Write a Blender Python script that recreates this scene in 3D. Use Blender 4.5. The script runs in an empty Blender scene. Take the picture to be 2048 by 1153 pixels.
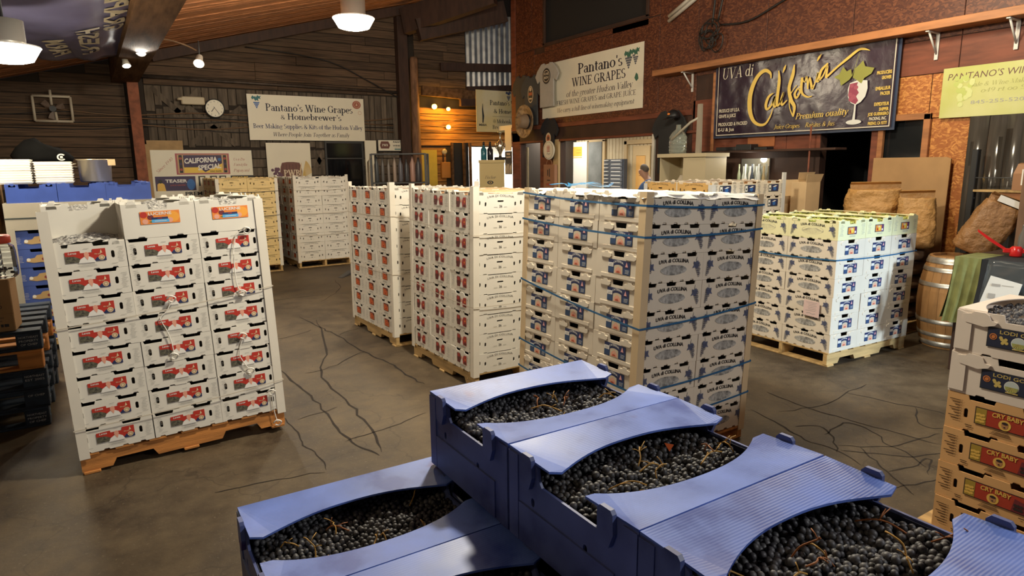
import bpy, math, random
from mathutils import Vector, Matrix, noise
from mathutils.geometry import tessellate_polygon
rnd = random.Random(7)
PI = math.pi
scene = bpy.context.scene
COL = scene.collection

# ------------------------------------------------------------------ camera
F_PX, PITCH, ROLL, CAM_H, YAW = 1300.0, math.radians(10.68), math.radians(-0.62), 1.81, math.radians(58)
fwd0 = Vector((math.cos(YAW), math.sin(YAW), 0)); right0 = Vector((math.sin(YAW), -math.cos(YAW), 0)); up0 = Vector((0, 0, 1))
cfwd = fwd0*math.cos(PITCH) - up0*math.sin(PITCH)
cup = fwd0*math.sin(PITCH) + up0*math.cos(PITCH)
cright = right0*math.cos(ROLL) + cup*math.sin(ROLL)
cup = -right0*math.sin(ROLL) + cup*math.cos(ROLL)
cam_data = bpy.data.cameras.new('camera'); cam = bpy.data.objects.new('camera', cam_data); COL.objects.link(cam)
cam_data.sensor_width = 36; cam_data.lens = F_PX/2048*36; cam_data.clip_start = 0.05; cam_data.clip_end = 200
cam.matrix_world = Matrix(((cright.x, cup.x, -cfwd.x, 0), (cright.y, cup.y, -cfwd.y, 0), (cright.z, cup.z, -cfwd.z, CAM_H), (0, 0, 0, 1)))
scene.camera = cam

# ------------------------------------------------------------------ world, lights, exposure
world = bpy.data.worlds.new('world'); scene.world = world; world.use_nodes = True
bg = world.node_tree.nodes['Background']; bg.inputs[0].default_value = (0.74, 0.83, 1.0, 1); bg.inputs[1].default_value = 0.11
def lamp(kind, name, loc, energy, color, size=0.3, target=None, spot=None, blend=0.3, size_y=None):
    d = bpy.data.lights.new(name, kind); o = bpy.data.objects.new(name, d); COL.objects.link(o)
    o.location = loc; d.energy = energy; d.color = color
    if kind == 'AREA':
        d.size = size
        if size_y: d.shape = 'RECTANGLE'; d.size_y = size_y
    else: d.shadow_soft_size = size
    if spot: d.spot_size = math.radians(spot); d.spot_blend = blend
    if target is not None: o.rotation_euler = (Vector(target)-Vector(loc)).to_track_quat('-Z', 'Y').to_euler()
    return o
WARM = (1.0, 0.80, 0.52); NEUT = (1.0, 0.93, 0.80); COOL = (0.72, 0.86, 1.0)
# high-bay lamps over aisle and barrel; two unseen fill lights added behind the photographer
lamp('POINT', 'highbay_light_over_aisle', (2.2, 3.25, 3.6), 400, (1.0, 0.91, 0.72), 0.14)
lamp('POINT', 'highbay_light_over_barrel', (5.9, 3.6, 3.8), 150, (1.0, 0.86, 0.62), 0.16)
lamp('POINT', 'highbay_light_behind', (-2.4, 0.6, 3.0), 65, WARM, 0.2)  # added warm fill behind the camera, not a known lamp
lamp('POINT', 'highbay_light_near_door', (3.4, -2.2, 3.6), 235, (0.96, 0.97, 0.97), 0.2)  # added fill to lift the near stack's right-hand face
# daylight reaching in from the loading door far behind, to the right
lamp('SPOT', 'daylight_from_loading_door', (5.2, -4.6, 2.7), 2500, (0.66, 0.84, 1.0), 0.22, target=(5.45, 3.0, 0.70), spot=15.5, blend=0.4)
scene.view_settings.view_transform = 'Standard'; scene.view_settings.look = 'None'
scene.view_settings.exposure = 0.35; scene.view_settings.gamma = 1.0; scene.view_settings.use_curve_mapping = False

# ------------------------------------------------------------------ materials
MATS = {}
def nt(m): m.use_nodes = True; return m.node_tree.nodes, m.node_tree.links
def mat(name, col, rough=0.6, metal=0.0, var=0.0, scale=8.0, bump=0.0, bscale=40.0, stretch=(1, 1, 1), col2=None, emit=None, estr=0.0, spec=None, rand=0.0, trans=0.0, ior=1.45, alpha=None, coat=0.0):
    if name in MATS: return MATS[name]
    m = bpy.data.materials.new(name); n, l = nt(m); b = n['Principled BSDF']; MATS[name] = m
    c = tuple(col)+(1,); b.inputs['Base Color'].default_value = c
    b.inputs['Roughness'].default_value = rough; b.inputs['Metallic'].default_value = metal
    if spec is not None: b.inputs['Specular IOR Level'].default_value = spec
    if coat: b.inputs['Coat Weight'].default_value = coat; b.inputs['Coat Roughness'].default_value = 0.15
    if trans: b.inputs['Transmission Weight'].default_value = trans; b.inputs['IOR'].default_value = ior
    if alpha is not None: b.inputs['Alpha'].default_value = alpha
    if emit: b.inputs['Emission Color'].default_value = tuple(emit)+(1,); b.inputs['Emission Strength'].default_value = estr
    if var or bump or col2 or rand:
        tc = n.new('ShaderNodeTexCoord'); mp = n.new('ShaderNodeMapping'); mp.inputs['Scale'].default_value = stretch
        l.new(tc.outputs['Object'], mp.inputs[0])
        src = mp.outputs[0]
        if rand:
            oi = n.new('ShaderNodeObjectInfo'); ad = n.new('ShaderNodeVectorMath'); ad.operation = 'MULTIPLY_ADD'
            l.new(oi.outputs['Random'], ad.inputs[0]); ad.inputs[1].default_value = (37, 53, 71); l.new(src, ad.inputs[2]); src = ad.outputs[0]
        no = n.new('ShaderNodeTexNoise'); no.inputs['Scale'].default_value = scale; no.inputs['Detail'].default_value = 5; l.new(src, no.inputs['Vector'])
        mx = n.new('ShaderNodeMix'); mx.data_type = 'RGBA'
        c2 = tuple(col2)+(1,) if col2 else tuple(x*(1-var) for x in col)+(1,)
        rp = n.new('ShaderNodeValToRGB'); rp.color_ramp.elements[0].position = 0.38; rp.color_ramp.elements[1].position = 0.66
        l.new(no.outputs['Fac'], rp.inputs[0]); l.new(rp.outputs[0], mx.inputs[0]); mx.inputs[6].default_value = c; mx.inputs[7].default_value = c2
        out = mx.outputs[2]
        if rand:
            hs = n.new('ShaderNodeHueSaturation'); mr = n.new('ShaderNodeMapRange'); mr.inputs[3].default_value = 1-rand; mr.inputs[4].default_value = 1+rand
            l.new(oi.outputs['Random'], mr.inputs[0]); l.new(mr.outputs[0], hs.inputs['Value']); l.new(out, hs.inputs['Color']); out = hs.outputs[0]
        l.new(out, b.inputs['Base Color'])
        if bump:
            nb = n.new('ShaderNodeTexNoise'); nb.inputs['Scale'].default_value = bscale; nb.inputs['Detail'].default_value = 4; l.new(src, nb.inputs['Vector'])
            bp = n.new('ShaderNodeBump'); bp.inputs['Strength'].default_value = bump; bp.inputs['Distance'].default_value = 0.03 if bump >= 1 else 0.01
            l.new(nb.outputs['Fac'], bp.inputs['Height']); l.new(bp.outputs[0], b.inputs['Normal'])
    return m
def flat(name, col, rough=0.55): return mat(name, col, rough)

def emitter(name, col, s):
    if name in MATS: return MATS[name]
    m = bpy.data.materials.new(name); n, l = nt(m); MATS[name] = m
    b = n['Principled BSDF']; b.inputs['Base Color'].default_value = tuple(col)+(1,); b.inputs['Emission Color'].default_value = tuple(col)+(1,); b.inputs['Emission Strength'].default_value = s
    return m
W_WOOD = mat('weathered_board', (0.125, 0.074, 0.042), 0.85, var=0.6, scale=6, stretch=(0.35, 4, 9), bump=0.35, bscale=22, rand=0.28)
W_WOOD2 = mat('grey_lath_board', (0.14, 0.108, 0.078), 0.85, var=0.5, scale=5, stretch=(4, 4, 0.4), bump=0.3, bscale=20, rand=0.25)
CEIL_W = mat('ceiling_board', (0.55, 0.22, 0.085), 0.7, var=0.45, scale=4, stretch=(0.5, 5, 5), bump=0.3, bscale=25, rand=0.25)
BEAM_W = mat('rough_beam_wood', (0.15, 0.082, 0.042), 0.95, spec=0.1, var=0.5, scale=4, stretch=(3, 0.4, 3), bump=0.4, bscale=18)
DARK_W = mat('dark_brown_wood', (0.055, 0.024, 0.014), 0.7, var=0.4, scale=5, stretch=(3, 0.6, 0.6), bump=0.15)
RED_W = mat('red_stained_trim', (0.20, 0.055, 0.025), 0.65, var=0.4, scale=6, stretch=(3, 0.5, 3))
POST_R = mat('rusty_red_post', (0.30, 0.095, 0.045), 0.75, var=0.45, scale=9, bump=0.2)
PINE = mat('pine_pallet_wood', (0.62, 0.41, 0.17), 0.7, var=0.35, scale=5, stretch=(0.6, 5, 5), bump=0.2, rand=0.15)
ORANGE_P = mat('orange_pallet_wood', (0.62, 0.25, 0.06), 0.7, var=0.4, scale=5, stretch=(0.6, 5, 5), bump=0.2, rand=0.12)
BLUE_P = mat('blue_painted_pallet_wood', (0.026, 0.045, 0.08), 0.75, var=0.5, scale=7, bump=0.2, rand=0.3)
SHELF_W = mat('shelf_board', (0.42, 0.17, 0.06), 0.6, var=0.35, scale=6, stretch=(3, .4, 3))
YEL_W = mat('amber_board', (0.50, 0.22, 0.04), 0.7, var=0.5, scale=5, stretch=(.4, 4, 6), bump=0.25, rand=0.2)
PANEL_W = mat('beige_panelling', (0.72, 0.58, 0.36), 0.6, var=0.12)
CARD = mat('brown_cardboard', (0.40, 0.235, 0.10), 0.75, var=0.12, scale=5)
CARD_D = mat('dark_brown_cardboard', (0.33, 0.17, 0.07), 0.75, var=0.15, scale=5)
CARD_L = mat('tan_cardboard', (0.62, 0.44, 0.24), 0.75, var=0.1, scale=5)
CARD_G = mat('grey_cardboard', (0.36, 0.33, 0.27), 0.75, var=0.08, scale=3)
KRAFT = mat('kraft_paper', (0.50, 0.27, 0.085), 0.55, var=0.22, scale=4, bump=1.0, bscale=13)
KRAFT_D = mat('dark_kraft_paper', (0.33, 0.165, 0.06), 0.5, var=0.3, scale=5, bump=1.0, bscale=14)
LUG_W = mat('white_fibreboard', (0.80, 0.765, 0.68), 0.6, var=0.06, scale=3)
LUG_C = mat('cream_fibreboard', (0.76, 0.68, 0.555), 0.6, var=0.07, scale=3)
LUG_Y = mat('yellow_fibreboard', (0.80, 0.60, 0.27), 0.6, var=0.07, scale=3)
LUG_G = mat('pale_yellow_fibreboard', (0.80, 0.77, 0.46), 0.6, var=0.05, scale=3)
LUG_O = mat('orange_kraft_fibreboard', (0.74, 0.42, 0.17), 0.6, var=0.08, scale=4)
POST_C = mat('white_corner_board', (0.78, 0.73, 0.63), 0.65, var=0.06, scale=3)
POST_T = mat('tan_corner_board', (0.66, 0.50, 0.30), 0.65, var=0.08, scale=3)
INK = flat('black_ink', (0.03, 0.03, 0.032), 0.6)
INK_G = flat('grey_ink', (0.34, 0.33, 0.31), 0.6)
INK_GR = mat('grey_drawing_ink', (0.50, 0.49, 0.46), 0.6, var=0.7, scale=42)
INK_B = mat('blue_grape_ink', (0.13, 0.15, 0.26), 0.6, var=0.4, scale=60)
RED = flat('red_print', (0.50, 0.035, 0.02)); ORANGE = flat('orange_print', (0.82, 0.25, 0.04)); YELLOW = flat('yellow_print', (0.85, 0.58, 0.08))
NAVY = flat('navy_print', (0.018, 0.03, 0.11)); BLUE = flat('blue_print', (0.03, 0.14, 0.42)); SKY = flat('light_blue_print', (0.10, 0.42, 0.80))
WHITE_P = flat('white_print', (0.85, 0.83, 0.78)); PINK = flat('peach_print', (0.80, 0.38, 0.27)); MAROON = flat('maroon_print', (0.18, 0.025, 0.03))
GREEN = flat('green_print', (0.10, 0.24, 0.07)); TEAL = flat('teal_print', (0.02, 0.16, 0.18)); GOLD = flat('gold_print', (0.80, 0.50, 0.10)); PURPLE = flat('purple_print', (0.13, 0.03, 0.12))
DKGRAPE = mat('dark_grape_print', (0.035, 0.03, 0.028), 0.6, col2=(0.16, 0.15, 0.10), scale=90)
BLACK = flat('black_plastic', (0.012, 0.012, 0.013), 0.45); DGREY = flat('dark_grey_plastic', (0.05, 0.052, 0.056), 0.5)
WHITE = mat('white_plastic', (0.86, 0.84, 0.78), 0.35); STEEL = mat('steel', (0.60, 0.53, 0.40), 0.34, 0.75); GALV = mat('galvanised_steel', (0.50, 0.50, 0.48), 0.42, 0.8, var=0.3, scale=20)
BRACK = flat('white_bracket_paint', (0.62, 0.60, 0.56), 0.5)
STRAP = flat('blue_strap_plastic', (0.02, 0.12, 0.27), 0.35); STRAPW = flat('clear_strap_plastic', (0.62, 0.56, 0.46), 0.3)
SIGNW = mat('cream_sign_vinyl', (0.80, 0.75, 0.60), 0.45, var=0.05, scale=2)
LINER = mat('white_liner_paper', (0.86, 0.84, 0.78), 0.5, var=0.04)

# ------------------------------------------------------------------ mesh helpers
def V(*a): return Vector(a)
class MB:
    def __init__(s): s.v = []; s.f = []; s.m = []; s.sm = []; s.k = 0; s.seg = []; s.txt = []
    def lift(s, fr): s.k += 1; return fr[0]+fr[1].cross(fr[2])*(s.k % 60)*.00002   # printed shapes lie on one another like ink layers
    def add(s, vs, fs, m=0, smooth=False):
        k = len(s.v); s.v += [tuple(p) for p in vs]
        for f in fs: s.f.append([k+i for i in f]); s.m.append(m); s.sm.append(smooth)
        return s
    def box(s, x0, y0, z0, x1, y1, z1, m=0):
        vs = [(x, y, z) for z in (z0, z1) for y in (y0, y1) for x in (x0, x1)]
        return s.add(vs, [(0, 2, 3, 1), (4, 5, 7, 6), (0, 1, 5, 4), (2, 6, 7, 3), (0, 4, 6, 2), (1, 3, 7, 5)], m)
    def bev(s, x0, y0, z0, x1, y1, z1, b, m=0):
        # box with chamfered vertical edges and top/bottom rims
        def ring(z, i): return [(x0+b+i, y0+i, z), (x1-b-i, y0+i, z), (x1-i, y0+b+i, z), (x1-i, y1-b-i, z), (x1-b-i, y1-i, z), (x0+b+i, y1-i, z), (x0+i, y1-b-i, z), (x0+i, y0+b+i, z)]
        return s.loft([ring(z0, b*.7), ring(z0+b*.7, 0), ring(z1-b*.7, 0), ring(z1, b*.7)], m, cap=True)
    def loft(s, rings, m=0, cap=True, smooth=False, closed=True):
        n = len(rings[0]); vs = [p for r in rings for p in r]; fs = []
        for i in range(len(rings)-1):
            for j in range(n if closed else n-1):
                a = i*n+j; b = i*n+(j+1) % n; fs.append((a, b, b+n, a+n))
        s.add(vs, fs, m, smooth)
        if cap:
            k = len(s.v)-len(vs)
            s.f.append([k+i for i in range(n)][::-1]); s.m.append(m); s.sm.append(False)
            s.f.append([k+len(vs)-n+i for i in range(n)]); s.m.append(m); s.sm.append(False)
        return s
    def tube(s, path, r, n=8, m=0, smooth=True):
        path = [Vector(p) for p in path]; rs = r if isinstance(r, (list, tuple)) else [r]*len(path); rings = []
        for i, p in enumerate(path):
            t = (path[min(i+1, len(path)-1)]-path[max(i-1, 0)]).normalized()
            a = t.cross(Vector((0, 0, 1)))
            if a.length < 0.05: a = t.cross(Vector((1, 0, 0)))
            a.normalize(); b = t.cross(a)
            rings.append([tuple(p+a*(rs[i]*math.cos(2*PI*j/n))+b*(rs[i]*math.sin(2*PI*j/n))) for j in range(n)])
        return s.loft(rings, m, True, smooth)
    def lathe(s, prof, n=24, m=0, c=(0, 0, 0), smooth=True, cap=True):
        rings = [[(c[0]+r*math.cos(2*PI*j/n), c[1]+r*math.sin(2*PI*j/n), c[2]+z) for j in range(n)] for r, z in prof]
        return s.loft(rings, m, cap, smooth)
    def prism(s, pts, O, U, Vv, d, m=0, holes=()):
        """outline pts (u, v) in the plane O+uU+vV, thickened by the vector d"""
        loops = [list(pts)]+[list(h) for h in holes]; O = Vector(O); U = Vector(U); Vv = Vector(Vv); d = Vector(d)
        tri = tessellate_polygon([[Vector((p[0], p[1], 0)) for p in lp] for lp in loops])
        flatp = [p for lp in loops for p in lp]; N = len(flatp)
        fr = [O+U*p[0]+Vv*p[1] for p in flatp]; bk = [q+d for q in fr]
        fs = []; nrm = U.cross(Vv); flip = nrm.dot(d) > 0
        for t in tri:
            a, b, c = t
            pa, pb, pc = flatp[a], flatp[b], flatp[c]
            ccw = (pb[0]-pa[0])*(pc[1]-pa[1])-(pb[1]-pa[1])*(pc[0]-pa[0]) > 0
            if not ccw: b, c = c, b
            f0 = (a, b, c); f1 = (N+a, N+c, N+b)
            if flip: f0 = f0[::-1]; f1 = f1[::-1]
            fs += [f0, f1]
        k = 0
        for lp in loops:
            n = len(lp)
            for i in range(n):
                j = (i+1) % n; fs.append((k+i, N+k+i, N+k+j, k+j))
            k += n
        return s.add(fr+bk, fs, m)
    def flat2(s, pts, fr, m=0):
        O, U, Vv = fr; O = s.lift(fr); return s.add([O+U*p[0]+Vv*p[1] for p in pts], [tuple(range(len(pts)))], m)
    def rect(s, fr, u0, v0, u1, v1, m=0): return s.flat2([(u0, v0), (u1, v0), (u1, v1), (u0, v1)], fr, m)
    def disc(s, fr, cu, cv, ru, rv=None, m=0, n=16): 
        rv = rv or ru; return s.flat2([(cu+ru*math.cos(2*PI*i/n), cv+rv*math.sin(2*PI*i/n)) for i in range(n)], fr, m)
    def ring2(s, fr, cu, cv, r0, r1, m=0, n=16, sy=1.0):
        O, U, Vv = fr; O = s.lift(fr)
        vs = [O+U*(cu+r*math.cos(2*PI*i/n))+Vv*(cv+sy*r*math.sin(2*PI*i/n)) for r in (r0, r1) for i in range(n)]
        return s.add(vs, [(i, (i+1) % n, n+(i+1) % n, n+i) for i in range(n)], m)
    def stroke(s, fr, pts, m=0):
        """variable-width ribbon, pts = (u, v, w)"""
        O, U, Vv = fr; O = s.lift(fr); L = []; R = []
        for i, (u, v, w) in enumerate(pts):
            a = pts[max(i-1, 0)]; b = pts[min(i+1, len(pts)-1)]; t = Vector((b[0]-a[0], b[1]-a[1]))
            if t.length < 1e-9: t = Vector((1, 0))
            t.normalize(); n = Vector((-t.y, t.x))*(w/2)
            L.append(O+U*(u+n.x)+Vv*(v+n.y)); R.append(O+U*(u-n.x)+Vv*(v-n.y))
        k = len(pts); return s.add(L+R, [(i, k+i, k+i+1, i+1) for i in range(k-1)], m)
    def mesh(s, name, mats):
        me = bpy.data.meshes.new(name); me.from_pydata(s.v, [], s.f)
        for x in mats: me.materials.append(x)
        me.polygons.foreach_set('material_index', s.m); me.polygons.foreach_set('use_smooth', s.sm); me.update()
        return me
    def part(s, name, mats, idx):
        q = MB(); ix = {}
        for k in idx:
            for i in s.f[k]:
                if i not in ix: ix[i] = len(q.v); q.v.append(s.v[i])
            q.f.append([ix[i] for i in s.f[k]]); q.m.append(s.m[k]); q.sm.append(s.sm[k])
        return q.mesh(name, mats)
    def label_mesh(s, mats):
        """(sticker, [its lines of lettering])"""
        tx = set(i for a, b in s.txt for i in range(a, b))
        return s.part('label', mats, [i for i in range(len(s.f)) if i not in tx]), [s.part('lettering', mats, range(a, b)) for a, b in s.txt]
    def lines(s, name, mats, parent=None):
        """one object per written line (shapes drawn after a line stay with it)"""
        cut = s.seg+[len(s.f)]; cut[0] = 0
        for a, b in zip(cut, cut[1:]):
            q = MB(); ix = {}
            for f, mm in zip(s.f[a:b], s.m[a:b]):
                for i in f:
                    if i not in ix: ix[i] = len(q.v); q.v.append(s.v[i])
                q.f.append([ix[i] for i in f]); q.m.append(mm); q.sm.append(False)
            q.build(name, mats, parent)
    def build(s, name, mats, parent=None, loc=(0, 0, 0), rz=0, **tg):
        if not isinstance(mats, (list, tuple)): mats = [mats]
        return obj(name, s.mesh(name, mats), parent, loc, rz, **tg)
def obj(name, data, parent=None, loc=(0, 0, 0), rz=0, label=None, cat=None, group=None, kind=None):
    o = bpy.data.objects.new(name, data); COL.objects.link(o); o.location = loc; o.rotation_euler = (0, 0, rz)
    if parent is not None: o.parent = parent
    if label: o['label'] = label
    if cat: o['category'] = cat
    if group: o['group'] = group
    if kind: o['kind'] = kind
    return o
def thing(name, label, cat, loc=(0, 0, 0), rz=0, group=None): return obj(name, None, None, loc, rz, label, cat, group)
def tagmat(o, M):
    o.matrix_world = M
def smoothpath(pts, k=4):
    """Catmull-Rom through points of any dimension"""
    out = []; n = len(pts)
    for i in range(n-1):
        p0, p1, p2, p3 = pts[max(i-1, 0)], pts[i], pts[i+1], pts[min(i+2, n-1)]
        for j in range(k):
            t = j/k; out.append(tuple(0.5*((2*b)+(-a+c)*t+(2*a-5*b+4*c-d)*t*t+(-a+3*b-3*c+d)*t**3) for a, b, c, d in zip(p0, p1, p2, p3)))
    out.append(tuple(pts[-1])); return out

# ------------------------------------------------------------------ lettering
_TC = {}
def sans(text, bold=0.0):
    key = (text, bold)
    if key not in _TC:
        c = bpy.data.curves.new('t', 'FONT'); c.body = text; c.size = 1; c.resolution_u = 2; c.offset = bold; c.align_x = 'LEFT'
        o = bpy.data.objects.new('t', c); me = bpy.data.meshes.new_from_object(o)
        vs = [(v.co.x, v.co.y) for v in me.vertices]; fs = [tuple(p.vertices) for p in me.polygons]
        bpy.data.objects.remove(o); bpy.data.curves.remove(c); bpy.data.meshes.remove(me)
        _TC[key] = (vs, fs)
    return _TC[key]
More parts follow.
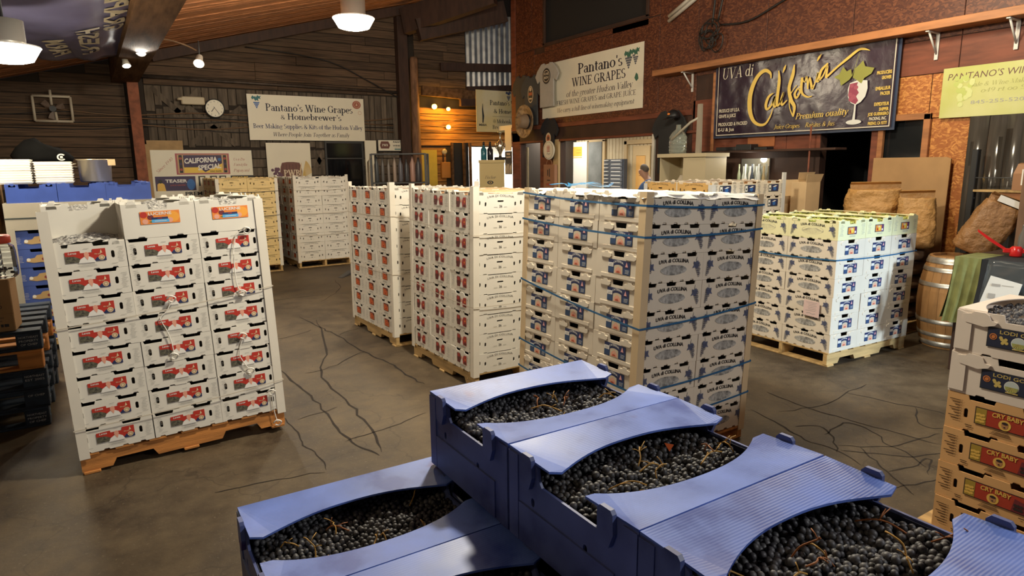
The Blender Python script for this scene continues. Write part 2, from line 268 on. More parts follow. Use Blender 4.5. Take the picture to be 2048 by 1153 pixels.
# a small hand-made roman (serif) face: strokes with thick stems and thin hairlines, cap height .70, x-height .46
T_, t_ = 0.115, 0.045
def _l(x0, y0, x1, y1, w): return ('l', x0, y0, x1, y1, w)
def _a(cx, cy, rx, ry, a0, a1, w=T_): return ('a', cx, cy, rx, ry, a0, a1, w)
def _st(x, y0, y1): return [('l', x, y0, x, y1, T_)]
def _sf(x, y, h=.11): return [('l', x-h, y, x+h, y, t_)]
SER = {
 'a': (.44, [_a(.2, .33, .125, .12, 10, 165), _a(.19, .13, .13, .13, 0, 360, .085)]+_st(.325, .02, .34)+[_l(.33, .02, .43, .02, t_)]),
 'b': (.50, _st(.12, 0, .72)+_sf(.08, .71, .07)+[_a(.27, .23, .16, .22, 0, 360)]), 'c': (.42, [_a(.23, .23, .17, .225, 50, 310)]),
 'd': (.52, _st(.38, 0, .72)+_sf(.34, .71, .07)+_sf(.44, .02, .06)+[_a(.22, .23, .155, .22, 0, 360)]), 'e': (.43, [_a(.22, .23, .165, .225, 0, 315), _l(.06, .25, .39, .25, t_)]),
 'f': (.32, _st(.15, 0, .58)+_sf(.15, .02)+_sf(.16, .44, .14)+[_a(.26, .58, .11, .13, 50, 180, .07)]), 'g': (.47, [_a(.21, .29, .14, .165, 0, 360, .09), _a(.22, -.08, .17, .11, 0, 360, .06), _l(.32, .4, .44, .44, .06), _l(.1, .12, .14, .04, .05)]),
 'h': (.54, _st(.12, 0, .72)+_sf(.08, .71, .07)+_sf(.12, .02)+[_a(.27, .29, .14, .16, 10, 170, .08)]+_st(.405, 0, .32)+_sf(.405, .02)), 'i': (.26, _st(.13, 0, .46)+_sf(.13, .02)+_sf(.09, .45, .07)+[('d', .13, .62, .065)]),
 'j': (.26, _st(.15, -.1, .46)+[_a(.05, -.1, .1, .1, 270, 360, .07), ('d', .15, .62, .065)]), 'k': (.50, _st(.12, 0, .72)+_sf(.08, .71, .07)+_sf(.12, .02)+[_l(.17, .2, .4, .44, t_), _l(.22, .26, .44, .02, T_)]+_sf(.42, .02, .08)),
 'l': (.26, _st(.13, 0, .72)+_sf(.09, .71, .07)+_sf(.13, .02)), 'm': (.80, _st(.12, 0, .46)+_sf(.08, .45, .07)+_sf(.12, .02)+[_a(.26, .29, .13, .16, 10, 170, .08)]+_st(.395, 0, .32)+_sf(.395, .02)+[_a(.535, .29, .13, .16, 10, 170, .08)]+_st(.67, 0, .32)+_sf(.67, .02)),
 'n': (.54, _st(.12, 0, .46)+_sf(.08, .45, .07)+_sf(.12, .02)+[_a(.27, .29, .14, .16, 10, 170, .08)]+_st(.405, 0, .32)+_sf(.405, .02)), 'o': (.48, [_a(.24, .23, .185, .225, 0, 360)]),
 'p': (.52, _st(.12, -.22, .46)+_sf(.08, .45, .07)+_sf(.12, -.21)+[_a(.28, .23, .16, .22, 0, 360)]), 'q': (.52, _st(.40, -.22, .46)+_sf(.40, -.21)+[_a(.24, .23, .16, .22, 0, 360)]),
 'r': (.40, _st(.12, 0, .46)+_sf(.08, .45, .07)+_sf(.12, .02)+[_a(.27, .3, .13, .14, 55, 160, .08), ('d', .33, .38, .055)]), 's': (.37, [_a(.18, .345, .12, .11, 40, 250, .09), _a(.18, .12, .13, .12, -150, 95, .09)]),
 't': (.32, _st(.14, .06, .6)+_sf(.15, .45, .13)+[_a(.23, .1, .09, .1, 180, 300, .08)]), 'u': (.54, _st(.12, .14, .46)+_sf(.08, .45, .07)+[_a(.25, .15, .13, .15, 180, 330, .08)]+_st(.40, 0, .46)+_sf(.36, .45, .07)+_sf(.45, .02, .05)),
 'v': (.48, [_l(.08, .45, .25, 0, T_), _l(.25, 0, .41, .45, t_)]+_sf(.08, .45, .09)+_sf(.41, .45, .08)), 'w': (.72, [_l(.07, .45, .22, 0, T_), _l(.22, 0, .36, .44, t_), _l(.35, .45, .5, 0, T_), _l(.5, 0, .64, .45, t_)]+_sf(.07, .45, .08)+_sf(.35, .45, .08)+_sf(.64, .45, .08)),
 'y': (.48, [_l(.08, .45, .26, 0, T_), _l(.41, .45, .2, -.18, t_), ('d', .15, -.18, .05)]+_sf(.08, .45, .09)+_sf(.41, .45, .08)),
 'A': (.66, [_l(.31, .69, .10, 0, t_), _l(.31, .69, .53, 0, T_), _l(.18, .24, .46, .24, t_)]+_sf(.10, .02)+_sf(.54, .02)), 'B': (.58, _st(.14, 0, .7)+_sf(.12, .02)+_sf(.12, .68)+[_a(.27, .53, .17, .155, -90, 90), _a(.28, .19, .2, .185, -90, 90), _l(.14, .68, .28, .68, t_), _l(.14, .37, .28, .37, t_), _l(.14, .02, .28, .02, t_)]),
 'C': (.62, [_a(.34, .35, .27, .345, 45, 315), _l(.54, .45, .54, .68, t_)]), 'D': (.66, _st(.14, 0, .7)+_sf(.12, .02)+_sf(.12, .68)+[_a(.25, .35, .32, .33, -90, 90), _l(.14, .68, .26, .68, t_), _l(.14, .02, .26, .02, t_)]),
 'E': (.56, _st(.14, 0, .7)+_sf(.12, .02)+_sf(.12, .68)+[_l(.14, .68, .48, .68, t_), _l(.14, .36, .38, .36, t_), _l(.14, .02, .5, .02, t_), _l(.48, .54, .48, .7, t_), _l(.5, 0, .5, .17, t_), _l(.38, .28, .38, .44, t_)]), 'F': (.52, _st(.14, 0, .7)+_sf(.14, .02)+_sf(.12, .68)+[_l(.14, .68, .48, .68, t_), _l(.14, .36, .36, .36, t_), _l(.48, .52, .48, .7, t_), _l(.36, .28, .36, .44, t_)]),
 'G': (.68, [_a(.34, .35, .27, .345, 45, 320), _l(.54, .45, .54, .68, t_)]+_st(.55, .05, .3)+_sf(.55, .31)), 'H': (.72, _st(.14, 0, .7)+_st(.56, 0, .7)+_sf(.14, .02)+_sf(.14, .68)+_sf(.56, .02)+_sf(.56, .68)+[_l(.14, .36, .56, .36, t_)]),
 'I': (.32, _st(.16, 0, .7)+_sf(.16, .02)+_sf(.16, .68)), 'J': (.38, _st(.22, .05, .7)+_sf(.22, .68)+[_a(.12, .05, .1, .12, 200, 360, .07)]), 'K': (.66, _st(.14, 0, .7)+_sf(.14, .02)+_sf(.14, .68)+[_l(.2, .3, .52, .68, t_), _l(.27, .38, .56, .02, T_)]+_sf(.56, .02)+_sf(.52, .68, .08)),
 'L': (.54, _st(.14, 0, .7)+_sf(.12, .02)+_sf(.14, .68)+[_l(.14, .02, .5, .02, t_), _l(.5, 0, .5, .18, t_)]), 'M': (.84, [_l(.12, 0, .12, .7, t_), _l(.12, .69, .41, .02, T_), _l(.41, .02, .68, .69, t_)]+_st(.69, 0, .7)+_sf(.12, .02)+_sf(.69, .02)+_sf(.09, .68, .07)+_sf(.72, .68, .07)),
 'N': (.70, [_l(.12, 0, .12, .7, t_), _l(.13, .69, .56, .02, T_), _l(.56, 0, .56, .7, t_)]+_sf(.12, .02)+_sf(.09, .68, .07)+_sf(.56, .68)), 'O': (.68, [_a(.34, .35, .27, .345, 0, 360)]),
 'P': (.56, _st(.14, 0, .7)+_sf(.14, .02)+_sf(.12, .68)+[_a(.27, .51, .2, .175, -90, 90), _l(.14, .68, .28, .68, t_), _l(.14, .34, .28, .34, t_)]), 'R': (.64, _st(.14, 0, .7)+_sf(.14, .02)+_sf(.12, .68)+[_a(.27, .52, .19, .165, -90, 90), _l(.14, .68, .28, .68, t_), _l(.14, .36, .28, .36, t_), _l(.3, .36, .55, .02, T_)]+_sf(.57, .02, .07)),
 'S': (.50, [_a(.25, .52, .17, .17, 35, 255), _a(.25, .185, .18, .18, -150, 95)]), 'T': (.60, _st(.3, 0, .7)+_sf(.3, .02)+[_l(.06, .68, .54, .68, t_), _l(.06, .52, .06, .7, t_), _l(.54, .52, .54, .7, t_)]),
 'U': (.68, _st(.14, .2, .7)+_sf(.14, .68)+_sf(.54, .68)+[_a(.34, .22, .2, .22, 180, 360, .09), _l(.54, .2, .54, .7, t_)]), 'V': (.66, [_l(.1, .69, .33, 0, T_), _l(.33, 0, .55, .69, t_)]+_sf(.1, .68)+_sf(.55, .68)),
 'W': (.96, [_l(.09, .69, .29, 0, T_), _l(.29, 0, .47, .66, t_), _l(.46, .69, .66, 0, T_), _l(.66, 0, .85, .69, t_)]+_sf(.09, .68)+_sf(.46, .68)+_sf(.85, .68)), "'": (.20, [_l(.1, .52, .11, .7, .07)]), '&': (.68, [_a(.27, .53, .14, .155, 0, 360, .08), _a(.26, .18, .2, .18, 60, 330, .1), _l(.2, .42, .56, .02, T_), _a(.45, .25, .12, .2, -60, 30, .06)]),
 '@': (.6, [_a(.3, .33, .25, .33, 0, 360, .06), _a(.3, .33, .12, .16, 0, 360, .07)]), '1': (.4, _st(.2, 0, .68)+_sf(.2, .02)), '9': (.45, [_a(.22, .48, .16, .19, 0, 360, .1), _a(.12, .4, .26, .4, -70, 20, .08)]), '0': (.48, [_a(.24, .34, .18, .34, 0, 360, .1)]), '4': (.48, _st(.32, 0, .68)+[_l(.32, .68, .06, .22, t_), _l(.06, .2, .44, .2, t_)]), ' ': (.26, []),
}
def serif(text, bold=0.0):
    key = ('S', text, bold)
    if key in _TC: return _TC[key]
    vs = []; fs = []; x = 0
    lay = []
    def quad(p): k = len(vs); vs.extend(p); lay.extend([len(fs) % 12]*4); fs.append((k, k+1, k+2, k+3))
    for ch in text:
        w, st = SER.get(ch, SER['o'])
        for q in st:
            if q[0] == 'l':
                _, x0, y0, x1, y1, ww = q; ww += bold; d = Vector((x1-x0, y1-y0)).normalized(); n = Vector((-d.y, d.x))*ww/2
                quad([(x+x0+n.x, y0+n.y), (x+x0-n.x, y0-n.y), (x+x1-n.x, y1-n.y), (x+x1+n.x, y1+n.y)])
            elif q[0] == 'd':
                k = len(vs); vs.extend([(x+q[1]+q[3]*math.cos(i*PI/4), q[2]+q[3]*math.sin(i*PI/4)) for i in range(8)]); lay.extend([len(fs) % 12]*8); fs.append(tuple(range(k, k+8)))
            else:
                _, cx, cy, rx, ry, a0, a1, ww = q; N = max(4, int(abs(a1-a0)/30)); pr = None
                for i in range(N+1):
                    a = math.radians(a0+(a1-a0)*i/N); wd = t_+(ww+bold-t_)*abs(math.cos(a))**1.3
                    ca, sa = math.cos(a), math.sin(a)
                    p = ((x+cx+(rx-wd/2)*ca, cy+(ry-min(wd, .08)/2)*sa), (x+cx+(rx+wd/2)*ca, cy+(ry+min(wd, .08)/4)*sa))
                    if pr: quad([pr[0], pr[1], p[1], p[0]])
                    pr = p
        x += w+bold*.5
    vs = [(a, b, lay[i]) for i, (a, b) in enumerate(vs)]; _TC[key] = (vs, fs); return _TC[key]
def text(mb, s, fr, u, v, h, m=0, face=sans, bold=0.0, shear=0.0, width=None, align='c', arc=0.0, rot=0.0, taper=None):
    """write s with cap height h, anchored at (u, v) baseline; width squeezes the line to that length"""
    vs, fs = face(s, bold)
    if not vs: return
    mb.seg.append(len(mb.f))
    x0 = min(p[0] for p in vs); x1 = max(p[0] for p in vs); sc = h/0.70; sx = sc
    if width: sx = width/max(x1-x0, 1e-6)
    W = (x1-x0)*sx; off = {'c': -W/2, 'l': 0, 'r': -W}[align]; O, U, Vv = fr; O = mb.lift(fr); N = U.cross(Vv); out = []; cr, sr = math.cos(rot), math.sin(rot)
    for q in vs:
        px, py = q[0], q[1]; k = q[2]*.00002 if len(q) > 2 else 0.0
        a = (px-x0)*sx+off; b = py*sc
        if arc: b += arc*(1-(2*a/W)**2)
        a += shear*b
        a, b = a*cr-b*sr, a*sr+b*cr
        out.append(O+U*(u+a)+Vv*(v+b)+N*k)
    a0 = len(mb.f); mb.add(out, fs, m); mb.txt.append((a0, len(mb.f)))
# ================================================================== the building
BACK_Y, RIGHT_X = 13.6, 7.8
def roof_z(x): return 3.58+0.27*x
def floor_mat():
    m = bpy.data.materials.new('cracked_concrete'); n, l = nt(m); b = n['Principled BSDF']
    tc = n.new('ShaderNodeTexCoord'); 
    def noi(s, d=6, rough=.6):
        q = n.new('ShaderNodeTexNoise'); q.inputs['Scale'].default_value = s; q.inputs['Detail'].default_value = d; q.inputs['Roughness'].default_value = rough; l.new(tc.outputs['Object'], q.inputs[0]); return q
    a, c, d = noi(0.75), noi(4.5, 10, .72), noi(60, 3)
    r = n.new('ShaderNodeValToRGB'); e = r.color_ramp.elements; e[0].position = .36; e[0].color = (.026, .016, .009, 1); e[1].position = .66; e[1].color = (.150, .108, .060, 1)
    mx = n.new('ShaderNodeMix'); mx.inputs[0].default_value = .5; l.new(a.outputs[0], mx.inputs[2]); l.new(c.outputs[0], mx.inputs[3]); l.new(mx.outputs[0], r.inputs[0])
    r2 = n.new('ShaderNodeValToRGB'); r2.color_ramp.elements[0].position = .62; r2.color_ramp.elements[1].position = .72; l.new(d.outputs[0], r2.inputs[0])
    m2 = n.new('ShaderNodeMix'); m2.data_type = 'RGBA'; l.new(r2.outputs[0], m2.inputs[0]); l.new(r.outputs[0], m2.inputs[6]); m2.inputs[7].default_value = (.15, .115, .075, 1)
    # hairline crazing
    nv = noi(2.2, 3); mp = n.new('ShaderNodeVectorMath'); mp.operation = 'MULTIPLY_ADD'; l.new(nv.outputs['Color'], mp.inputs[0]); mp.inputs[1].default_value = (.5, .5, 0); l.new(tc.outputs['Object'], mp.inputs[2])
    vo = n.new('ShaderNodeTexVoronoi'); vo.feature = 'DISTANCE_TO_EDGE'; vo.inputs['Scale'].default_value = 1.15; l.new(mp.outputs[0], vo.inputs['Vector'])
    r3 = n.new('ShaderNodeValToRGB'); r3.color_ramp.elements[0].position = .0; r3.color_ramp.elements[0].color = (.62, .62, .62, 1); r3.color_ramp.elements[1].position = .006; l.new(vo.outputs['Distance'], r3.inputs[0])
    m3 = n.new('ShaderNodeMix'); m3.data_type = 'RGBA'; m3.blend_type = 'MULTIPLY'; m3.inputs[0].default_value = 1; l.new(m2.outputs[2], m3.inputs[6]); l.new(r3.outputs[0], m3.inputs[7])
    l.new(m3.outputs[2], b.inputs['Base Color'])
    rr = n.new('ShaderNodeMapRange'); rr.inputs[3].default_value = .42; rr.inputs[4].default_value = .78; l.new(c.outputs[0], rr.inputs[0]); l.new(rr.outputs[0], b.inputs['Roughness'])
    bp = n.new('ShaderNodeBump'); bp.inputs['Strength'].default_value = .35; bp.inputs['Distance'].default_value = .012; l.new(c.outputs[0], bp.inputs['Height']); l.new(bp.outputs[0], b.inputs['Normal'])
    return m
def osb_mat(name, c0, c1, rough=.55):
    m = bpy.data.materials.new(name); n, l = nt(m); b = n['Principled BSDF']; tc = n.new('ShaderNodeTexCoord')
    nz = n.new('ShaderNodeTexNoise'); nz.inputs['Scale'].default_value = 9; l.new(tc.outputs['Object'], nz.inputs[0])
    ad = n.new('ShaderNodeVectorMath'); ad.operation = 'MULTIPLY_ADD'; l.new(nz.outputs['Color'], ad.inputs[0]); ad.inputs[1].default_value = (.12, .12, .12); l.new(tc.outputs['Object'], ad.inputs[2])
    mp = n.new('ShaderNodeMapping'); mp.inputs['Scale'].default_value = (30, 30, 62); mp.inputs['Rotation'].default_value = (.6, 0, 0); l.new(ad.outputs[0], mp.inputs[0])
    vo = n.new('ShaderNodeTexVoronoi'); vo.inputs['Scale'].default_value = 1.0; l.new(mp.outputs[0], vo.inputs['Vector'])
    sp = n.new('ShaderNodeSeparateColor'); l.new(vo.outputs['Color'], sp.inputs[0])
    r = n.new('ShaderNodeValToRGB'); r.color_ramp.elements[0].color = tuple(c0)+(1,); r.color_ramp.elements[1].color = tuple(c1)+(1,); r.color_ramp.elements[0].position = .35; r.color_ramp.elements[1].position = .95
    l.new(sp.outputs[0], r.inputs[0]); l.new(r.outputs[0], b.inputs['Base Color']); b.inputs['Roughness'].default_value = rough
    bp = n.new('ShaderNodeBump'); bp.inputs['Strength'].default_value = .3; bp.inputs['Distance'].default_value = .004; l.new(sp.outputs[0], bp.inputs['Height']); l.new(bp.outputs[0], b.inputs['Normal'])
    return m
FLOOR_M = floor_mat()
OSB_R = osb_mat('varnished_osb', (.070, .018, .008), (.17, .055, .022)); OSB_O = osb_mat('lamplit_osb', (.34, .105, .02), (.62, .27, .065))  # second OSB is a brighter copy, lamplight put into its colour
floor = MB().box(-6, -6, -.2, 12, 17, 0).build('floor', FLOOR_M, kind='structure')
# long cracks, laid as narrow filled seams in the floor
CRACK = mat('crack_dirt', (.022, .016, .012), .95)
CRACKS = [
 [(2.04, 7.76), (1.77, 6.37), (1.50, 5.68), (1.47, 4.86), (1.44, 4.27), (1.36, 3.78)],
 [(1.22, 5.96), (1.23, 5.48), (1.27, 4.99), (1.24, 4.41), (1.25, 4.04), (1.33, 3.74)],
 [(1.91, 8.04), (1.98, 7.35), (2.03, 6.86), (2.06, 6.00), (2.13, 5.58), (2.12, 5.17), (2.15, 4.84)],
 [(2.03, 6.86), (2.21, 7.00), (2.39, 7.07)],
 [(1.42, 7.08), (1.64, 7.13), (1.87, 7.28)],
 [(1.38, 5.71), (1.62, 5.77), (1.98, 6.06), (2.08, 6.05)],
 [(1.04, 4.65), (1.26, 4.71), (1.36, 4.74)],
 [(1.21, 4.07), (1.40, 4.11), (1.64, 4.16), (1.88, 4.26)],
 [(0.94, 4.83), (0.98, 4.47), (0.97, 4.17), (1.00, 3.93), (0.99, 3.73)],
 [(2.38, 8.77), (2.69, 9.20), (2.96, 9.72), (3.10, 10.44)],
 [(1.66, 9.08), (1.97, 9.27), (2.25, 9.28), (2.60, 9.26)],
 [(3.93, 2.96), (3.87, 2.66), (3.79, 2.41), (3.80, 2.17), (3.73, 2.00)],
 [(4.36, 3.13), (4.31, 2.77), (4.35, 2.47), (4.39, 2.15), (4.44, 1.88)],
 [(4.07, 2.81), (4.44, 2.72), (4.84, 2.77), (5.19, 2.79)],
 [(4.87, 2.79), (4.94, 2.47), (5.02, 2.26), (5.01, 2.12)],
 [(3.92, 2.57), (4.08, 2.49), (3.94, 2.30), (3.78, 2.18)],
 [(3.97, 2.38), (4.26, 2.42), (4.30, 2.27), (4.18, 2.10), (4.14, 1.95), (4.02, 1.77)],
 [(3.88, 2.25), (4.08, 2.07), (4.39, 2.01), (4.62, 1.97)],
 [(3.82, 2.18), (3.96, 2.04), (4.11, 1.88), (4.34, 1.81)],
 [(3.97, 2.14), (3.83, 1.94), (3.71, 1.79), (3.63, 1.63)],
 [(4.99, 2.31), (4.72, 2.15), (4.66, 2.05), (4.74, 1.99)],
 [(3.78, 1.85), (4.01, 1.82), (4.15, 1.81), (3.93, 1.72)],
 [(3.62, 1.74), (3.75, 1.69), (3.94, 1.65)],
 [(0.37, 3.81), (0.50, 3.79), (0.72, 3.76), (0.97, 3.71)],
]
for ci, c in enumerate(CRACKS):
    pts = smoothpath([(p[0], p[1], 0.0) for p in c], 5); mb = MB(); L = []; R = []
    for i, p in enumerate(pts):
        a = Vector(pts[max(i-1, 0)]); b = Vector(pts[min(i+1, len(pts)-1)]); t = (b-a).normalized(); nn = Vector((-t.y, t.x, 0))
        q = Vector(p)+nn*noise.noise(Vector(p)*9)*.03; w = (.0035+.006*abs(noise.noise(Vector(p)*4+Vector((ci, 0, 0)))))*min(1, .25+min(i, len(pts)-1-i)*.35)*(1.7 if ci < 3 else 1.0)
        L.append(q+nn*w+V(0, 0, .0015)); R.append(q-nn*w+V(0, 0, .0015))
    k = len(pts); mb.add(L+R, [(k+i, k+i+1, i+1, i) for i in range(k-1)]); mb.build('crack', CRACK, floor)

# ---- ceiling of boards on a slope rising to the right
ceil_back = MB(); ceil_back.add([(-5, -4, roof_z(-5)+.06), (10.5, -4, roof_z(10.5)+.06), (10.5, 16.2, roof_z(10.5)+.06), (-5, 16.2, roof_z(-5)+.06), (-5, -4, roof_z(-5)+.14), (10.5, -4, roof_z(10.5)+.14), (10.5, 16.2, roof_z(10.5)+.14), (-5, 16.2, roof_z(-5)+.14)], [(0, 3, 2, 1), (4, 5, 6, 7), (0, 1, 5, 4), (2, 3, 7, 6), (0, 4, 7, 3), (1, 2, 6, 5)])
ceiling = ceil_back.build('ceiling', DARK_W, kind='structure')
bm_ = MB(); bm_.add([(-3, 0, roof_z(-3)), (8.4, 0, roof_z(8.4)), (8.4, .135, roof_z(8.4)), (-3, .135, roof_z(-3)), (-3, 0, roof_z(-3)+.055), (8.4, 0, roof_z(8.4)+.055), (8.4, .135, roof_z(8.4)+.055), (-3, .135, roof_z(-3)+.055)], [(0, 3, 2, 1), (4, 5, 6, 7), (0, 1, 5, 4), (2, 3, 7, 6), (0, 4, 7, 3), (1, 2, 6, 5)])
cb = bm_.mesh('ceiling_board', [CEIL_W])
for i in range(46): 
    o = obj('ceiling_board', cb, ceiling, (0, 6.55+i*.153, rnd.uniform(-.006, .006)))
# ---- big timbers
def timber(name, label, p, q, w, h, mt=BEAM_W, cat='beam', kind='structure'):
    p = Vector(p); q = Vector(q); t = (q-p).normalized(); s = t.cross(V(0, 0, 1)).normalized(); u = s.cross(t); mb = MB()
    rings = [[tuple(c+s*a*w/2+u*b*h/2) for a, b in ((-1, -1), (1, -1), (1, 1), (-1, 1))] for c in (p, q)]
    mb.loft(rings); return mb.build(name, mt, label=label, cat=cat, kind=kind)
timber('trim_1', 'rough-sawn brown ceiling beam running above the spotlights', (.74, 4.0, 3.62), (.56, 13.55, 3.50), .40, .42)
timber('trim_2', 'dark timber tie beam under the roof beside the hanging lamp', (1.0, 13.3, roof_z(1.0)-.12), (7.7, 13.3, roof_z(7.7)-.12), .1, .17, DARK_W)
timber('trim_3', 'dark roof timber above the corrugated panel', (5.85, 12.9, 4.55), (7.75, 12.6, 5.05), .2, .42, DARK_W)
timber('trim_4', 'dark roof timber crossing the upper back wall', (5.7, 13.2, 4.75), (6.9, 11.6, 5.15), .2, .5, DARK_W)
# ---- back wall: dark backing, then boards nailed on one by one
BACKING = mat('dark_wood_backing', (.030, .021, .015), .9)
O_ = V(0, BACK_Y, 0)
wall_back = MB().prism([(-5, 0), (7.25, 0), (7.25, 2.25), (8.95, 2.25), (8.95, 0), (10.5, 0), (10.5, roof_z(10.5)), (-5, roof_z(-5))], O_, V(1, 0, 0), V(0, 0, 1), V(0, .12, 0)).build('wall_back', BACKING, kind='structure')
board_cache = {}
def plank(parent, x0, x1, z0, z1, y, mt=W_WOOD, t=.03, name='plank'):
    k = (round(x1-x0, 2), round(z1-z0, 3), t, mt.name)
    if k not in board_cache: board_cache[k] = MB().bev(0, -t, 0, x1-x0, 0, z1-z0, .006).mesh(name, [mt])
    return obj(name, board_cache[k], parent, (x0, y, z0))
def siding(x0, x1, z0, z1, step, mt, y=BACK_Y-.002, segs=(1.8, 3.2)):
    z = z0
    while z < z1-.02:
        x = max(x0, (z+step-3.60)/0.27) if roof_z(x0) < z+step+.02 else x0
        while x < x1-.05:
            e = min(x1, x+round(rnd.uniform(*segs), 1))
            if x1-e < .4: e = x1
            plank(wall_back, x, e-.004, z, z+step-.012, y-rnd.uniform(0, .008), mt); x = e
        z += step
siding(-2.4, .55, 1.5, 3.7, .175, W_WOOD)
siding(.85, 5.85, 3.30, 4.95, .165, W_WOOD)
siding(.85, 5.85, 1.15, 2.18, .17, W_WOOD2)
siding(6.05, 7.3, 3.35, 5.2, .19, W_WOOD, segs=(.6, 1.0))
siding(6.05, 8.6, 2.27, 3.1, .138, YEL_W, segs=(1.2, 2.6))
siding(6.05, 6.75, .9, 2.25, .19, YEL_W, segs=(.8, 1.0))
x = .85
while x < 5.8:   # vertical laths between the pipe and the siding
    w = rnd.choice((.12, .15, .18)); z0 = 2.2+rnd.uniform(0, .04); z1 = rnd.uniform(2.78, 2.95) if x < 2.9 else 3.28
    plank(wall_back, x, x+w-.01, z0, z1, BACK_Y-.004, W_WOOD2, .02, 'lath'); 
    if x < 2.9: plank(wall_back, x, x+w-.01, z1+rnd.uniform(.03, .10), 3.28, BACK_Y-.012, W_WOOD2, .02, 'lath')
    x += w
def brace(x0, z0, x1, z1, w=.09):
    d = V(x1-x0, 0, z1-z0); n = V(-d.z, 0, d.x).normalized()*w/2; y = BACK_Y-.035; p = V(x0, y, z0); q = V(x1, y, z1)
    MB().prism([(0, -w/2), (d.length, -w/2), (d.length, w/2), (0, w/2)], p, d.normalized(), n.normalized(), V(0, .02, 0)).build('brace_board', W_WOOD2, wall_back)
for a in ((1.5, 2.25, 2.45, 2.95), (1.5, 2.95, 2.3, 2.25), (.95, 3.25, 1.5, 2.7), (1.25, 2.75, 1.75, 3.25), (2.2, 2.5, 2.95, 3.2), (3.75, 2.15, 3.98, 1.75), (3.75, 1.75, 3.98, 2.15)): brace(*a)
# pipe and cable runs along the back wall
MB().tube([(.8, BACK_Y-.07, 3.42), (3, BACK_Y-.07, 3.40), (5.85, BACK_Y-.07, 3.37)], .03, 8).build('conduit_pipe', mat('rusty_pipe', (.10, .075, .06), .6, .5, var=.4), label='dark rusty pipe running level along the upper back wall', cat='pipe')
CABLE = flat('black_cable', (.014, .012, .011), .5); CABLE_B = flat('brown_cable', (.16, .09, .045), .6)
for i in range(6):
    z = 2.52+i*.055; pts = [(x_, BACK_Y-.045-.002*i, z+.03*math.sin(x_*1.7+i*2)-.02*math.cos(x_*3+i)) for x_ in [-2+.5*k for k in range(16)]]
    MB().tube(smoothpath(pts, 2), .008+.004*(i % 2), 5).build('strung_cable', (CABLE, CABLE_B)[i % 2], label=f'{["lowest", "second lowest", "third", "fourth", "fifth", "highest"][i]} sagging cable strung along the back wall under the clock', cat='cable', group='cables along the back wall')
pts = [(2.6, 13.5, 4.05), (3.6, 13.5, 3.98), (4.3, 13.5, 3.86), (4.9, 13.5, 3.6), (5.5, 13.5, 3.32), (5.8, 13.5, 3.2)]
MB().tube(smoothpath(pts, 4), .012, 5).build('loose_cable', CABLE, label='loose black cable drooping across the upper back wall', cat='cable')
# red post and pole against the back wall
def post(name, label, x, y, w, z1, mt, lean=0):
    mb = MB(); mb.loft([[(x-w/2+lean*k, y-w/2, z), (x+w/2+lean*k, y-w/2, z), (x+w/2+lean*k, y+w/2, z), (x-w/2+lean*k, y+w/2, z)] for k, z in ((0, 0), (.5, z1/2), (1, z1))]); return mb.build(name, mt, kind='structure', label=label, cat='post')
post('trim_5', 'rust-red square post under the ceiling beam', .67, 13.42, .17, 3.36, POST_R)
MB().lathe([(.105, 0), (.10, 2), (.085, 4.05), (.07, 4.1)], 14, c=(5.95, 13.38, 0)).build('trim_6', mat('peeled_log', (.24, .12, .06), .8, var=.5, scale=7, stretch=(3, 3, .6), bump=.3), label='peeled log pole at the back corner', cat='pole', kind='structure')
post('trim_7', 'dark square post behind the log pole', 5.72, 13.5, .22, 4.9, DARK_W)
# dark sash window in the back wall
w1 = MB(); w1.box(4.02, BACK_Y-.05, 1.2, 4.76, BACK_Y-.035, 2.30).build('window_1', flat('dark_window_glass', (.006, .007, .009), .08), kind='structure')
for a in ((3.98, 1.16, 4.02, 2.34), (4.76, 1.16, 4.80, 2.34), (4.02, 2.30, 4.76, 2.34), (4.02, 1.98, 4.76, 2.005)):
    MB().box(a[0], BACK_Y-.075, a[1], a[2], BACK_Y-.03, a[3]).build('window_frame', flat('dark_sash', (.03, .028, .026), .5), bpy.data.objects['window_1'])
# corrugated sheet metal in the gable
def corrugated(name, x0, x1, z0, z1, y, mt, parent=None, axis='x', **k):
    mb = MB(); N = int((x1-x0)/.02); vs = []
    for i in range(N+1):
        u = x0+(x1-x0)*i/N; d = .018*math.sin(u*2*PI/.14)
        for z in (z0, z1): vs.append((u, y+d, z) if axis == 'x' else (y+d, u, z))
    mb.add(vs, [(2*i, 2*i+2, 2*i+3, 2*i+1) for i in range(N)], 0, True); return mb.build(name, mt, parent, **k)
CORR = mat('corrugated_zinc', (.42, .41, .40), .38, .7, var=.35, scale=6)
for a in ((7.30, 7.95), (7.93, 8.7)): corrugated('corrugated_sheet', a[0], a[1], 3.20, 5.2, BACK_Y-.06, CORR, wall_back)
timber('trim_8', 'dark cross rail over the corrugated panel, upper', (6.6, 13.42, 3.95), (8.6, 13.42, 4.05), .06, .17, DARK_W)
timber('trim_9', 'brown cross beam below the corrugated panel', (6.1, 13.35, 3.42), (7.45, 13.3, 3.36), .1, .2, BEAM_W)
timber('trim_10', 'dark cross rail over the corrugated panel, lower', (7.25, 13.42, 3.5), (8.6, 13.42, 3.6), .06, .14, DARK_W)
timber('trim_11', 'dark beam over the amber boards', (7.0, 13.3, 3.2), (8.6, 13.3, 3.25), .1, .16, DARK_W)

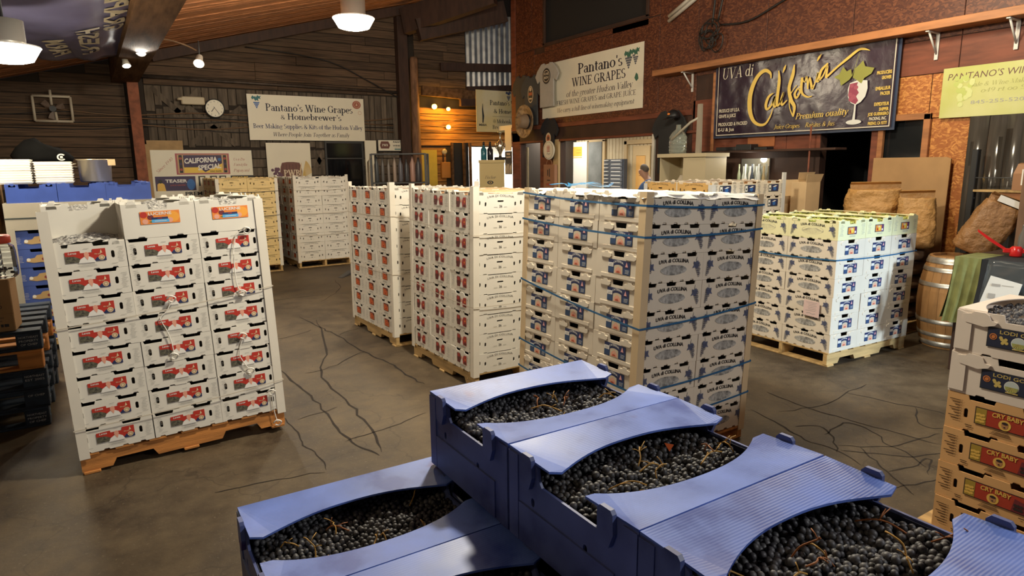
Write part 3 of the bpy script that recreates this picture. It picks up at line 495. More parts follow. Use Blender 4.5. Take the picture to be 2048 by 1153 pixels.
# ---- right wall with its openings, varnished OSB sheets on the upper part
rw_out = [(-5, 0), (4.42, 0), (4.42, 2.2), (5.06, 2.2), (5.06, 0), (12.36, 0), (12.36, 5.62), (-5, 5.62)]
holes = [[(8.02, 1.0), (10.62, 1.0), (10.62, 2.27), (8.02, 2.27)], [(11.30, .9), (12.05, .9), (12.05, 2.27), (11.30, 2.27)], [(3.82, 1.2), (4.28, 1.2), (4.28, 2.27), (3.82, 2.27)], [(8.25, 4.17), (11.15, 4.17), (11.15, 5.2), (8.25, 5.2)]]
wall_right = MB().prism(rw_out, V(RIGHT_X, 0, 0), V(0, 1, 0), V(0, 0, 1), V(.13, 0, 0), 0, holes).build('wall_right', DARK_W, kind='structure')
def sheet(y0, y1, z0, z1, mt, x=RIGHT_X, t=.014, name='osb_panel'):
    return MB().bev(x-t, y0+.004, z0+.004, x, y1-.004, z1-.004, .003).build(name, mt, wall_right)
for y0, y1 in ((7.95, 8.21), (11.15, 11.6), (11.6, 12.34)): sheet(y0, y1, 4.13, 5.6, OSB_R)
sheet(8.21, 11.15, 4.02, 4.17, OSB_R); sheet(8.21, 11.15, 5.2, 5.6, OSB_R)
for y0, y1 in ((7.95, 9.1), (9.1, 10.3), (10.3, 11.5), (11.5, 12.34)): sheet(y0, y1, 2.62, 4.02 if y0 < 11 and y0 > 8 else 4.12, OSB_R)
sheet(7.15, 7.95, 2.45, 4.4, OSB_R); sheet(7.15, 7.95, 4.4, 5.6, OSB_R)
for y0, y1 in ((5.95, 7.15), (4.75, 5.95), (3.55, 4.75), (2.35, 3.55), (1.15, 2.35)): sheet(y0, y1, 3.1, 4.5, OSB_R); sheet(y0, y1, 4.5, 5.6, OSB_R)
for y0, y1 in ((3.55, 4.75), (2.35, 3.55), (1.15, 2.35)): sheet(y0, y1, 2.74, 3.1, RED_W)
sheet(2.6, 3.8, 2.27, 2.74, OSB_O); sheet(3.8, 4.42, 2.31, 2.74, OSB_O); sheet(3.38, 3.76, 0.05, 2.27, OSB_O); sheet(3.8, 4.3, .05, 1.18, OSB_O); sheet(4.30, 4.42, .05, 2.3, RED_W)
for y0, y1 in ((5.06, 5.55), (5.55, 6.1), (6.1, 6.75), (6.75, 7.2)): sheet(y0, y1, 1.98, 2.75, RED_W, name='wall_panel')
MB().box(RIGHT_X-.012, 5.72, 2.03, RIGHT_X-.002, 6.15, 2.5).build('wall_panel', mat('orange_plywood', (.40, .13, .04), .6, var=.2), wall_right).location.x = -.02
trimb = lambda y0, y1, z0, z1, mt=RED_W, d=.05, nm='trim_board': MB().bev(RIGHT_X-d, y0, z0, RIGHT_X-.001, y1, z1, .004).build(nm, mt, wall_right)
trimb(7.2, 12.36, 2.54, 2.62); trimb(7.1, 12.36, 2.27, 2.31, RED_W, .04); trimb(7.2, 12.36, 2.31, 2.54, DARK_W, .03)
trimb(10.62, 10.80, .5, 2.31, mat('cream_window_post', (.50, .36, .18), .6)); trimb(10.80, 11.30, .5, 2.27, RED_W, .02); trimb(12.05, 12.36, .4, 2.5, RED_W, .03); trimb(12.2, 12.37, 2.6, 5.6, RED_W, .03)
trimb(7.98, 8.03, .9, 2.29, flat('white_window_trim', (.72, .68, .58)))
trimb(3.76, 3.83, 1.0, 2.32, SHELF_W); trimb(4.26, 4.32, 1.0, 2.32, SHELF_W); trimb(3.76, 4.32, 2.26, 2.33, SHELF_W)
for y0, y1, z0, z1 in ((8.2, 8.26, 4.15, 5.2), (11.12, 11.18, 4.15, 5.2), (8.2, 11.18, 4.12, 4.18)): trimb(y0, y1, z0, z1, DARK_W, .04)
MB().box(RIGHT_X+.03, 8.25, 4.17, RIGHT_X+.05, 11.15, 5.2).build('vent_shade_sheet', flat('vent_shade_black', (.012, .010, .009), .9), wall_right)  # black sheet stands for the shade inside the vent opening
GLASS_D = flat('dark_glass', (.012, .013, .014), .07)
MB().box(RIGHT_X+.03, 3.82, 1.2, RIGHT_X+.04, 4.28, 2.27).build('window_2', GLASS_D, kind='structure')
# store room behind the doorway, its darkness put into the wall colour
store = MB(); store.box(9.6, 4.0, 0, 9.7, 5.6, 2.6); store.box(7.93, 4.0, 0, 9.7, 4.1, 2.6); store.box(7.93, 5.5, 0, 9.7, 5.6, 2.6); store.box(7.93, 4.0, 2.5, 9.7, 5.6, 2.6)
store.build('wall_store', flat('store_shade_black', (.012, .011, .012), .8), kind='structure')
# heavy grey strip curtain at the right end of the wall
CURT = mat('smoky_strip_vinyl', (.075, .066, .056), .16, var=.3, scale=4, stretch=(6, 6, .5), spec=.7)
cur = thing('strip_curtain', 'smoky grey vinyl strip curtain hanging below the yellow banner', 'curtain', (RIGHT_X-.05, 3.36, 0))
for i in range(9):
    y0 = -.16*i; MB().loft([[(-.01-.012*math.sin(i*2+z), y0, z), (-.016-.02*math.sin(i*3.1+z*1.3), y0-.09, z), (-.012, y0-.175, z), (-.008, y0-.175, z), (-.012-.02*math.sin(i*3.1+z*1.3), y0-.09, z), (-.006-.012*math.sin(i*2+z), y0, z)] for z in (.05, .8, 1.5, 2.26)], smooth=True).build('strip', CURT, cur)
# left wall
MB().box(-5.12, -4, 0, -5, 16, 2.4).build('wall_left', W_WOOD, kind='structure')
# ================================================================== grape lugs (cartons)
def slot(cx, cy, w, h, n=4):
    """stadium outline, longer axis vertical when h > w"""
    r = min(w, h)/2; out = []
    if h >= w:
        for s, c in ((0, cy+h/2-r), (PI, cy-h/2+r)): out += [(cx+r*math.cos(s+PI*i/n), c+r*math.sin(s+PI*i/n)) for i in range(n+1)]
    else:
        for s, c in ((-PI/2, cx+w/2-r), (PI/2, cx-w/2+r)): out += [(c+r*math.cos(s+PI*i/n), cy+r*math.sin(s+PI*i/n)) for i in range(n+1)]
    return out
def wall_outline(w, h, top=(), bot=(), slant=.006):
    """w x h wall centred on u = 0 with notches cut from its top and bottom edges: (u0, u1, depth)"""
    p = [(-w/2, 0)]
    for a, b, d in sorted(bot): p += [(a, 0), (a+slant, d), (b-slant, d), (b, 0)]
    p += [(w/2, 0), (w/2, h)]
    for a, b, d in sorted(top, reverse=True): p += [(b, h), (b-slant, h-d), (a+slant, h-d), (a, h)]
    p.append((-w/2, h)); return p
def lug_body(W, L, h, sh, lg, mats, t=.006, flap=None, tabs=0.0, inner=True, lm=0):
    """open carton: sh / lg = dict(top, bot, holes) of the short (label) and long walls"""
    mb = MB(); g = .0015; W -= 2*g; L -= 2*g
    hh = h-.0015
    for s in (-1, 1):
        O = V(0, s*L/2, 0); U = V(-s, 0, 0)
        mb.prism(wall_outline(W, hh, sh.get('top', ()), sh.get('bot', ())), O, U, V(0, 0, 1), V(0, -s*t, 0), 0, [slot(*q) for q in sh.get('holes', ())])
        O = V(s*W/2, 0, 0); U = V(0, s, 0)
        mb.prism(wall_outline(L-2*t, hh, lg.get('top', ()), lg.get('bot', ())), O, U, V(0, 0, 1), V(-s*t, 0, 0), lm, [slot(*q) for q in lg.get('holes', ())])
    mb.box(-W/2+t, -L/2+t, .004, W/2-t, L/2-t, .010)
    if inner:   # dark inner walls added, shade behind the hand holes put into their colour
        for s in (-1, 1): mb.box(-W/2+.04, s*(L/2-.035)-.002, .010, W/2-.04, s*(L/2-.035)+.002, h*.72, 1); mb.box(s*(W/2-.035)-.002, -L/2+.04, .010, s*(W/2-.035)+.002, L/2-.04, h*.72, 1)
    if flap:    # curved ledges along the long sides
        a0, a1 = flap
        for s in (-1, 1):
            N = 14; pts = [(-L/2+t, 0), (L/2-t, 0)]
            for i in range(N+1):
                y = (L/2-t)*(1-2*i/N); pts.append((y, a0+(a1-a0)*min(1, (abs(2*y/L)/.92))**2.2))
            mb.prism(pts, V(s*W/2, 0, hh), V(0, 1, 0), V(-s, 0, 0), V(0, 0, .004))
    if tabs:
        for s in (-1, 1):
            for u in (-W*.36, W*.36): mb.prism([(u-.028, -.02), (u+.028, -.02), (u+.026, .0), (u+.014, tabs), (u-.014, tabs), (u-.026, .0)], V(0, s*L/2, hh), V(-s, 0, 0), V(0, 0, 1), V(0, -s*.005, 0))
            for u in (-L*.38, L*.38): mb.prism([(u-.03, -.018), (u+.03, -.018), (u+.028, .0), (u+.015, tabs*.9), (u-.015, tabs*.9), (u-.028, .0)], V(s*W/2, 0, hh), V(0, s, 0), V(0, 0, 1), V(-s*.005, 0, 0))
    return mb.mesh('grape_lug', mats)
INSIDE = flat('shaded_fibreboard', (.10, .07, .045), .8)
def fr_short(W, L, e=.0012): return (V(0, -L/2-e, 0), V(1, 0, 0), V(0, 0, 1))
def fr_long(W, L, s, e=.0012): return (V(s*(W/2+e), 0, 0), V(0, s, 0), V(0, 0, 1))
W0, L0, H0 = .40, .50, .166
# ---- printed faces (each returns a mesh that sits just proud of the board)
def dashes(mb, fr, u0, u1, v0, v1, rows, m, jit=0.0, thick=.0022):
    for i in range(rows):
        v = v0+(v1-v0)*(i+.5)/rows; a = u0+rnd.uniform(0, jit); b = u1-rnd.uniform(0, jit); mb.rect(fr, a, v-thick/2, b, v+thick/2, m)
def label_lanza(W=W0, L=L0, h=H0):
    fr = fr_short(W, L); mb = MB(); u0, u1, v0, v1 = -.105, .095, .052, .127
    mb.flat2([(u0, v0), (u1, v0), (u1, v1), (.030, v1), (.028, .108), (-.030, .108), (-.032, v1-.005), (u0, v1-.008)], fr, 0)
    f2 = (fr[0]-V(0, .0005, 0), fr[1], fr[2]); f3 = (fr[0]-V(0, .001, 0), fr[1], fr[2])
    mb.flat2([(u0, v0), (-.03, v0), (-.035, .075), (-.06, .09), (u0, .094)], f2, 1); mb.flat2([(.03, v0), (u1, v0), (u1, .075), (.05, .075)], f2, 2)
    mb.flat2([(-.045, .046), (.042, .046), (.030, .072), (.010, .085), (-.012, .085), (-.034, .07)], f2, 3); mb.disc(f3, -.001, .096, .013, .017, 4, 10); mb.disc(f3, .072, .072, .016, m=5, n=12); mb.ring2((f3[0]-V(0, .0004, 0), f3[1], f3[2]), .072, .072, .009, .011, 6, 12)
    mb.flat2([(.066, .1), (.072, .122), (.078, .1)], f3, 5); mb.flat2([(-.012, .085), (.01, .085), (.002, .062)], f3, 4)
    text(mb, 'Lanza', f3, -.09, .104, .013, 3, shear=.25, bold=.01, align='l'); text(mb, 'the pal', f3, .038, .093, .008, 5, bold=.01, align='l')
    return mb.label_mesh([RED, DKGRAPE, NAVY, WHITE_P, PINK, flat('cream_print', (.78, .62, .38)), MAROON])
def print_lanza(W=W0, L=L0, h=H0):
    fr = fr_short(W, L); mb = MB()
    for u0, u1 in ((-.185, -.150), (.152, .188)): dashes(mb, fr, u0, u1, .035, .135, 9, 0, .012, .002)
    dashes(mb, fr, -.05, .05, .024, .040, 3, 0, .02, .0018); mb.rect(fr, -.012, .132, .014, .134, 0); mb.rect(fr, -.16, .028, -.13, .030); mb.rect(fr, .12, .028, .15, .030)
    return mb.mesh('lettering', [INK_G])
def label_lucerne(W, L, h):
    fr = fr_short(W, L); mb = MB(); f2 = (fr[0]-V(0, .0005, 0), fr[1], fr[2]); f3 = (fr[0]-V(0, .001, 0), fr[1], fr[2])
    mb.rect(fr, -.105, .085, .11, .165, 0); mb.disc(f2, -.085, .145, .020, m=1); mb.disc(f2, -.05, .128, .017, m=2); mb.disc(f2, -.08, .102, .016, m=4); mb.disc(f2, .075, .125, .033, m=5); mb.disc(f2, .055, .105, .016, m=4)
    mb.rect(f2, -.045, .112, .045, .126, 3); mb.rect(f2, -.045, .092, .05, .112, 6); mb.flat2([(-.06, .1), (-.045, .106), (-.045, .094)], f3, 7); text(mb, 'LUCERNE', f3, .003, .141, .018, 8, bold=.02, width=.125); text(mb, 'LODI', f3, 0, .115, .007, 1, bold=.02); mb.rect(f3, -.03, .1, .035, .103, 8)
    return mb.label_mesh([ORANGE, RED, MAROON, NAVY, PINK, flat('bright_orange', (.88, .38, .05)), SKY, GREEN, WHITE_P])
def label_square(W=W0, L=L0, h=H0):
    fr = fr_short(W, L); mb = MB(); f2 = (fr[0]-V(0, .0005, 0), fr[1], fr[2]); f3 = (fr[0]-V(0, .001, 0), fr[1], fr[2])
    mb.rect(fr, -.062, .052, .062, .132, 0); mb.rect(f2, -.054, .058, .054, .120, 1); mb.disc(f3, .0, .09, .024, m=2); mb.rect(f3, .03, .105, .05, .125, 3); mb.disc((f3[0]-V(0, .0004, 0), f3[1], f3[2]), .0, .092, .011, m=4)
    return mb.label_mesh([flat('dark_red_border', (.16, .02, .015)), flat('rust_orange', (.60, .16, .045)), RED, flat('dark_print', (.06, .03, .03)), ORANGE])
def label_twin(W=W0, L=L0, h=H0):
    fr = fr_short(W, L); mb = MB(); f2 = (fr[0]-V(0, .0005, 0), fr[1], fr[2]); f3 = (fr[0]-V(0, .001, 0), fr[1], fr[2])
    mb.flat2([(-.082, .045), (-.02, .045), (-.016, .09), (-.03, .128), (-.082, .13)], fr, 0); mb.flat2([(.016, .05), (.078, .045), (.078, .128), (.03, .125), (.012, .09)], fr, 1); mb.rect(f2, -.078, .095, -.035, .125, 1); mb.rect(f2, .035, .05, .074, .07, 0)
    mb.flat2([(-.03, .042), (.022, .042), (.008, .085), (-.014, .085)], f2, 2); mb.disc(f3, -.002, .098, .011, .015, 3, 10); mb.rect(f3, .048, .085, .066, .1, 4)
    return mb.label_mesh([flat('dark_wine_print', (.12, .025, .022)), flat('wine_red_print', (.40, .045, .035)), WHITE_P, PINK, ORANGE])
def print_short(W=W0, L=L0, h=H0):
    fr = fr_short(W, L); mb = MB()
    for u0, u1 in ((-.178, -.122), (.122, .178)): dashes(mb, fr, u0, u1, .035, .135, 9, 0, .02, .003)
    dashes(mb, fr, -.06, .06, .022, .038, 3, 0, .03, .0025)
    return mb.mesh('lettering', [INK_G])
def bunch(mb, fr, u, v, s, flip, m, m2, h=.11):
    """drawn grape bunch: leaf, stem and a tapering cluster of ringed berries"""
    mb.stroke(fr, [(u, v+h*.95, .002), (u+flip*.004, v+h*.75, .003), (u-flip*.002, v+h*.55, .002)], m)
    mb.flat2([(u-.018*s, v+h*.62), (u-.008*s, v+h*.78), (u+.006*s, v+h*.7), (u+.02*s, v+h*.74), (u+.018*s, v+h*.56), (u+.028*s, v+h*.42), (u+.008*s, v+h*.46), (u-.006*s, v+h*.40)], fr, m2)
    f2 = (fr[0]+fr[1].cross(fr[2])*.0004, fr[1], fr[2])
    for i in range(7):
        for j in range(max(1, 4-int(i*.5))):
            cu = u-flip*(.004*i)+(j-(3-i*.45)/2)*.0125; cv = v+h*.66-i*.0125; mb.ring2(f2, cu, cv, .0046, .0074, m, 8)
def print_collina(W=W0, L=L0, h=H0, rays=False, s=1):
    """long-side print: the words, the landscape and the two grape bunches, each a part of its own"""
    fr = fr_long(W, L, s); f2 = (fr[0]+fr[1].cross(fr[2])*.0005, fr[1], fr[2]); ms = [INK, INK_G, INK_GR, flat('berry_ink', (.06, .07, .12)), INK_B]
    tx = MB(); text(tx, 'UVA di COLLINA', fr, 0, .108, .021, 0, bold=.03, width=.245, arc=.009); mb = MB()
    if rays:
        for i in range(15):
            a = (i-7)*.014; mb.stroke(fr, [(a*.35, .095, .001), (a, .07, .002), (a*1.1, .045+abs(i-7)*.003, .003)], 1)
        mb.ring2(fr, 0, .075, .105, .108, 1, 20, .32)
    else:
        pts = []
        for i in range(22):
            a = 2*PI*i/22; r = 1+.12*noise.noise(V(math.cos(a)*2+s, math.sin(a)*2, 3)); pts.append((.108*r*math.cos(a), .071+.029*r*math.sin(a)))
        mb.flat2(pts, fr, 2)
        for i in range(4): mb.stroke(f2, [(-.08+.02*i, .082-.006*i, .001), (-.02, .09-.008*i, .003), (.05, .078-.006*i, .002), (.085-.01*i, .08-.007*i, .001)], 1)
    bl = MB(); bunch(bl, fr, -.190, .022, 1.25, 1, 3, 4, .125); br = MB(); bunch(br, fr, .190, .022, -1.25, -1, 3, 4, .125)
    return [tx.mesh('lettering', ms), mb.mesh('landscape_print', ms), bl.mesh('grape_print', ms), br.mesh('grape_print', ms)]
def print_36(W=W0, L=L0, h=H0, s=1):
    fr = fr_long(W, L, s); mb = MB(); text(mb, 'UVA DI COLLINA', fr, 0, .124, .016, 0, bold=-.002, width=.25, arc=.012); nb = MB(); text(nb, '36', fr, 0, .048, .020, 0, bold=.012)
    for a, b in ((-.065, -.03), (.03, .06)): nb.rect(fr, a, .050, b, .053, 1)
    return [mb.mesh('lettering', [INK, INK_G]), nb.mesh('lettering', [INK, INK_G])]
def label_caterina(W=W0, L=L0, h=H0):
    fr = fr_short(W, L); mb = MB(); f2 = (fr[0]-V(0, .0005, 0), fr[1], fr[2]); f3 = (fr[0]-V(0, .001, 0), fr[1], fr[2]); f4 = (fr[0]-V(0, .0014, 0), fr[1], fr[2])
    mb.rect(fr, -.085, .036, .102, .118, 0); mb.rect(f2, -.085, .040, -.038, .072, 1); mb.rect(f2, .05, .040, .102, .072, 1); mb.rect(f2, -.085, .074, -.04, .098, 2)
    pts = [(-.040, .036), (.048, .036), (.048, .09)]+[(.004+.046*math.cos(PI*i/8), .09+.020*math.sin(PI*i/8)) for i in range(1, 8)]+[(-.042, .09)]
    pts = [(-.034, .036), (.042, .036), (.040, .082), (.022, .088), (.004, .090), (-.014, .088), (-.032, .082)]; mb.flat2(pts, f2, 3); text(mb, 'CATERINA', f4, .004, .094, .0125, 2, bold=.012, width=.086, arc=.010)
    mb.flat2([(.0+x, y) for x, y in ((-.024, .040), (.034, .040), (.03, .06), (.018, .072), (.008, .074), (.006, .088), (.002, .074), (-.010, .072), (-.022, .058))], f3, 5); mb.flat2([(-.012, .044), (.02, .044), (.014, .054), (-.008, .054)], f4, 6); mb.disc(f4, .004, .064, .006, m=7, n=8)
    mb.flat2([(.062, .083), (.086, .083), (.074, .112)], f3, 8); dashes(mb, f3, .058, .096, .044, .068, 3, 2, .01, .002); dashes(mb, f3, -.08, -.045, .078, .094, 2, 0, .006, .0015)
    return mb.label_mesh([NAVY, flat('mid_blue_print', (.03, .07, .17)), WHITE_P, flat('sand_print', (.62, .54, .40)), INK, PINK, flat('brick_print', (.50, .10, .05)), flat('face_print', (.72, .50, .36)), flat('pink_print', (.80, .40, .40))])
def lip_tabs(W=W0, L=L0, h=H0):
    """folded lugs either side of the hand notch, standing proud of the label wall"""
    mb = MB(); y = -L/2+.0015
    for s in (-1, 1):
        c = s*.105; mb.prism([(c-.045, .134), (c-.03, .124), (c+.03, .124), (c+.045, .134), (c+.045, .150), (c+.02, .152), (c+.014, .164), (c-.014, .164), (c-.02, .152), (c-.045, .150)], V(0, y, 0), V(1, 0, 0), V(0, 0, 1), V(0, -.005, 0))
    mb.box(-W/2+.05, y-.0035, .010, W/2-.04, y, .030); return mb.mesh('folded_tab', [LUG_C])
def label_muscat(W=W0, L=L0, h=H0):
    fr = fr_short(W, L); mb = MB(); f2 = (fr[0]-V(0, .0005, 0), fr[1], fr[2]); f3 = (fr[0]-V(0, .001, 0), fr[1], fr[2])
    mb.rect(fr, -.07, .045, .06, .112, 0); mb.rect(f2, -.064, .05, .054, .106, 1); mb.disc(f3, -.005, .078, .02, m=2); mb.disc(f3, -.035, .07, .012, m=3); mb.rect(f3, .025, .05, .054, .106, 4); mb.disc((f3[0]-V(0, .0004, 0), f3[1], f3[2]), .035, .065, .01, m=5); text(mb, 'SUN', (f3[0]-V(0, .0004, 0), f3[1], f3[2]), -.02, .088, .012, 5, bold=.02)
    return mb.label_mesh([NAVY, flat('amber_label', (.72, .28, .04)), YELLOW, RED, PURPLE, WHITE_P])
def label_bluebird(W=W0, L=L0, h=H0):
    fr = fr_short(W, L); mb = MB(); f2 = (fr[0]-V(0, .0005, 0), fr[1], fr[2]); f3 = (fr[0]-V(0, .001, 0), fr[1], fr[2])
    mb.rect(fr, -.085, .05, .085, .132, 0); mb.rect(f2, -.035, .055, .08, .127, 1); mb.disc(f3, .02, .082, .027, .022, 2); mb.flat2([(-.02, .1), (.03, .118), (.06, .112), (.02, .1)], f3, 3); mb.rect(f2, -.08, .06, -.045, .12, 3); mb.disc(f3, -.062, .085, .012, m=0)
    return mb.label_mesh([flat('dark_green_print', (.05, .07, .07)), NAVY, BLUE, WHITE_P])
def print_dark_ends(W=W0, L=L0, h=H0):
    fr = fr_short(W, L); mb = MB()
    for u0, u1 in ((-.18, -.12), (.12, .18)): dashes(mb, fr, u0, u1, .03, .14, 7, 0, .015, .005)
    return mb.mesh('lettering', [INK_G])
SH_A = dict(top=[(-.188, -.082, .020), (.034, .138, .020)], bot=[(-.175, -.142, .009), (-.078, -.044, .009), (.022, .056, .009), (.118, .150, .009)], holes=[(-.158, .086, .017, .046), (.130, .086, .017, .046)])
LG_36 = dict(holes=[(-.195, .085, .016, .034), (-.140, .075, .016, .034), (.140, .075, .016, .034), (.195, .085, .016, .034), (0, .098, .060, .013)], top=[(-.12, .12, .006)], bot=[(-.16, -.12, .006), (.12, .16, .006)])
SH_B = dict(top=[(-.11, -.035, .020), (.035, .11, .020)], bot=[(-.135, -.115, .012), (-.04, -.02, .012), (.02, .04, .012), (.115, .135, .012)], holes=[(-.092, .092, .010, .055), (.092, .092, .010, .055)])
SH_D = dict(top=[(-.052, .052, .034)], bot=[])
LG_D = dict(top=[(-.215, -.130, .020), (-.052, .030, .020), (.105, .190, .020)], bot=[(-.205, -.170, .012), (-.118, -.083, .012), (-.030, .005, .012), (.058, .093, .012), (.142, .177, .012)])
SH_D['top'] = [(-.048, .048, .030)]
KINDS = {}
def kind(name, sh, lg, board, label, prn, lprn, h=H0, W=W0, L=L0, tab=.016, tabs_mesh=None, words='white grape carton', lboard=None):
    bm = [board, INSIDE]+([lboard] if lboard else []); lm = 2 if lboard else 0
    KINDS[name] = dict(h=h, W=W, L=L, body=lug_body(W, L, h, sh, lg, bm, lm=lm), top=lug_body(W, L, h, sh, lg, bm, flap=(.035, .11), tabs=tab, inner=False, lm=lm), label=label, prn=prn, lprn=lprn, tabs=tabs_mesh, words=words)
kind('lanza', SH_A, LG_36, LUG_W, label_lanza(), print_lanza(), None, words='white carton with red picture label')
SH_L = dict(top=[(-.06, .05, .035)], bot=[(-.13, -.09, .01), (.08, .12, .01)])
kind('lucerne', SH_L, {}, LUG_W, label_lucerne(W0, L0, .215), None, None, h=.215, tab=.022, words='tall white carton with orange label')
kind('square', SH_B, LG_36, LUG_W, label_square(), print_short(), dict(R=print_36()), words='white carton with small rust-orange label')
kind('twin', SH_B, LG_36, LUG_W, label_twin(), print_short(), dict(R=print_36()), words='white carton with split dark-red label')
kind('caterina', SH_D, LG_D, LUG_C, label_caterina(), None, dict(L=print_collina(s=-1), R=print_collina(s=1)), tabs_mesh=lip_tabs(), words='cream carton with navy portrait label')
kind('muscat', SH_D, LG_D, LUG_G, label_muscat(), print_short(), dict(L=print_collina(rays=True, s=-1)), words='pale yellow carton of green grapes')
kind('plain36', SH_B, LG_36, LUG_W, label_square(), print_dark_ends(), dict(R=print_36()), words='plain white carton')
kind('yellow36', SH_B, LG_36, LUG_Y, label_square(), print_dark_ends(), dict(R=print_36()), words='yellow carton')
kind('bluebird', SH_B, LG_36, LUG_C, label_bluebird(), print_dark_ends(), dict(L=print_36(s=-1)), words='tan carton with dark blue label', lboard=mat('honey_fibreboard', (.66, .40, .13), .6, var=.08, scale=3))
# ================================================================== pallets
PH = .131
def make_pallet_meshes(mt, ln=1.2, wd=1.0, ph=PH):
    st = MB(); a = ln/2; z0, z1 = .016, ph-.016
    o = [(-a, z0), (-a+.16, z0), (-a+.185, z0+.045), (-a+.385, z0+.045), (-a+.41, z0), (a-.41, z0), (a-.385, z0+.045), (a-.185, z0+.045), (a-.16, z0), (a, z0), (a, z1), (-a, z1)]
    st.prism(o, V(0, -.019, 0), V(1, 0, 0), V(0, 0, 1), V(0, .038, 0))
    tb = MB().bev(-.05, -wd/2, z1, .05, wd/2, ph, .004); bb = MB().bev(-.045, -wd/2, 0, .045, wd/2, z0, .004)
    return [x.mesh(n, [mt]) for x, n in ((st, 'stringer'), (tb, 'deck_board'), (bb, 'bottom_board'))]
PAL = {}
def pallet(M, mt, label, ln=1.2, wd=1.0, ph=PH, group='wooden pallets on the floor', nd=7):
    k = (mt.name, ln, wd, ph)
    if k not in PAL: PAL[k] = make_pallet_meshes(mt, ln, wd, ph)
    st, tb, bb = PAL[k]; r = thing('pallet', label, 'pallet', group=group); r.matrix_world = M
    for y in (-wd/2+.03, 0, wd/2-.03): obj('stringer', st, r, (0, y, 0))
    for i in range(nd): obj('deck_board', tb, r, (-ln/2+.05+(ln-.1)*i/(nd-1), 0, 0))
    for x_ in (-ln/2+.05, 0, ln/2-.05): obj('bottom_board', bb, r, (x_, 0, 0))
    return r
def leanM(corner, lx, ly):
    """tilt about a floor corner: the top moves lx, ly metres per metre of height"""
    ax = V(-ly, lx, 0); a = ax.length
    T = Matrix.Translation(corner)
    return T @ (Matrix.Rotation(a, 4, ax.normalized()) if a > 1e-6 else Matrix.Identity(4)) @ Matrix.Translation(-Vector(corner))
# ================================================================== stacks of lugs
ORD = ['top', 'second', 'third', 'fourth', 'fifth', 'sixth', 'seventh', 'eighth', 'bottom']
COLN = ['left', 'middle', 'right']
GREEN_G = mat('green_grape_skin', (.42, .44, .09), .35, var=.3, scale=20)
def mound(W, L, z0, z1, mt, name='contents', bumps=.012, seed=0, res=15):
    mb = MB(); vs = []
    for j in range(res+1):
        for i in range(res+1):
            u, v = i/res*2-1, j/res*2-1; z = z0+(z1-z0)*(1-u*u*.6)*(1-v*v*.5)+bumps*(noise.noise(V(u*6+seed, v*7, seed))+.6*noise.noise(V(u*17, v*19+seed, 3)))
            vs.append((u*W/2, v*L/2, z))
    n = res+1; mb.add(vs, [(j*n+i, j*n+i+1, (j+1)*n+i+1, (j+1)*n+i) for j in range(res) for i in range(res)], 0, bumps < .01); return mb.mesh(name, [mt])
BERRY = {}
def berry_bed(W, L, z, r, mt, seed, name):
    """a bed of touching berries for the open cartons far from the camera"""
    R = random.Random(seed); mb = MB(); ico = [(0, 0, 1), (.894, 0, .447), (.276, .851, .447), (-.724, .526, .447), (-.724, -.526, .447), (.276, -.851, .447), (0, 0, -1), (.724, .526, -.447), (-.276, .851, -.447), (-.894, 0, -.447), (-.276, -.851, -.447), (.724, -.526, -.447)]
    fc = [(0, 1, 2), (0, 2, 3), (0, 3, 4), (0, 4, 5), (0, 5, 1), (1, 7, 2), (2, 8, 3), (3, 9, 4), (4, 10, 5), (5, 11, 1), (2, 7, 8), (3, 8, 9), (4, 9, 10), (5, 10, 11), (1, 11, 7)]
    for i in range(int(W*L/(r*r*3.6))):
        x_, y_ = R.uniform(-W/2, W/2), R.uniform(-L/2, L/2); zz = z+.016*noise.noise(V(x_*14, y_*14, seed))+R.uniform(0, .006); q = r*R.uniform(.8, 1.15)
        mb.add([(x_+a*q, y_+b*q, zz+c*q) for a, b, c in ico], fc, 0, True)
    return mb.mesh(name, [mt])
LUGN = [0]
wA = 'orange pallet stack at left'
def place_lug(K, M, label, group, top=False, fill=None, skip_label=False, jitter=True, side=None):
    k = KINDS[K]; o = obj('grape_carton', k['top' if top else 'body'], None, label=label, cat='carton', group=group)
    J = Matrix.Translation((rnd.uniform(-.002, .002), rnd.uniform(-.004, .002), 0)) @ Matrix.Rotation(rnd.uniform(-.006, .006), 4, 'Z') if jitter else Matrix.Identity(4)
    o.matrix_world = M @ J
    if k['label'] and not skip_label:
        lb = obj('label', k['label'][0], o)
        for t in k['label'][1]: obj('lettering', t, lb)
    if k['prn']: obj('small_print', k['prn'], o, kind='stuff')
    if k['lprn'] and side in k['lprn']: [obj(q.name.split('.')[0], q, o) for q in k['lprn'][side]]
    if k['tabs']: obj('folded_tab', k['tabs'], o)
    if fill: obj(fill[0], fill[1], o, kind='stuff' if fill[0] == 'grapes' else None)
    return o
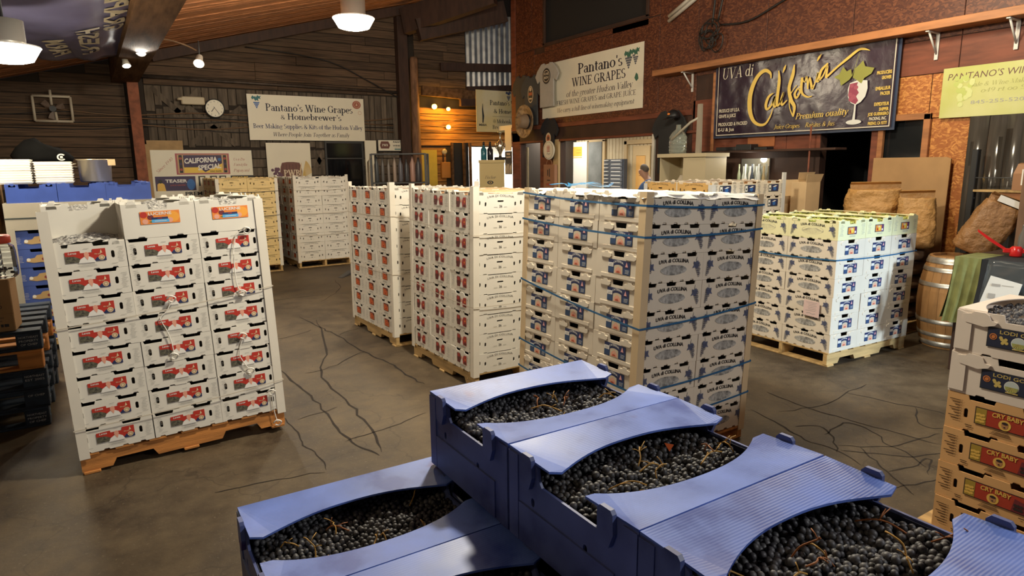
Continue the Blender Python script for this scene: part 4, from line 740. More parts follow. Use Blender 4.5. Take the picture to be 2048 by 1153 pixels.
def stack(corner, rot, yaw, kinds, where, long_side, lean=(0, 0), pal=PINE, pal_label='', zbase=PH, lift=0.0, posts=POST_C, post_h=0.0, group='', fills=None, skip=(), pal_tilt=False, hs=1.0, hidden_top=True, tall=None, extra=(), opened=()):
    """corner = the stack's near floor corner; rot 0: labels face -Y, rot -90: labels face -X. kinds lists the layers from the bottom."""
    A = Matrix.Translation((corner[0], corner[1], 0)) @ Matrix.Rotation(yaw, 4, 'Z')
    c3 = V(corner[0], corner[1], zbase); Ln = leanM(c3, *lean)
    if rot == 0: B = A @ Matrix.Translation((.6, .5, 0))
    else: B = A @ Matrix.Translation((.5, .6, 0)) @ Matrix.Rotation(-PI/2, 4, 'Z')
    pallet((leanM(V(corner[0], corner[1], 0), *lean) if pal_tilt else Matrix.Identity(4)) @ B, pal, pal_label, ph=zbase if zbase < .12 else PH)
    z = zbase+lift; n = len(kinds); lugs = []
    for li, K in enumerate(kinds):
        k = KINDS[K]; top = li == n-1
        for i in range(3):
            for j in range(2):
                vis = j == 0 or (i == (2 if long_side == 'R' else 0) and long_side) or (top and hidden_top)
                if not (vis or (li, i, j) in extra) or (li, i, j) in skip: continue
                op = (li, i, j) in opened
                M = Ln @ B @ Matrix.Translation(((i-1)*k['W'], (j-.5)*k['L'], z)) @ Matrix.Diagonal((1, 1, hs, 1))
                fo = n-1-li; oname = ORD[fo] if fo < n-1 else 'bottom'
                lab = f"{k['words']}, {oname} layer, {'back' if j else 'front'} {COLN[i]}, {where}"
                o = place_lug(K, M, lab, group, top or op, fills[(i+j) % len(fills)] if ((top or op) and fills) else None, skip_label=(where == wA and li == 8 and (i, j) == (0, 1)), side=long_side if i == (2 if long_side == 'R' else 0) else None); lugs.append(o)
        z += k['h']*hs
    H = z
    # corner boards: tall folded angle boards on the four corners
    if posts:
        pm = MB(); hh = H-zbase+post_h+.03; w = .055; t = .004
        pm.prism([(0, 0), (w, 0), (w, t), (t, t), (t, w), (0, w)], V(0, 0, 0), V(1, 0, 0), V(0, 1, 0), V(0, 0, hh)); me = pm.mesh('corner_board', [posts])
        corners = [(-.606, -.506, 0, 'front left'), (.606, -.506, PI/2, 'front right'), (.606, .506, PI, 'back right'), (-.606, .506, -PI/2, 'back left')]
        vis = {'R': (0, 1, 2), 'L': (0, 1, 3), None: (0, 1)}[long_side]
        for q in vis:
            x_, y_, a, nm = corners[q]
            o = obj('corner_board', me, None, label=f'pale angle board on the {nm} corner, {where}', cat='corner board', group='corner boards on the carton stacks')
            o.matrix_world = Ln @ B @ Matrix.Translation((x_, y_, zbase-.03+lift)) @ Matrix.Rotation(a, 4, 'Z') @ Matrix.Diagonal((1, 1, 1.075 if q == tall else 1, 1))
    return B, Ln, H
def strap(B, Ln, z, label, mt=STRAP, w=.012, slopes=(0, 0, 0, 0), m=.612, d=.512, group='straps round the carton stacks'):
    """flat band round a stack; slopes raise or lower the four corners"""
    c = [(-m, -d), (m, -d), (m, d), (-m, d)]; pts = []
    for i in range(4):
        a, b = c[i], c[(i+1) % 4]; za, zb = slopes[i], slopes[(i+1) % 4]
        for t in range(8):
            f = t/8; sag = -.012*math.sin(PI*f); bow = .004*math.sin(PI*f); nx, ny = [(0, -1), (1, 0), (0, 1), (-1, 0)][i]
            pts.append((a[0]+(b[0]-a[0])*f+nx*bow, a[1]+(b[1]-a[1])*f+ny*bow, z+za+(zb-za)*f+sag, nx, ny))
    mb = MB(); n = len(pts); vs = []
    for x_, y_, zz, nx, ny in pts: vs += [(x_, y_, zz-w/2), (x_, y_, zz+w/2), (x_+nx*.0015, y_+ny*.0015, zz+w/2), (x_+nx*.0015, y_+ny*.0015, zz-w/2)]
    fs = []
    for i in range(n):
        j = (i+1) % n
        for q in range(4): fs.append((4*i+q, 4*j+q, 4*j+(q+1) % 4, 4*i+(q+1) % 4))
    mb.add(vs, fs); o = mb.build('strap', mt, label=label, cat='strap', group=group); o.matrix_world = Ln @ B; return o
R_ = math.radians
LIN = [('liner', mound(.34, .44, .13, .165, LINER, 'liner', .02, s)) for s in (1, 2, 3)]
NEWS = mat('shredded_print_liner', (.62, .60, .55), .7, col2=(.05, .05, .055), scale=60)
LIN_N = [('liner', mound(.36, .46, .15, .20, NEWS, 'liner', .02, s)) for s in (4, 5)]
TAN_L = [('liner', mound(.36, .46, .13, .160, CARD_D, 'liner', .012, s)) for s in (6, 7)]
GG = [('grapes', berry_bed(.37, .47, .138, .010, GREEN_G, s, 'grapes')) for s in (11, 12)]
# A: left, near
wA = 'orange pallet stack at left'
BA, LA, HA = stack((-.271, 4.46), 0, R_(2.0), ['lanza']*8+['lucerne'], wA, 'L', (-.0275, .0089), ORANGE_P, 'orange stained pallet carrying the stack at left', post_h=-.01, posts=POST_C, group='cartons on the orange pallet', fills=LIN_N, pal_tilt=True, hs=.948, skip=((8, 0, 0),), extra=((7, 0, 1), (7, 1, 1), (7, 2, 1)), opened=((7, 0, 0),))
# B, C, D: a row of three tall stacks
wB = 'farthest of the middle-row stacks'; wC = 'middle of the middle-row stacks'; wD = 'nearest of the middle-row stacks'
BB, LB, HB = stack((2.379, 6.06), -90, R_(1.3), ['square']*9, wB, 'R', (.0134, .008), PINE, 'pale pallet under the stack with rust-orange labels', group='cartons with rust-orange labels', fills=TAN_L, hs=.985, posts=POST_C, post_h=.06)
BC, LC, HC = stack((2.429, 4.488), -90, R_(.8), ['twin']*9, wC, 'R', (.020, -.002), PINE, 'pale pallet under the stack with split red labels', group='cartons with split red labels', fills=TAN_L, hs=.985, posts=POST_C, post_h=.05)
BD, LD, HD = stack((2.479, 2.662), -90, R_(.5), ['caterina']*9, wD, 'R', (.0446, .0016), ORANGE_P, 'brown pallet under the nearest blue-strapped stack', zbase=.088, lift=.045, group='cartons with navy portrait labels', fills=LIN, hs=1.013, posts=POST_T, post_h=-.03)
# E: right
wE = 'right-hand stack by the barrel'
BE, LE, HE = stack((5.346, 3.243), 0, R_(-2.5), ['caterina']*6+['muscat'], wE, 'L', (0, 0), PINE, 'pale pallet under the stack of green grapes', group='cartons on the pallet by the barrel', fills=GG, hs=1.012, posts=None)
# F, G: by the back wall
wF = 'white stack near the back wall'; wG = 'yellow stack near the back wall'
BF, LF, HF = stack((2.93, 12.0), -90, R_(2.5), ['plain36']*9, wF, 'R', (0, 0), PINE, 'pale pallet under the plain white stack at the back', group='plain white cartons at the back', fills=TAN_L, hs=1.01, posts=POST_C, post_h=.04)
BG, LG, HG = stack((1.64, 11.9), -90, R_(2.0), ['yellow36']*9, wG, 'R', (0, 0), PINE, 'pale pallet under the yellow stack at the back', group='yellow cartons at the back', fills=TAN_L, hs=1.01, posts=POST_C, post_h=.0)
# H: behind the near stack, only its top shows
wH = 'half-hidden stack before the dark doorway'
BH, LH, HH = stack((5.38, 4.67), 0, 0, ['bluebird']*9, wH, 'L', (0, 0), PINE, 'pallet under the half-hidden tan stack', group='tan cartons with dark blue labels', fills=TAN_L, hs=.99, posts=mat('grey_corner_board', (.62, .62, .60), .6), post_h=-.02, tall=1)
for z, sl, nm in ((1.56, (.02, -.02, -.01, .02), 'topmost'), (1.40, (.0, -.035, -.0, .0), 'second'), (.92, (.05, -.08, .0, .03), 'third'), (.50, (.03, -.04, .03, .03), 'fourth'), (.30, (.03, -.04, .02, .03), 'lowest')):
    strap(BD, LD, z+.045, f'{nm} blue plastic strap round the nearest middle-row stack', slopes=sl)
strap(BE, LE, .97, 'blue plastic strap round the stack by the barrel')
strap(BA, LA, .93, 'thin clear strap slanting across the left stack', STRAPW, .006, (-.02, .07, 0, 0)); strap(BA, LA, .30, 'thin clear strap low on the left stack', STRAPW, .006, (-.01, .04, 0, 0))
for z, nm in ((1.33, 'upper'), (.75, 'lower')): strap(BB, LB, z, f'{nm} clear strap round the farthest middle-row stack', STRAPW, .007); strap(BC, LC, z-.03, f'{nm} clear strap round the middle-row centre stack', STRAPW, .007, (.03, -.03, 0, 0))
for z, nm in ((1.42, 'upper'), (1.0, 'middle'), (.6, 'lower')): strap(BG, LG, z, f'{nm} dark strap round the yellow stack', DGREY, .008); strap(BF, LF, z, f'{nm} pale strap round the white back stack', STRAPW, .008)
# ================================================================== blue corrugated-plastic crates of black grapes
def crate_mat(name, c, c2, rough=.38, ridge=True):
    m = bpy.data.materials.new(name); n, l = nt(m); b = n['Principled BSDF']; tc = n.new('ShaderNodeTexCoord')
    no = n.new('ShaderNodeTexNoise'); no.inputs['Scale'].default_value = 7; no.inputs['Detail'].default_value = 6
    oi = n.new('ShaderNodeObjectInfo'); ad = n.new('ShaderNodeVectorMath'); ad.operation = 'MULTIPLY_ADD'; l.new(oi.outputs['Random'], ad.inputs[0]); ad.inputs[1].default_value = (31, 17, 5); l.new(tc.outputs['Object'], ad.inputs[2]); l.new(ad.outputs[0], no.inputs[0])
    r = n.new('ShaderNodeValToRGB'); e = r.color_ramp.elements; e[0].position = .36; e[0].color = tuple(c2)+(1,); e[1].position = .47; e[1].color = tuple(c)+(1,); e2 = r.color_ramp.elements.new(.74); e2.color = tuple(min(1, x*1.35) for x in c)+(1,)
    l.new(no.outputs[0], r.inputs[0])
    n2 = n.new('ShaderNodeTexNoise'); n2.inputs['Scale'].default_value = 5; n2.inputs['Detail'].default_value = 3; l.new(ad.outputs[0], n2.inputs[0])
    r2 = n.new('ShaderNodeValToRGB'); r2.color_ramp.elements[0].position = .66; r2.color_ramp.elements[1].position = .72; l.new(n2.outputs[0], r2.inputs[0])
    mx = n.new('ShaderNodeMix'); mx.data_type = 'RGBA'; l.new(r2.outputs[0], mx.inputs[0]); l.new(r.outputs[0], mx.inputs[6]); mx.inputs[7].default_value = (.075, .045, .19, 1); l.new(mx.outputs[2], b.inputs['Base Color'])
    rr = n.new('ShaderNodeMapRange'); rr.inputs[3].default_value = rough-.08; rr.inputs[4].default_value = rough+.2; l.new(no.outputs[0], rr.inputs[0]); l.new(rr.outputs[0], b.inputs['Roughness'])
    if ridge:
        sx = n.new('ShaderNodeSeparateXYZ'); l.new(tc.outputs['Object'], sx.inputs[0]); mu = n.new('ShaderNodeMath'); mu.operation = 'MULTIPLY'; mu.inputs[1].default_value = 2*PI/.0062; l.new(sx.outputs['X'], mu.inputs[0])
        sn = n.new('ShaderNodeMath'); sn.operation = 'SINE'; l.new(mu.outputs[0], sn.inputs[0]); bp = n.new('ShaderNodeBump'); bp.inputs['Strength'].default_value = .11; bp.inputs['Distance'].default_value = .0008; l.new(sn.outputs[0], bp.inputs['Height']); l.new(bp.outputs[0], b.inputs['Normal'])
    return m
CR_TOP = crate_mat('blue_fluted_plastic', (.085, .150, .47), (.035, .075, .33)); CR_WALL = crate_mat('blue_plastic_wall', (.085, .11, .27), (.045, .058, .17), .42, False); CR_IN = flat('inner_shade_blue', (.010, .012, .030), .5)  # inside plastic near black, the crate's inner shade put into its colour
CW, CL, CH = .416, .53, .2138
def crate_meshes():
    t = .006; W = CW-.003; L = CL-.003; h = CH-.005; out = {}
    def short(s):
        mb = MB(); O = V(0, s*L/2, 0); U = V(-s, 0, 0)
        o = [(-W/2, .002), (W/2, .002), (W/2, h), (W*.30, h), (W*.285, h-.012), (W*.27, h-.014), (W*.262, h-.034), (W*.235, h-.047), (-W*.20, h-.047), (-W*.225, h-.034), (-W*.232, h-.010), (-W*.25, h-.006), (-W*.265, h), (-W/2, h)]
        mb.prism(o, O, U, V(0, 0, 1), V(0, -s*t, 0), 0, [slot(-W*.28, .115, .012, .020), slot(W*.15, .10, .012, .020)])
        for u in (-W/2+.001, W/2-.037): mb.prism([(u, .004), (u+.036, .004), (u+.036, h-.004), (u, h-.004)], O, U, V(0, 0, 1), V(0, s*.003, 0))
        mb.prism([(-W*.40, .006), (W*.36, .006), (W*.36, .098), (-W*.40, .098)], O, U, V(0, 0, 1), V(0, s*.004, 0))
        return mb.mesh('end_wall', [CR_WALL])
    out['end_wall'] = [short(-1), short(1)]
    lw = []
    for s in (-1, 1):
        mb = MB(); mb.box(min(s*W/2, s*(W/2-t)), -L/2+t, .002, max(s*W/2, s*(W/2-t)), L/2-t, h); lw.append(mb.mesh('side_wall', [CR_WALL]))
    out['side_wall'] = lw
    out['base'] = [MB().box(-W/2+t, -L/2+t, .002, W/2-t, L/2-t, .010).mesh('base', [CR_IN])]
    fl = []
    for s in (-1, 1):
        mb = MB(); N = 22; pts = [(-L/2, 0), (L/2, 0), (L/2-.002, .148)]
        for i in range(N+1):
            y = (L/2-.03)*(1-2*i/N); k = abs(y)/(L/2-.03); pts.append((y, .096+.058*k**2.3))
        pts += [(-L/2+.002, .148)]
        # the ledge sags a little towards its free edge
        O = V(s*W/2, 0, h); mb.prism(pts, O, V(0, 1, 0), V(-s, 0, 0), V(0, 0, .005))
        mb.v = [(x_, y_, z_-.030*((abs(abs(x_)-W/2))/.15)**2*(.15+.85*(1-(2*y_/L)**2))) for x_, y_, z_ in mb.v]
        fl.append(mb.mesh('top_flap', [CR_TOP]))
    out['top_flap'] = fl
    tb = MB()
    tb.prism([(-.020, -.052), (.012, -.060), (.024, -.030), (.022, .008), (.016, .015), (-.012, .015), (-.020, .006)], V(0, 0, 0), V(1, 0, 0), V(0, 0, 1), V(0, -.010, 0)); out['tab'] = [tb.mesh('locking_tab', [CR_WALL])]
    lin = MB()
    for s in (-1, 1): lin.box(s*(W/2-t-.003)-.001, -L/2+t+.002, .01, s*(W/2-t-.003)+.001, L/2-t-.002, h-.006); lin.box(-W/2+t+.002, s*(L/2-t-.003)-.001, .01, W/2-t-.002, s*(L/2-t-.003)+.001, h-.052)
    out['inner_shade'] = [lin.mesh('inner_shade', [CR_IN])]  # thin sheets added inside the walls to carry the painted shade
    return out
CM = crate_meshes()
def crate(x, y, z, yaw, label, open_=True):
    r = thing('grape_crate', label, 'crate', (x, y, z), -PI/2+yaw, 'blue plastic crates stacked in the foreground')
    for k in ('end_wall', 'side_wall', 'base', 'inner_shade'):
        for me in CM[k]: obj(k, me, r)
    if open_:
        for k, me in enumerate(CM['top_flap']):
            fp = obj('top_flap', me, r); u = (-.128, .128)[k]
            for s in (-1, 1): obj('locking_tab', CM['tab'][0], fp, (u*(.86 if s > 0 else 1), -CL/2+.001 if s < 0 else CL/2+.009, CH-.006))
    return r
UP = [(.975, 1.366, 'farthest'), (.975, .949, 'middle'), (.975, .532, 'nearest')]; LO = [(.465, 1.409, 'farther'), (.465, .992, 'second'), (.465, .575, 'nearest')]
Z5 = PH+4*CH; Z4 = PH+3*CH
OPEN = []
for x, y, w in UP: OPEN.append((x, y, Z5, crate(x, y, Z5, rnd.uniform(-.006, .006), f'blue crate of black grapes, {w} of the three on the top layer')))
for x, y, w in LO: OPEN.append((x, y, Z4, crate(x, y, Z4, rnd.uniform(-.008, .008), f'blue crate of black grapes, {w} of the row one layer lower')))
LW = ['bottom', 'second', 'third', 'fourth']
for k in range(4):
    for x, y, w in UP: crate(x+rnd.uniform(-.004, .004), y+.02, PH+k*CH, 0, f'closed blue crate, {LW[k]} layer, {w} under the top crates', False)
    if k < 3:
        for x, y, w in LO: crate(x+rnd.uniform(-.004, .004), y, PH+k*CH, 0, f'closed blue crate, {LW[k]} layer, {w} in the left row', False)
pallet(Matrix.Translation((.72, .985, 0)) @ Matrix.Rotation(PI/2, 4, 'Z'), PINE, 'pallet under the blue grape crates in the foreground', 1.26, 1.06)
# ---- grapes
GRAPE = mat('black_grape_skin', (.026, .024, .030), .52, col2=(.13, .125, .125), scale=26, rand=.35)
def uv_ico(sub):
    import bmesh
    b = bmesh.new(); bmesh.ops.create_icosphere(b, subdivisions=sub, radius=1); vs = [tuple(v.co) for v in b.verts]; b.verts.index_update(); fs = [tuple(v.index for v in f.verts) for f in b.faces]; b.free(); return vs, fs
IV, IF = uv_ico(2); IV1, IF1 = uv_ico(2)
gm = MB().add(IV, IF, 0, True).mesh('grape', [GRAPE])
def in_opening(dx, dy):
    """is the point (across, along) inside the eye-shaped opening of a crate"""
    k = abs(dy)/(CL/2-.03); return abs(dx) < CW/2-(.096+.058*min(k, 1)**2.3)
cands = []
def seen(p):
    d = Vector(p)-V(0, 0, CAM_H); z = d.dot(cfwd)
    if z < .1: return None
    u = 1024+F_PX*d.dot(cright)/z; v = 576.5-F_PX*d.dot(cup)/z
    return (z, u, v)
beds = {}
for ci, (cx, cy, cz, co) in enumerate(OPEN):
    R = random.Random(100+ci); r0 = .0073; lst = []; base = cz+CH-.082
    for lay in range(3):
        st = r0*1.92; ny = int(CL/st)-1; nx = int(CW/st)-1
        for j in range(ny):
            for i in range(nx):
                if lay == 2 and R.random() < .45: continue
                a = (i-(nx-1)/2+(.5 if (j+lay) % 2 else 0))*st+R.uniform(-.003, .003); b = (j-(ny-1)/2)*st*.98+R.uniform(-.003, .003)
                if abs(a) > CW/2-.018 or abs(b) > CL/2-.018: continue
                hgt = .020*noise.noise(V(a*9+ci*3, b*9, ci))+.010*noise.noise(V(a*25, b*25+ci, 5))
                z = base+hgt+lay*.0095+R.uniform(-.003, .003)
                lst.append((cx+b, cy-a, z, r0*R.uniform(.84, 1.16), in_opening(a, b), lay))
    beds[ci] = lst
    for q in lst:
        s = seen(q[:3])
        if q[4] and q[5] >= 1 and s and 20 < s[1] < 2028 and 20 < s[2] < 1133: cands.append((q[3]/s[0], ci, q))
cands.sort(key=lambda c: -c[0]); chosen = set(id(c[2]) for c in cands[:300])
GL = ['farthest top-layer crate', 'middle top-layer crate', 'nearest top-layer crate', 'farther lower crate', 'second lower crate', 'nearest lower crate']
for ci, lst in beds.items():
    vs = []; fs = []; n = len(IV1); R = random.Random(ci)
    for q in lst:
        if id(q) in chosen:
            o = obj('grape', gm, None, q[:3], label='black grape with pale bloom lying in the '+GL[ci], cat='grape', group='grapes lying in the '+GL[ci]); o.scale = (q[3], q[3], q[3]*1.06); o.rotation_euler = (R.uniform(0, 3), R.uniform(0, 3), R.uniform(0, 3))
        elif q[5] == 0 and not q[4]: continue
        else:
            k = len(vs); vs += [(q[0]+a*q[3], q[1]+b*q[3], q[2]+c*q[3]*1.05) for a, b, c in IV1]; fs += [(k+a, k+b, k+c) for a, b, c in IF1]
    MB().add(vs, fs, 0, True).build('grape_bed', GRAPE, label='mass of black grapes filling the '+GL[ci], cat='grapes', kind='stuff')
STEM = mat('pale_grape_stem', (.50, .27, .05), .6, var=.4, scale=30); STEM_R = mat('reddish_grape_stem', (.36, .12, .03), .6, var=.3, scale=30)
for ci, (cx, cy, cz, co) in enumerate(OPEN):
    R = random.Random(50+ci); nS = (7, 8, 10, 10, 4, 2)[ci]
    for s in range(nS):
        red = int(R.random() > .75)
        for _ in range(40):
            a, b = R.uniform(-.11, .11), R.uniform(-.22, .22)
            if in_opening(a*1.1, b): break
        p = V(cx+b, cy-a, cz+CH-.052); d = V(R.uniform(-1, 1), R.uniform(-1, 1), R.uniform(-.1, .55)).normalized(); ln = R.uniform(.035, .085); mb = MB()
        path = [p+d*ln*t+V(R.uniform(-.004, .004), R.uniform(-.004, .004), -.01*t*t+.012*math.sin(PI*t)) for t in (0, .25, .5, .75, 1)]
        mb.tube(smoothpath([tuple(x_) for x_ in path], 3), .0017, 5)
        for _ in range(R.randint(1, 3)):
            q = path[R.randint(1, 3)]; e = V(R.uniform(-1, 1), R.uniform(-1, 1), R.uniform(0, .6)).normalized()*R.uniform(.014, .032); mb.tube([q, q+e*.5+V(0, 0, .002), q+e], .0012, 4)
        mb.build('bare_twig', (STEM, STEM_R)[red], label=f"{('yellow', 'reddish')[red]} bare twig near the {('left', 'right')[b > 0]} end, {('far', 'near')[a > 0]} side, of the {GL[ci]}", cat='twig', group='twigs in the '+GL[ci])
lf = MB(); lf.add([(0, 0, 0), (.016, .006, .004), (.030, .0, .001), (.020, -.010, .005), (.008, -.012, .002), (.015, -.002, .006)], [(0, 4, 5), (4, 3, 5), (3, 2, 5), (2, 1, 5), (1, 0, 5)]); lf.add([(0, 0, -.0006), (.016, .006, .0034), (.030, .0, .0004), (.020, -.010, .0044), (.008, -.012, .0014)], [(0, 1, 2, 3, 4)])
lf.build('leaf_scrap', mat('yellow_green_leaf', (.45, .40, .07), .5), None, (.93, .50, Z5+CH-.058), .6, label='torn yellow-green leaf scrap on the nearest top-layer crate', cat='leaf')
rl = MB(); rl.add([(0, 0, 0), (.02, .01, .012), (.035, -.002, .004), (.016, -.012, .010)], [(0, 3, 1), (1, 3, 2)]); rl.add([(0, 0, -.001), (.02, .01, .011), (.035, -.002, .003), (.016, -.012, .009)], [(0, 1, 3), (1, 2, 3)])
rl.build('leaf_scrap', mat('orange_red_leaf', (.55, .10, .02), .5), None, (1.08, 1.03, Z5+CH-.062), .9, label='orange-red leaf scrap among grapes in the middle top-layer crate', cat='leaf')

# ================================================================== right foreground: two white cartons on orange ones
def label_lodi(W, L, h):
    fr = fr_short(W, L); mb = MB(); f2 = (fr[0]-V(0, .0005, 0), fr[1], fr[2]); f3 = (fr[0]-V(0, .001, 0), fr[1], fr[2]); f4 = (fr[0]-V(0, .0015, 0), fr[1], fr[2])
    mb.rect(fr, -.085, .045, .145, .132, 0); mb.rect(f2, -.081, .049, .141, .128, 1); text(mb, 'LODI GOLD', f3, .035, .108, .015, 2, bold=.015, width=.150)
    mb.disc(f3, .030, .078, .027, .026, 3, 18); mb.disc(f4, .030, .078, .025, .024, 4, 18); mb.flat2([(.006, .078), (.054, .078), (.050, .062), (.030, .053), (.010, .062)], (f4[0]-V(0, .0004, 0), fr[1], fr[2]), 5)
    for i in range(5): mb.stroke((f4[0]-V(0, .0008, 0), fr[1], fr[2]), [(.030+(i-2)*.002, .078, .001), (.030+(i-2)*.009, .060, .0025)], 2)
    mb.disc(f3, -.062, .092, .014, m=6); mb.ring2(f4, -.062, .092, .008, .010, 1, 12); 
    for a, b in ((-.03, .085), (-.022, .078), (-.012, .072), (-.026, .070), (-.034, .092), (-.016, .086)): mb.disc(f3, a, b, .007, m=2, n=8)
    mb.rect(f3, .01, .050, .055, .055, 2); mb.flat2([(.09, .06), (.12, .055), (.135, .09), (.11, .10)], f3, 7); mb.disc(f4, .105, .075, .012, m=0)
    return mb.label_mesh([INK, flat('deep_navy_label', (.020, .025, .055)), flat('old_gold_print', (.62, .47, .14)), WHITE_P, flat('sky_print', (.55, .62, .60)), flat('field_print', (.38, .40, .12)), flat('rust_sun', (.62, .20, .05)), GREEN])
def label_cry(W, L, h):
    fr = fr_short(W, L); mb = MB(); f2 = (fr[0]-V(0, .0005, 0), fr[1], fr[2]); f3 = (fr[0]-V(0, .001, 0), fr[1], fr[2]); f4 = (fr[0]-V(0, .0015, 0), fr[1], fr[2])
    mb.rect(fr, -.092, .048, .145, .126, 0); mb.rect(f2, -.088, .052, .141, .122, 1); mb.rect(f3, -.088, .052, -.048, .122, 2); mb.flat2([(.09, .052), (.141, .052), (.141, .1), (.10, .11)], f3, 3)
    for i in range(12): mb.disc(f4, -.082+.008*(i % 4)+.003*(i//4 % 2), .064+.014*(i//4)+.002*(i % 2), .006, m=4, n=8)
    text(mb, 'CRY BABY', f4, .030, .098, .019, 4, face=sans, bold=.03, width=.115, arc=.004); mb.disc(f3, .022, .074, .023, m=4, n=18); mb.disc(f4, .022, .074, .013, .016, 5, 12); mb.disc((f4[0]-V(0, .0004, 0), fr[1], fr[2]), .022, .083, .012, .006, 0, 10); mb.disc((f4[0]-V(0, .0004, 0), fr[1], fr[2]), .022, .066, .004, .003, 0, 8)
    for i in range(6): mb.disc(f4, .105+.011*(i % 3), .066+.016*(i//3), .007, m=0, n=8)
    return mb.label_mesh([flat('black_brown_print', (.035, .02, .02)), flat('scarlet_print', (.42, .045, .02)), flat('leafy_print', (.40, .27, .04)), MAROON, GOLD, flat('tan_face_print', (.50, .24, .10))])
def print_cry(W, L, h):
    fr = fr_short(W, L); mb = MB(); 
    for i in range(8): v = .132-i*.0125; a = -.195+.012*(i % 3); mb.rect(fr, a, v, -.152, v+.004, 0); mb.ring2(fr, -.146, v+.002, .003, .0042, 0, 4)
    for i in range(4): mb.rect(fr, -.03+.005*i, .022+.006*i, .05-.004*i, .0245+.006*i, 0)
    mb.rect(fr, -.125, .030, -.098, .034, 0); mb.rect(fr, -.122, .022, -.100, .026, 0); mb.rect(fr, .12, .030, .15, .034, 0)
    return mb.mesh('lettering', [flat('brown_ink', (.10, .05, .02))])
SH_C = dict(top=[(-.125, -.020, .020), (.075, .165, .020)], bot=[(-.135, -.105, .010), (-.030, .004, .010), (.075, .108, .010)], holes=[(-.128, .082, .016, .044), (.165, .082, .016, .044)])
SH_G = dict(top=[(-.032, .14, .030)], bot=[(-.1, -.06, .008)])
kind('cry', SH_C, LG_36, LUG_O, label_cry(.416, .52, .167), print_cry(.416, .52, .167), None, h=.167, W=.416, L=.52)
kind('lodi', SH_G, {}, mat('ivory_fibreboard', (.80, .70, .60), .55, var=.05), label_lodi(.416, .52, .188), None, None, h=.188, W=.416, L=.52, tab=0)
Icx, Icy = 3.12+.26, 1.325-.208
z = PH; pallet(Matrix.Translation((Icx+.2, Icy-.32, 0)) @ Matrix.Rotation(PI/2, 4, 'Z'), PINE, 'pallet under the orange cartons at the right edge', 1.2, 1.0)
IW = mat('ivory_fibreboard', (.80, .70, .60))
for k in range(4):
    for j in range(2): place_lug('cry', Matrix.Translation((Icx+.004*k, Icy-.418*j, z)) @ Matrix.Rotation(-PI/2, 4, 'Z'), f'orange carton with red label, {["bottom", "third", "second", "top"][k]} orange layer, {["left", "right"][j]} column at right edge', 'orange cartons at the right edge')
    z += .167
BLK_BED = berry_bed(.36, .44, .150, .009, GRAPE, 31, 'grapes')
for k in range(2):
    for j in range(2):
        o = place_lug('lodi', Matrix.Translation((Icx+.012, Icy-.418*j, z)) @ Matrix.Rotation(-PI/2, 4, 'Z'), f'ivory carton with navy and gold label, {["lower", "upper"][k]} layer, {["left", "right"][j]} column', 'ivory cartons at the right edge', k == 1, ('grapes', BLK_BED) if k == 1 else None)
        tb = MB(); W, L, h = .416, .52, .188
        tb.prism([(-.182, .148), (-.17, .136), (-.10, .126), (-.06, .138), (-.052, .152), (-.075, .156), (-.085, .178), (-.10, .186), (-.14, .186), (-.15, .176), (-.182, .17)], V(0, -L/2, 0), V(1, 0, 0), V(0, 0, 1), V(0, -.006, 0)); tb.build('folded_tab', MATS['ivory_fibreboard'], o)
        cf = MB(); cf.prism([(-W/2+.002, .012), (-W/2+.062, .012), (-W/2+.062, h-.02), (-W/2+.002, h-.004)], V(0, -L/2, 0), V(1, 0, 0), V(0, 0, 1), V(0, -.004, 0)); cf.build('corner_flange', MATS['ivory_fibreboard'], o)
    z += .188
# ================================================================== left side: pallets, boxes, jar, far stack of blue cartons
def block_pallet(x0, y0, z, ln, wd, mt, label, lettering=True, h=.142, odd=None):
    r = thing('block_pallet', label, 'pallet', (x0, y0, z), 0, 'stacked block pallets at the left')
    tb = MB().bev(0, -.06, h-.018, ln, .06, h-.001, .003).mesh('deck_board', [mt]); bb = MB().bev(0, -.055, .001, ln, .055, .017, .003).mesh('bottom_board', [mt]); bl = MB().bev(0, 0, .017, .145, .13, h-.018, .005).mesh('block', [mt])
    for i in range(6): obj('deck_board', tb, r, (0, .06+(wd-.12)*i/5, 0))
    for y in (.06, wd/2, wd-.06): obj('bottom_board', bb, r, (0, y, 0))
    for x_ in (0, ln/2-.07, ln-.145):
        for y in (0, wd/2-.065, wd-.13): obj('block', bl, r, (x_, y, 0))
    if lettering:
        m = MB(); fr = (V(ln-.145, -.0015, 0), V(1, 0, 0), V(0, 0, 1))
        for i, s in enumerate(lettering): text(m, s, fr, .072, .088-.026*i, .015, 0, bold=.01, width=min(.115, .014*len(s)))
        m.build('stencil', flat('chalky_white_paint', (.42, .44, .46), .8), r)
        m = MB(); f2 = (V(ln+.0015, .065, 0), V(0, 1, 0), V(0, 0, 1))
        m.add([f2[0]+f2[1]*(.035*math.cos(2*PI*i/20)*k)+f2[2]*(.08+.030*math.sin(2*PI*i/20)*k) for k in (.62, 1.0) for i in range(17)], [(i, i+1, 17+i+1, 17+i) for i in range(16)]); m.build('stencil', flat('faded_blue_paint', (.12, .22, .33), .8), r)
    return r
ST = [['NORTHEAST', 'PROPERTY', 'OF CHEP'], ['PROPERTY'], ['NORTHEAST', 'EST 2002'], ['OF CHEP'], ['NORTHEAST', 'PROPERTY', 'OF CHEP']]
for i in range(5):
    block_pallet(-1.47+rnd.uniform(-.012, .012), 5.55+rnd.uniform(-.01, .01), .142*i, 1.0, 1.2, ORANGE_P if i == 3 else BLUE_P, f'{["bottom", "second lowest", "middle", "second highest", "top"][i]} {"orange" if i == 3 else "dark blue"} block pallet in the stack at far left', ST[4-i] if i != 3 else None)
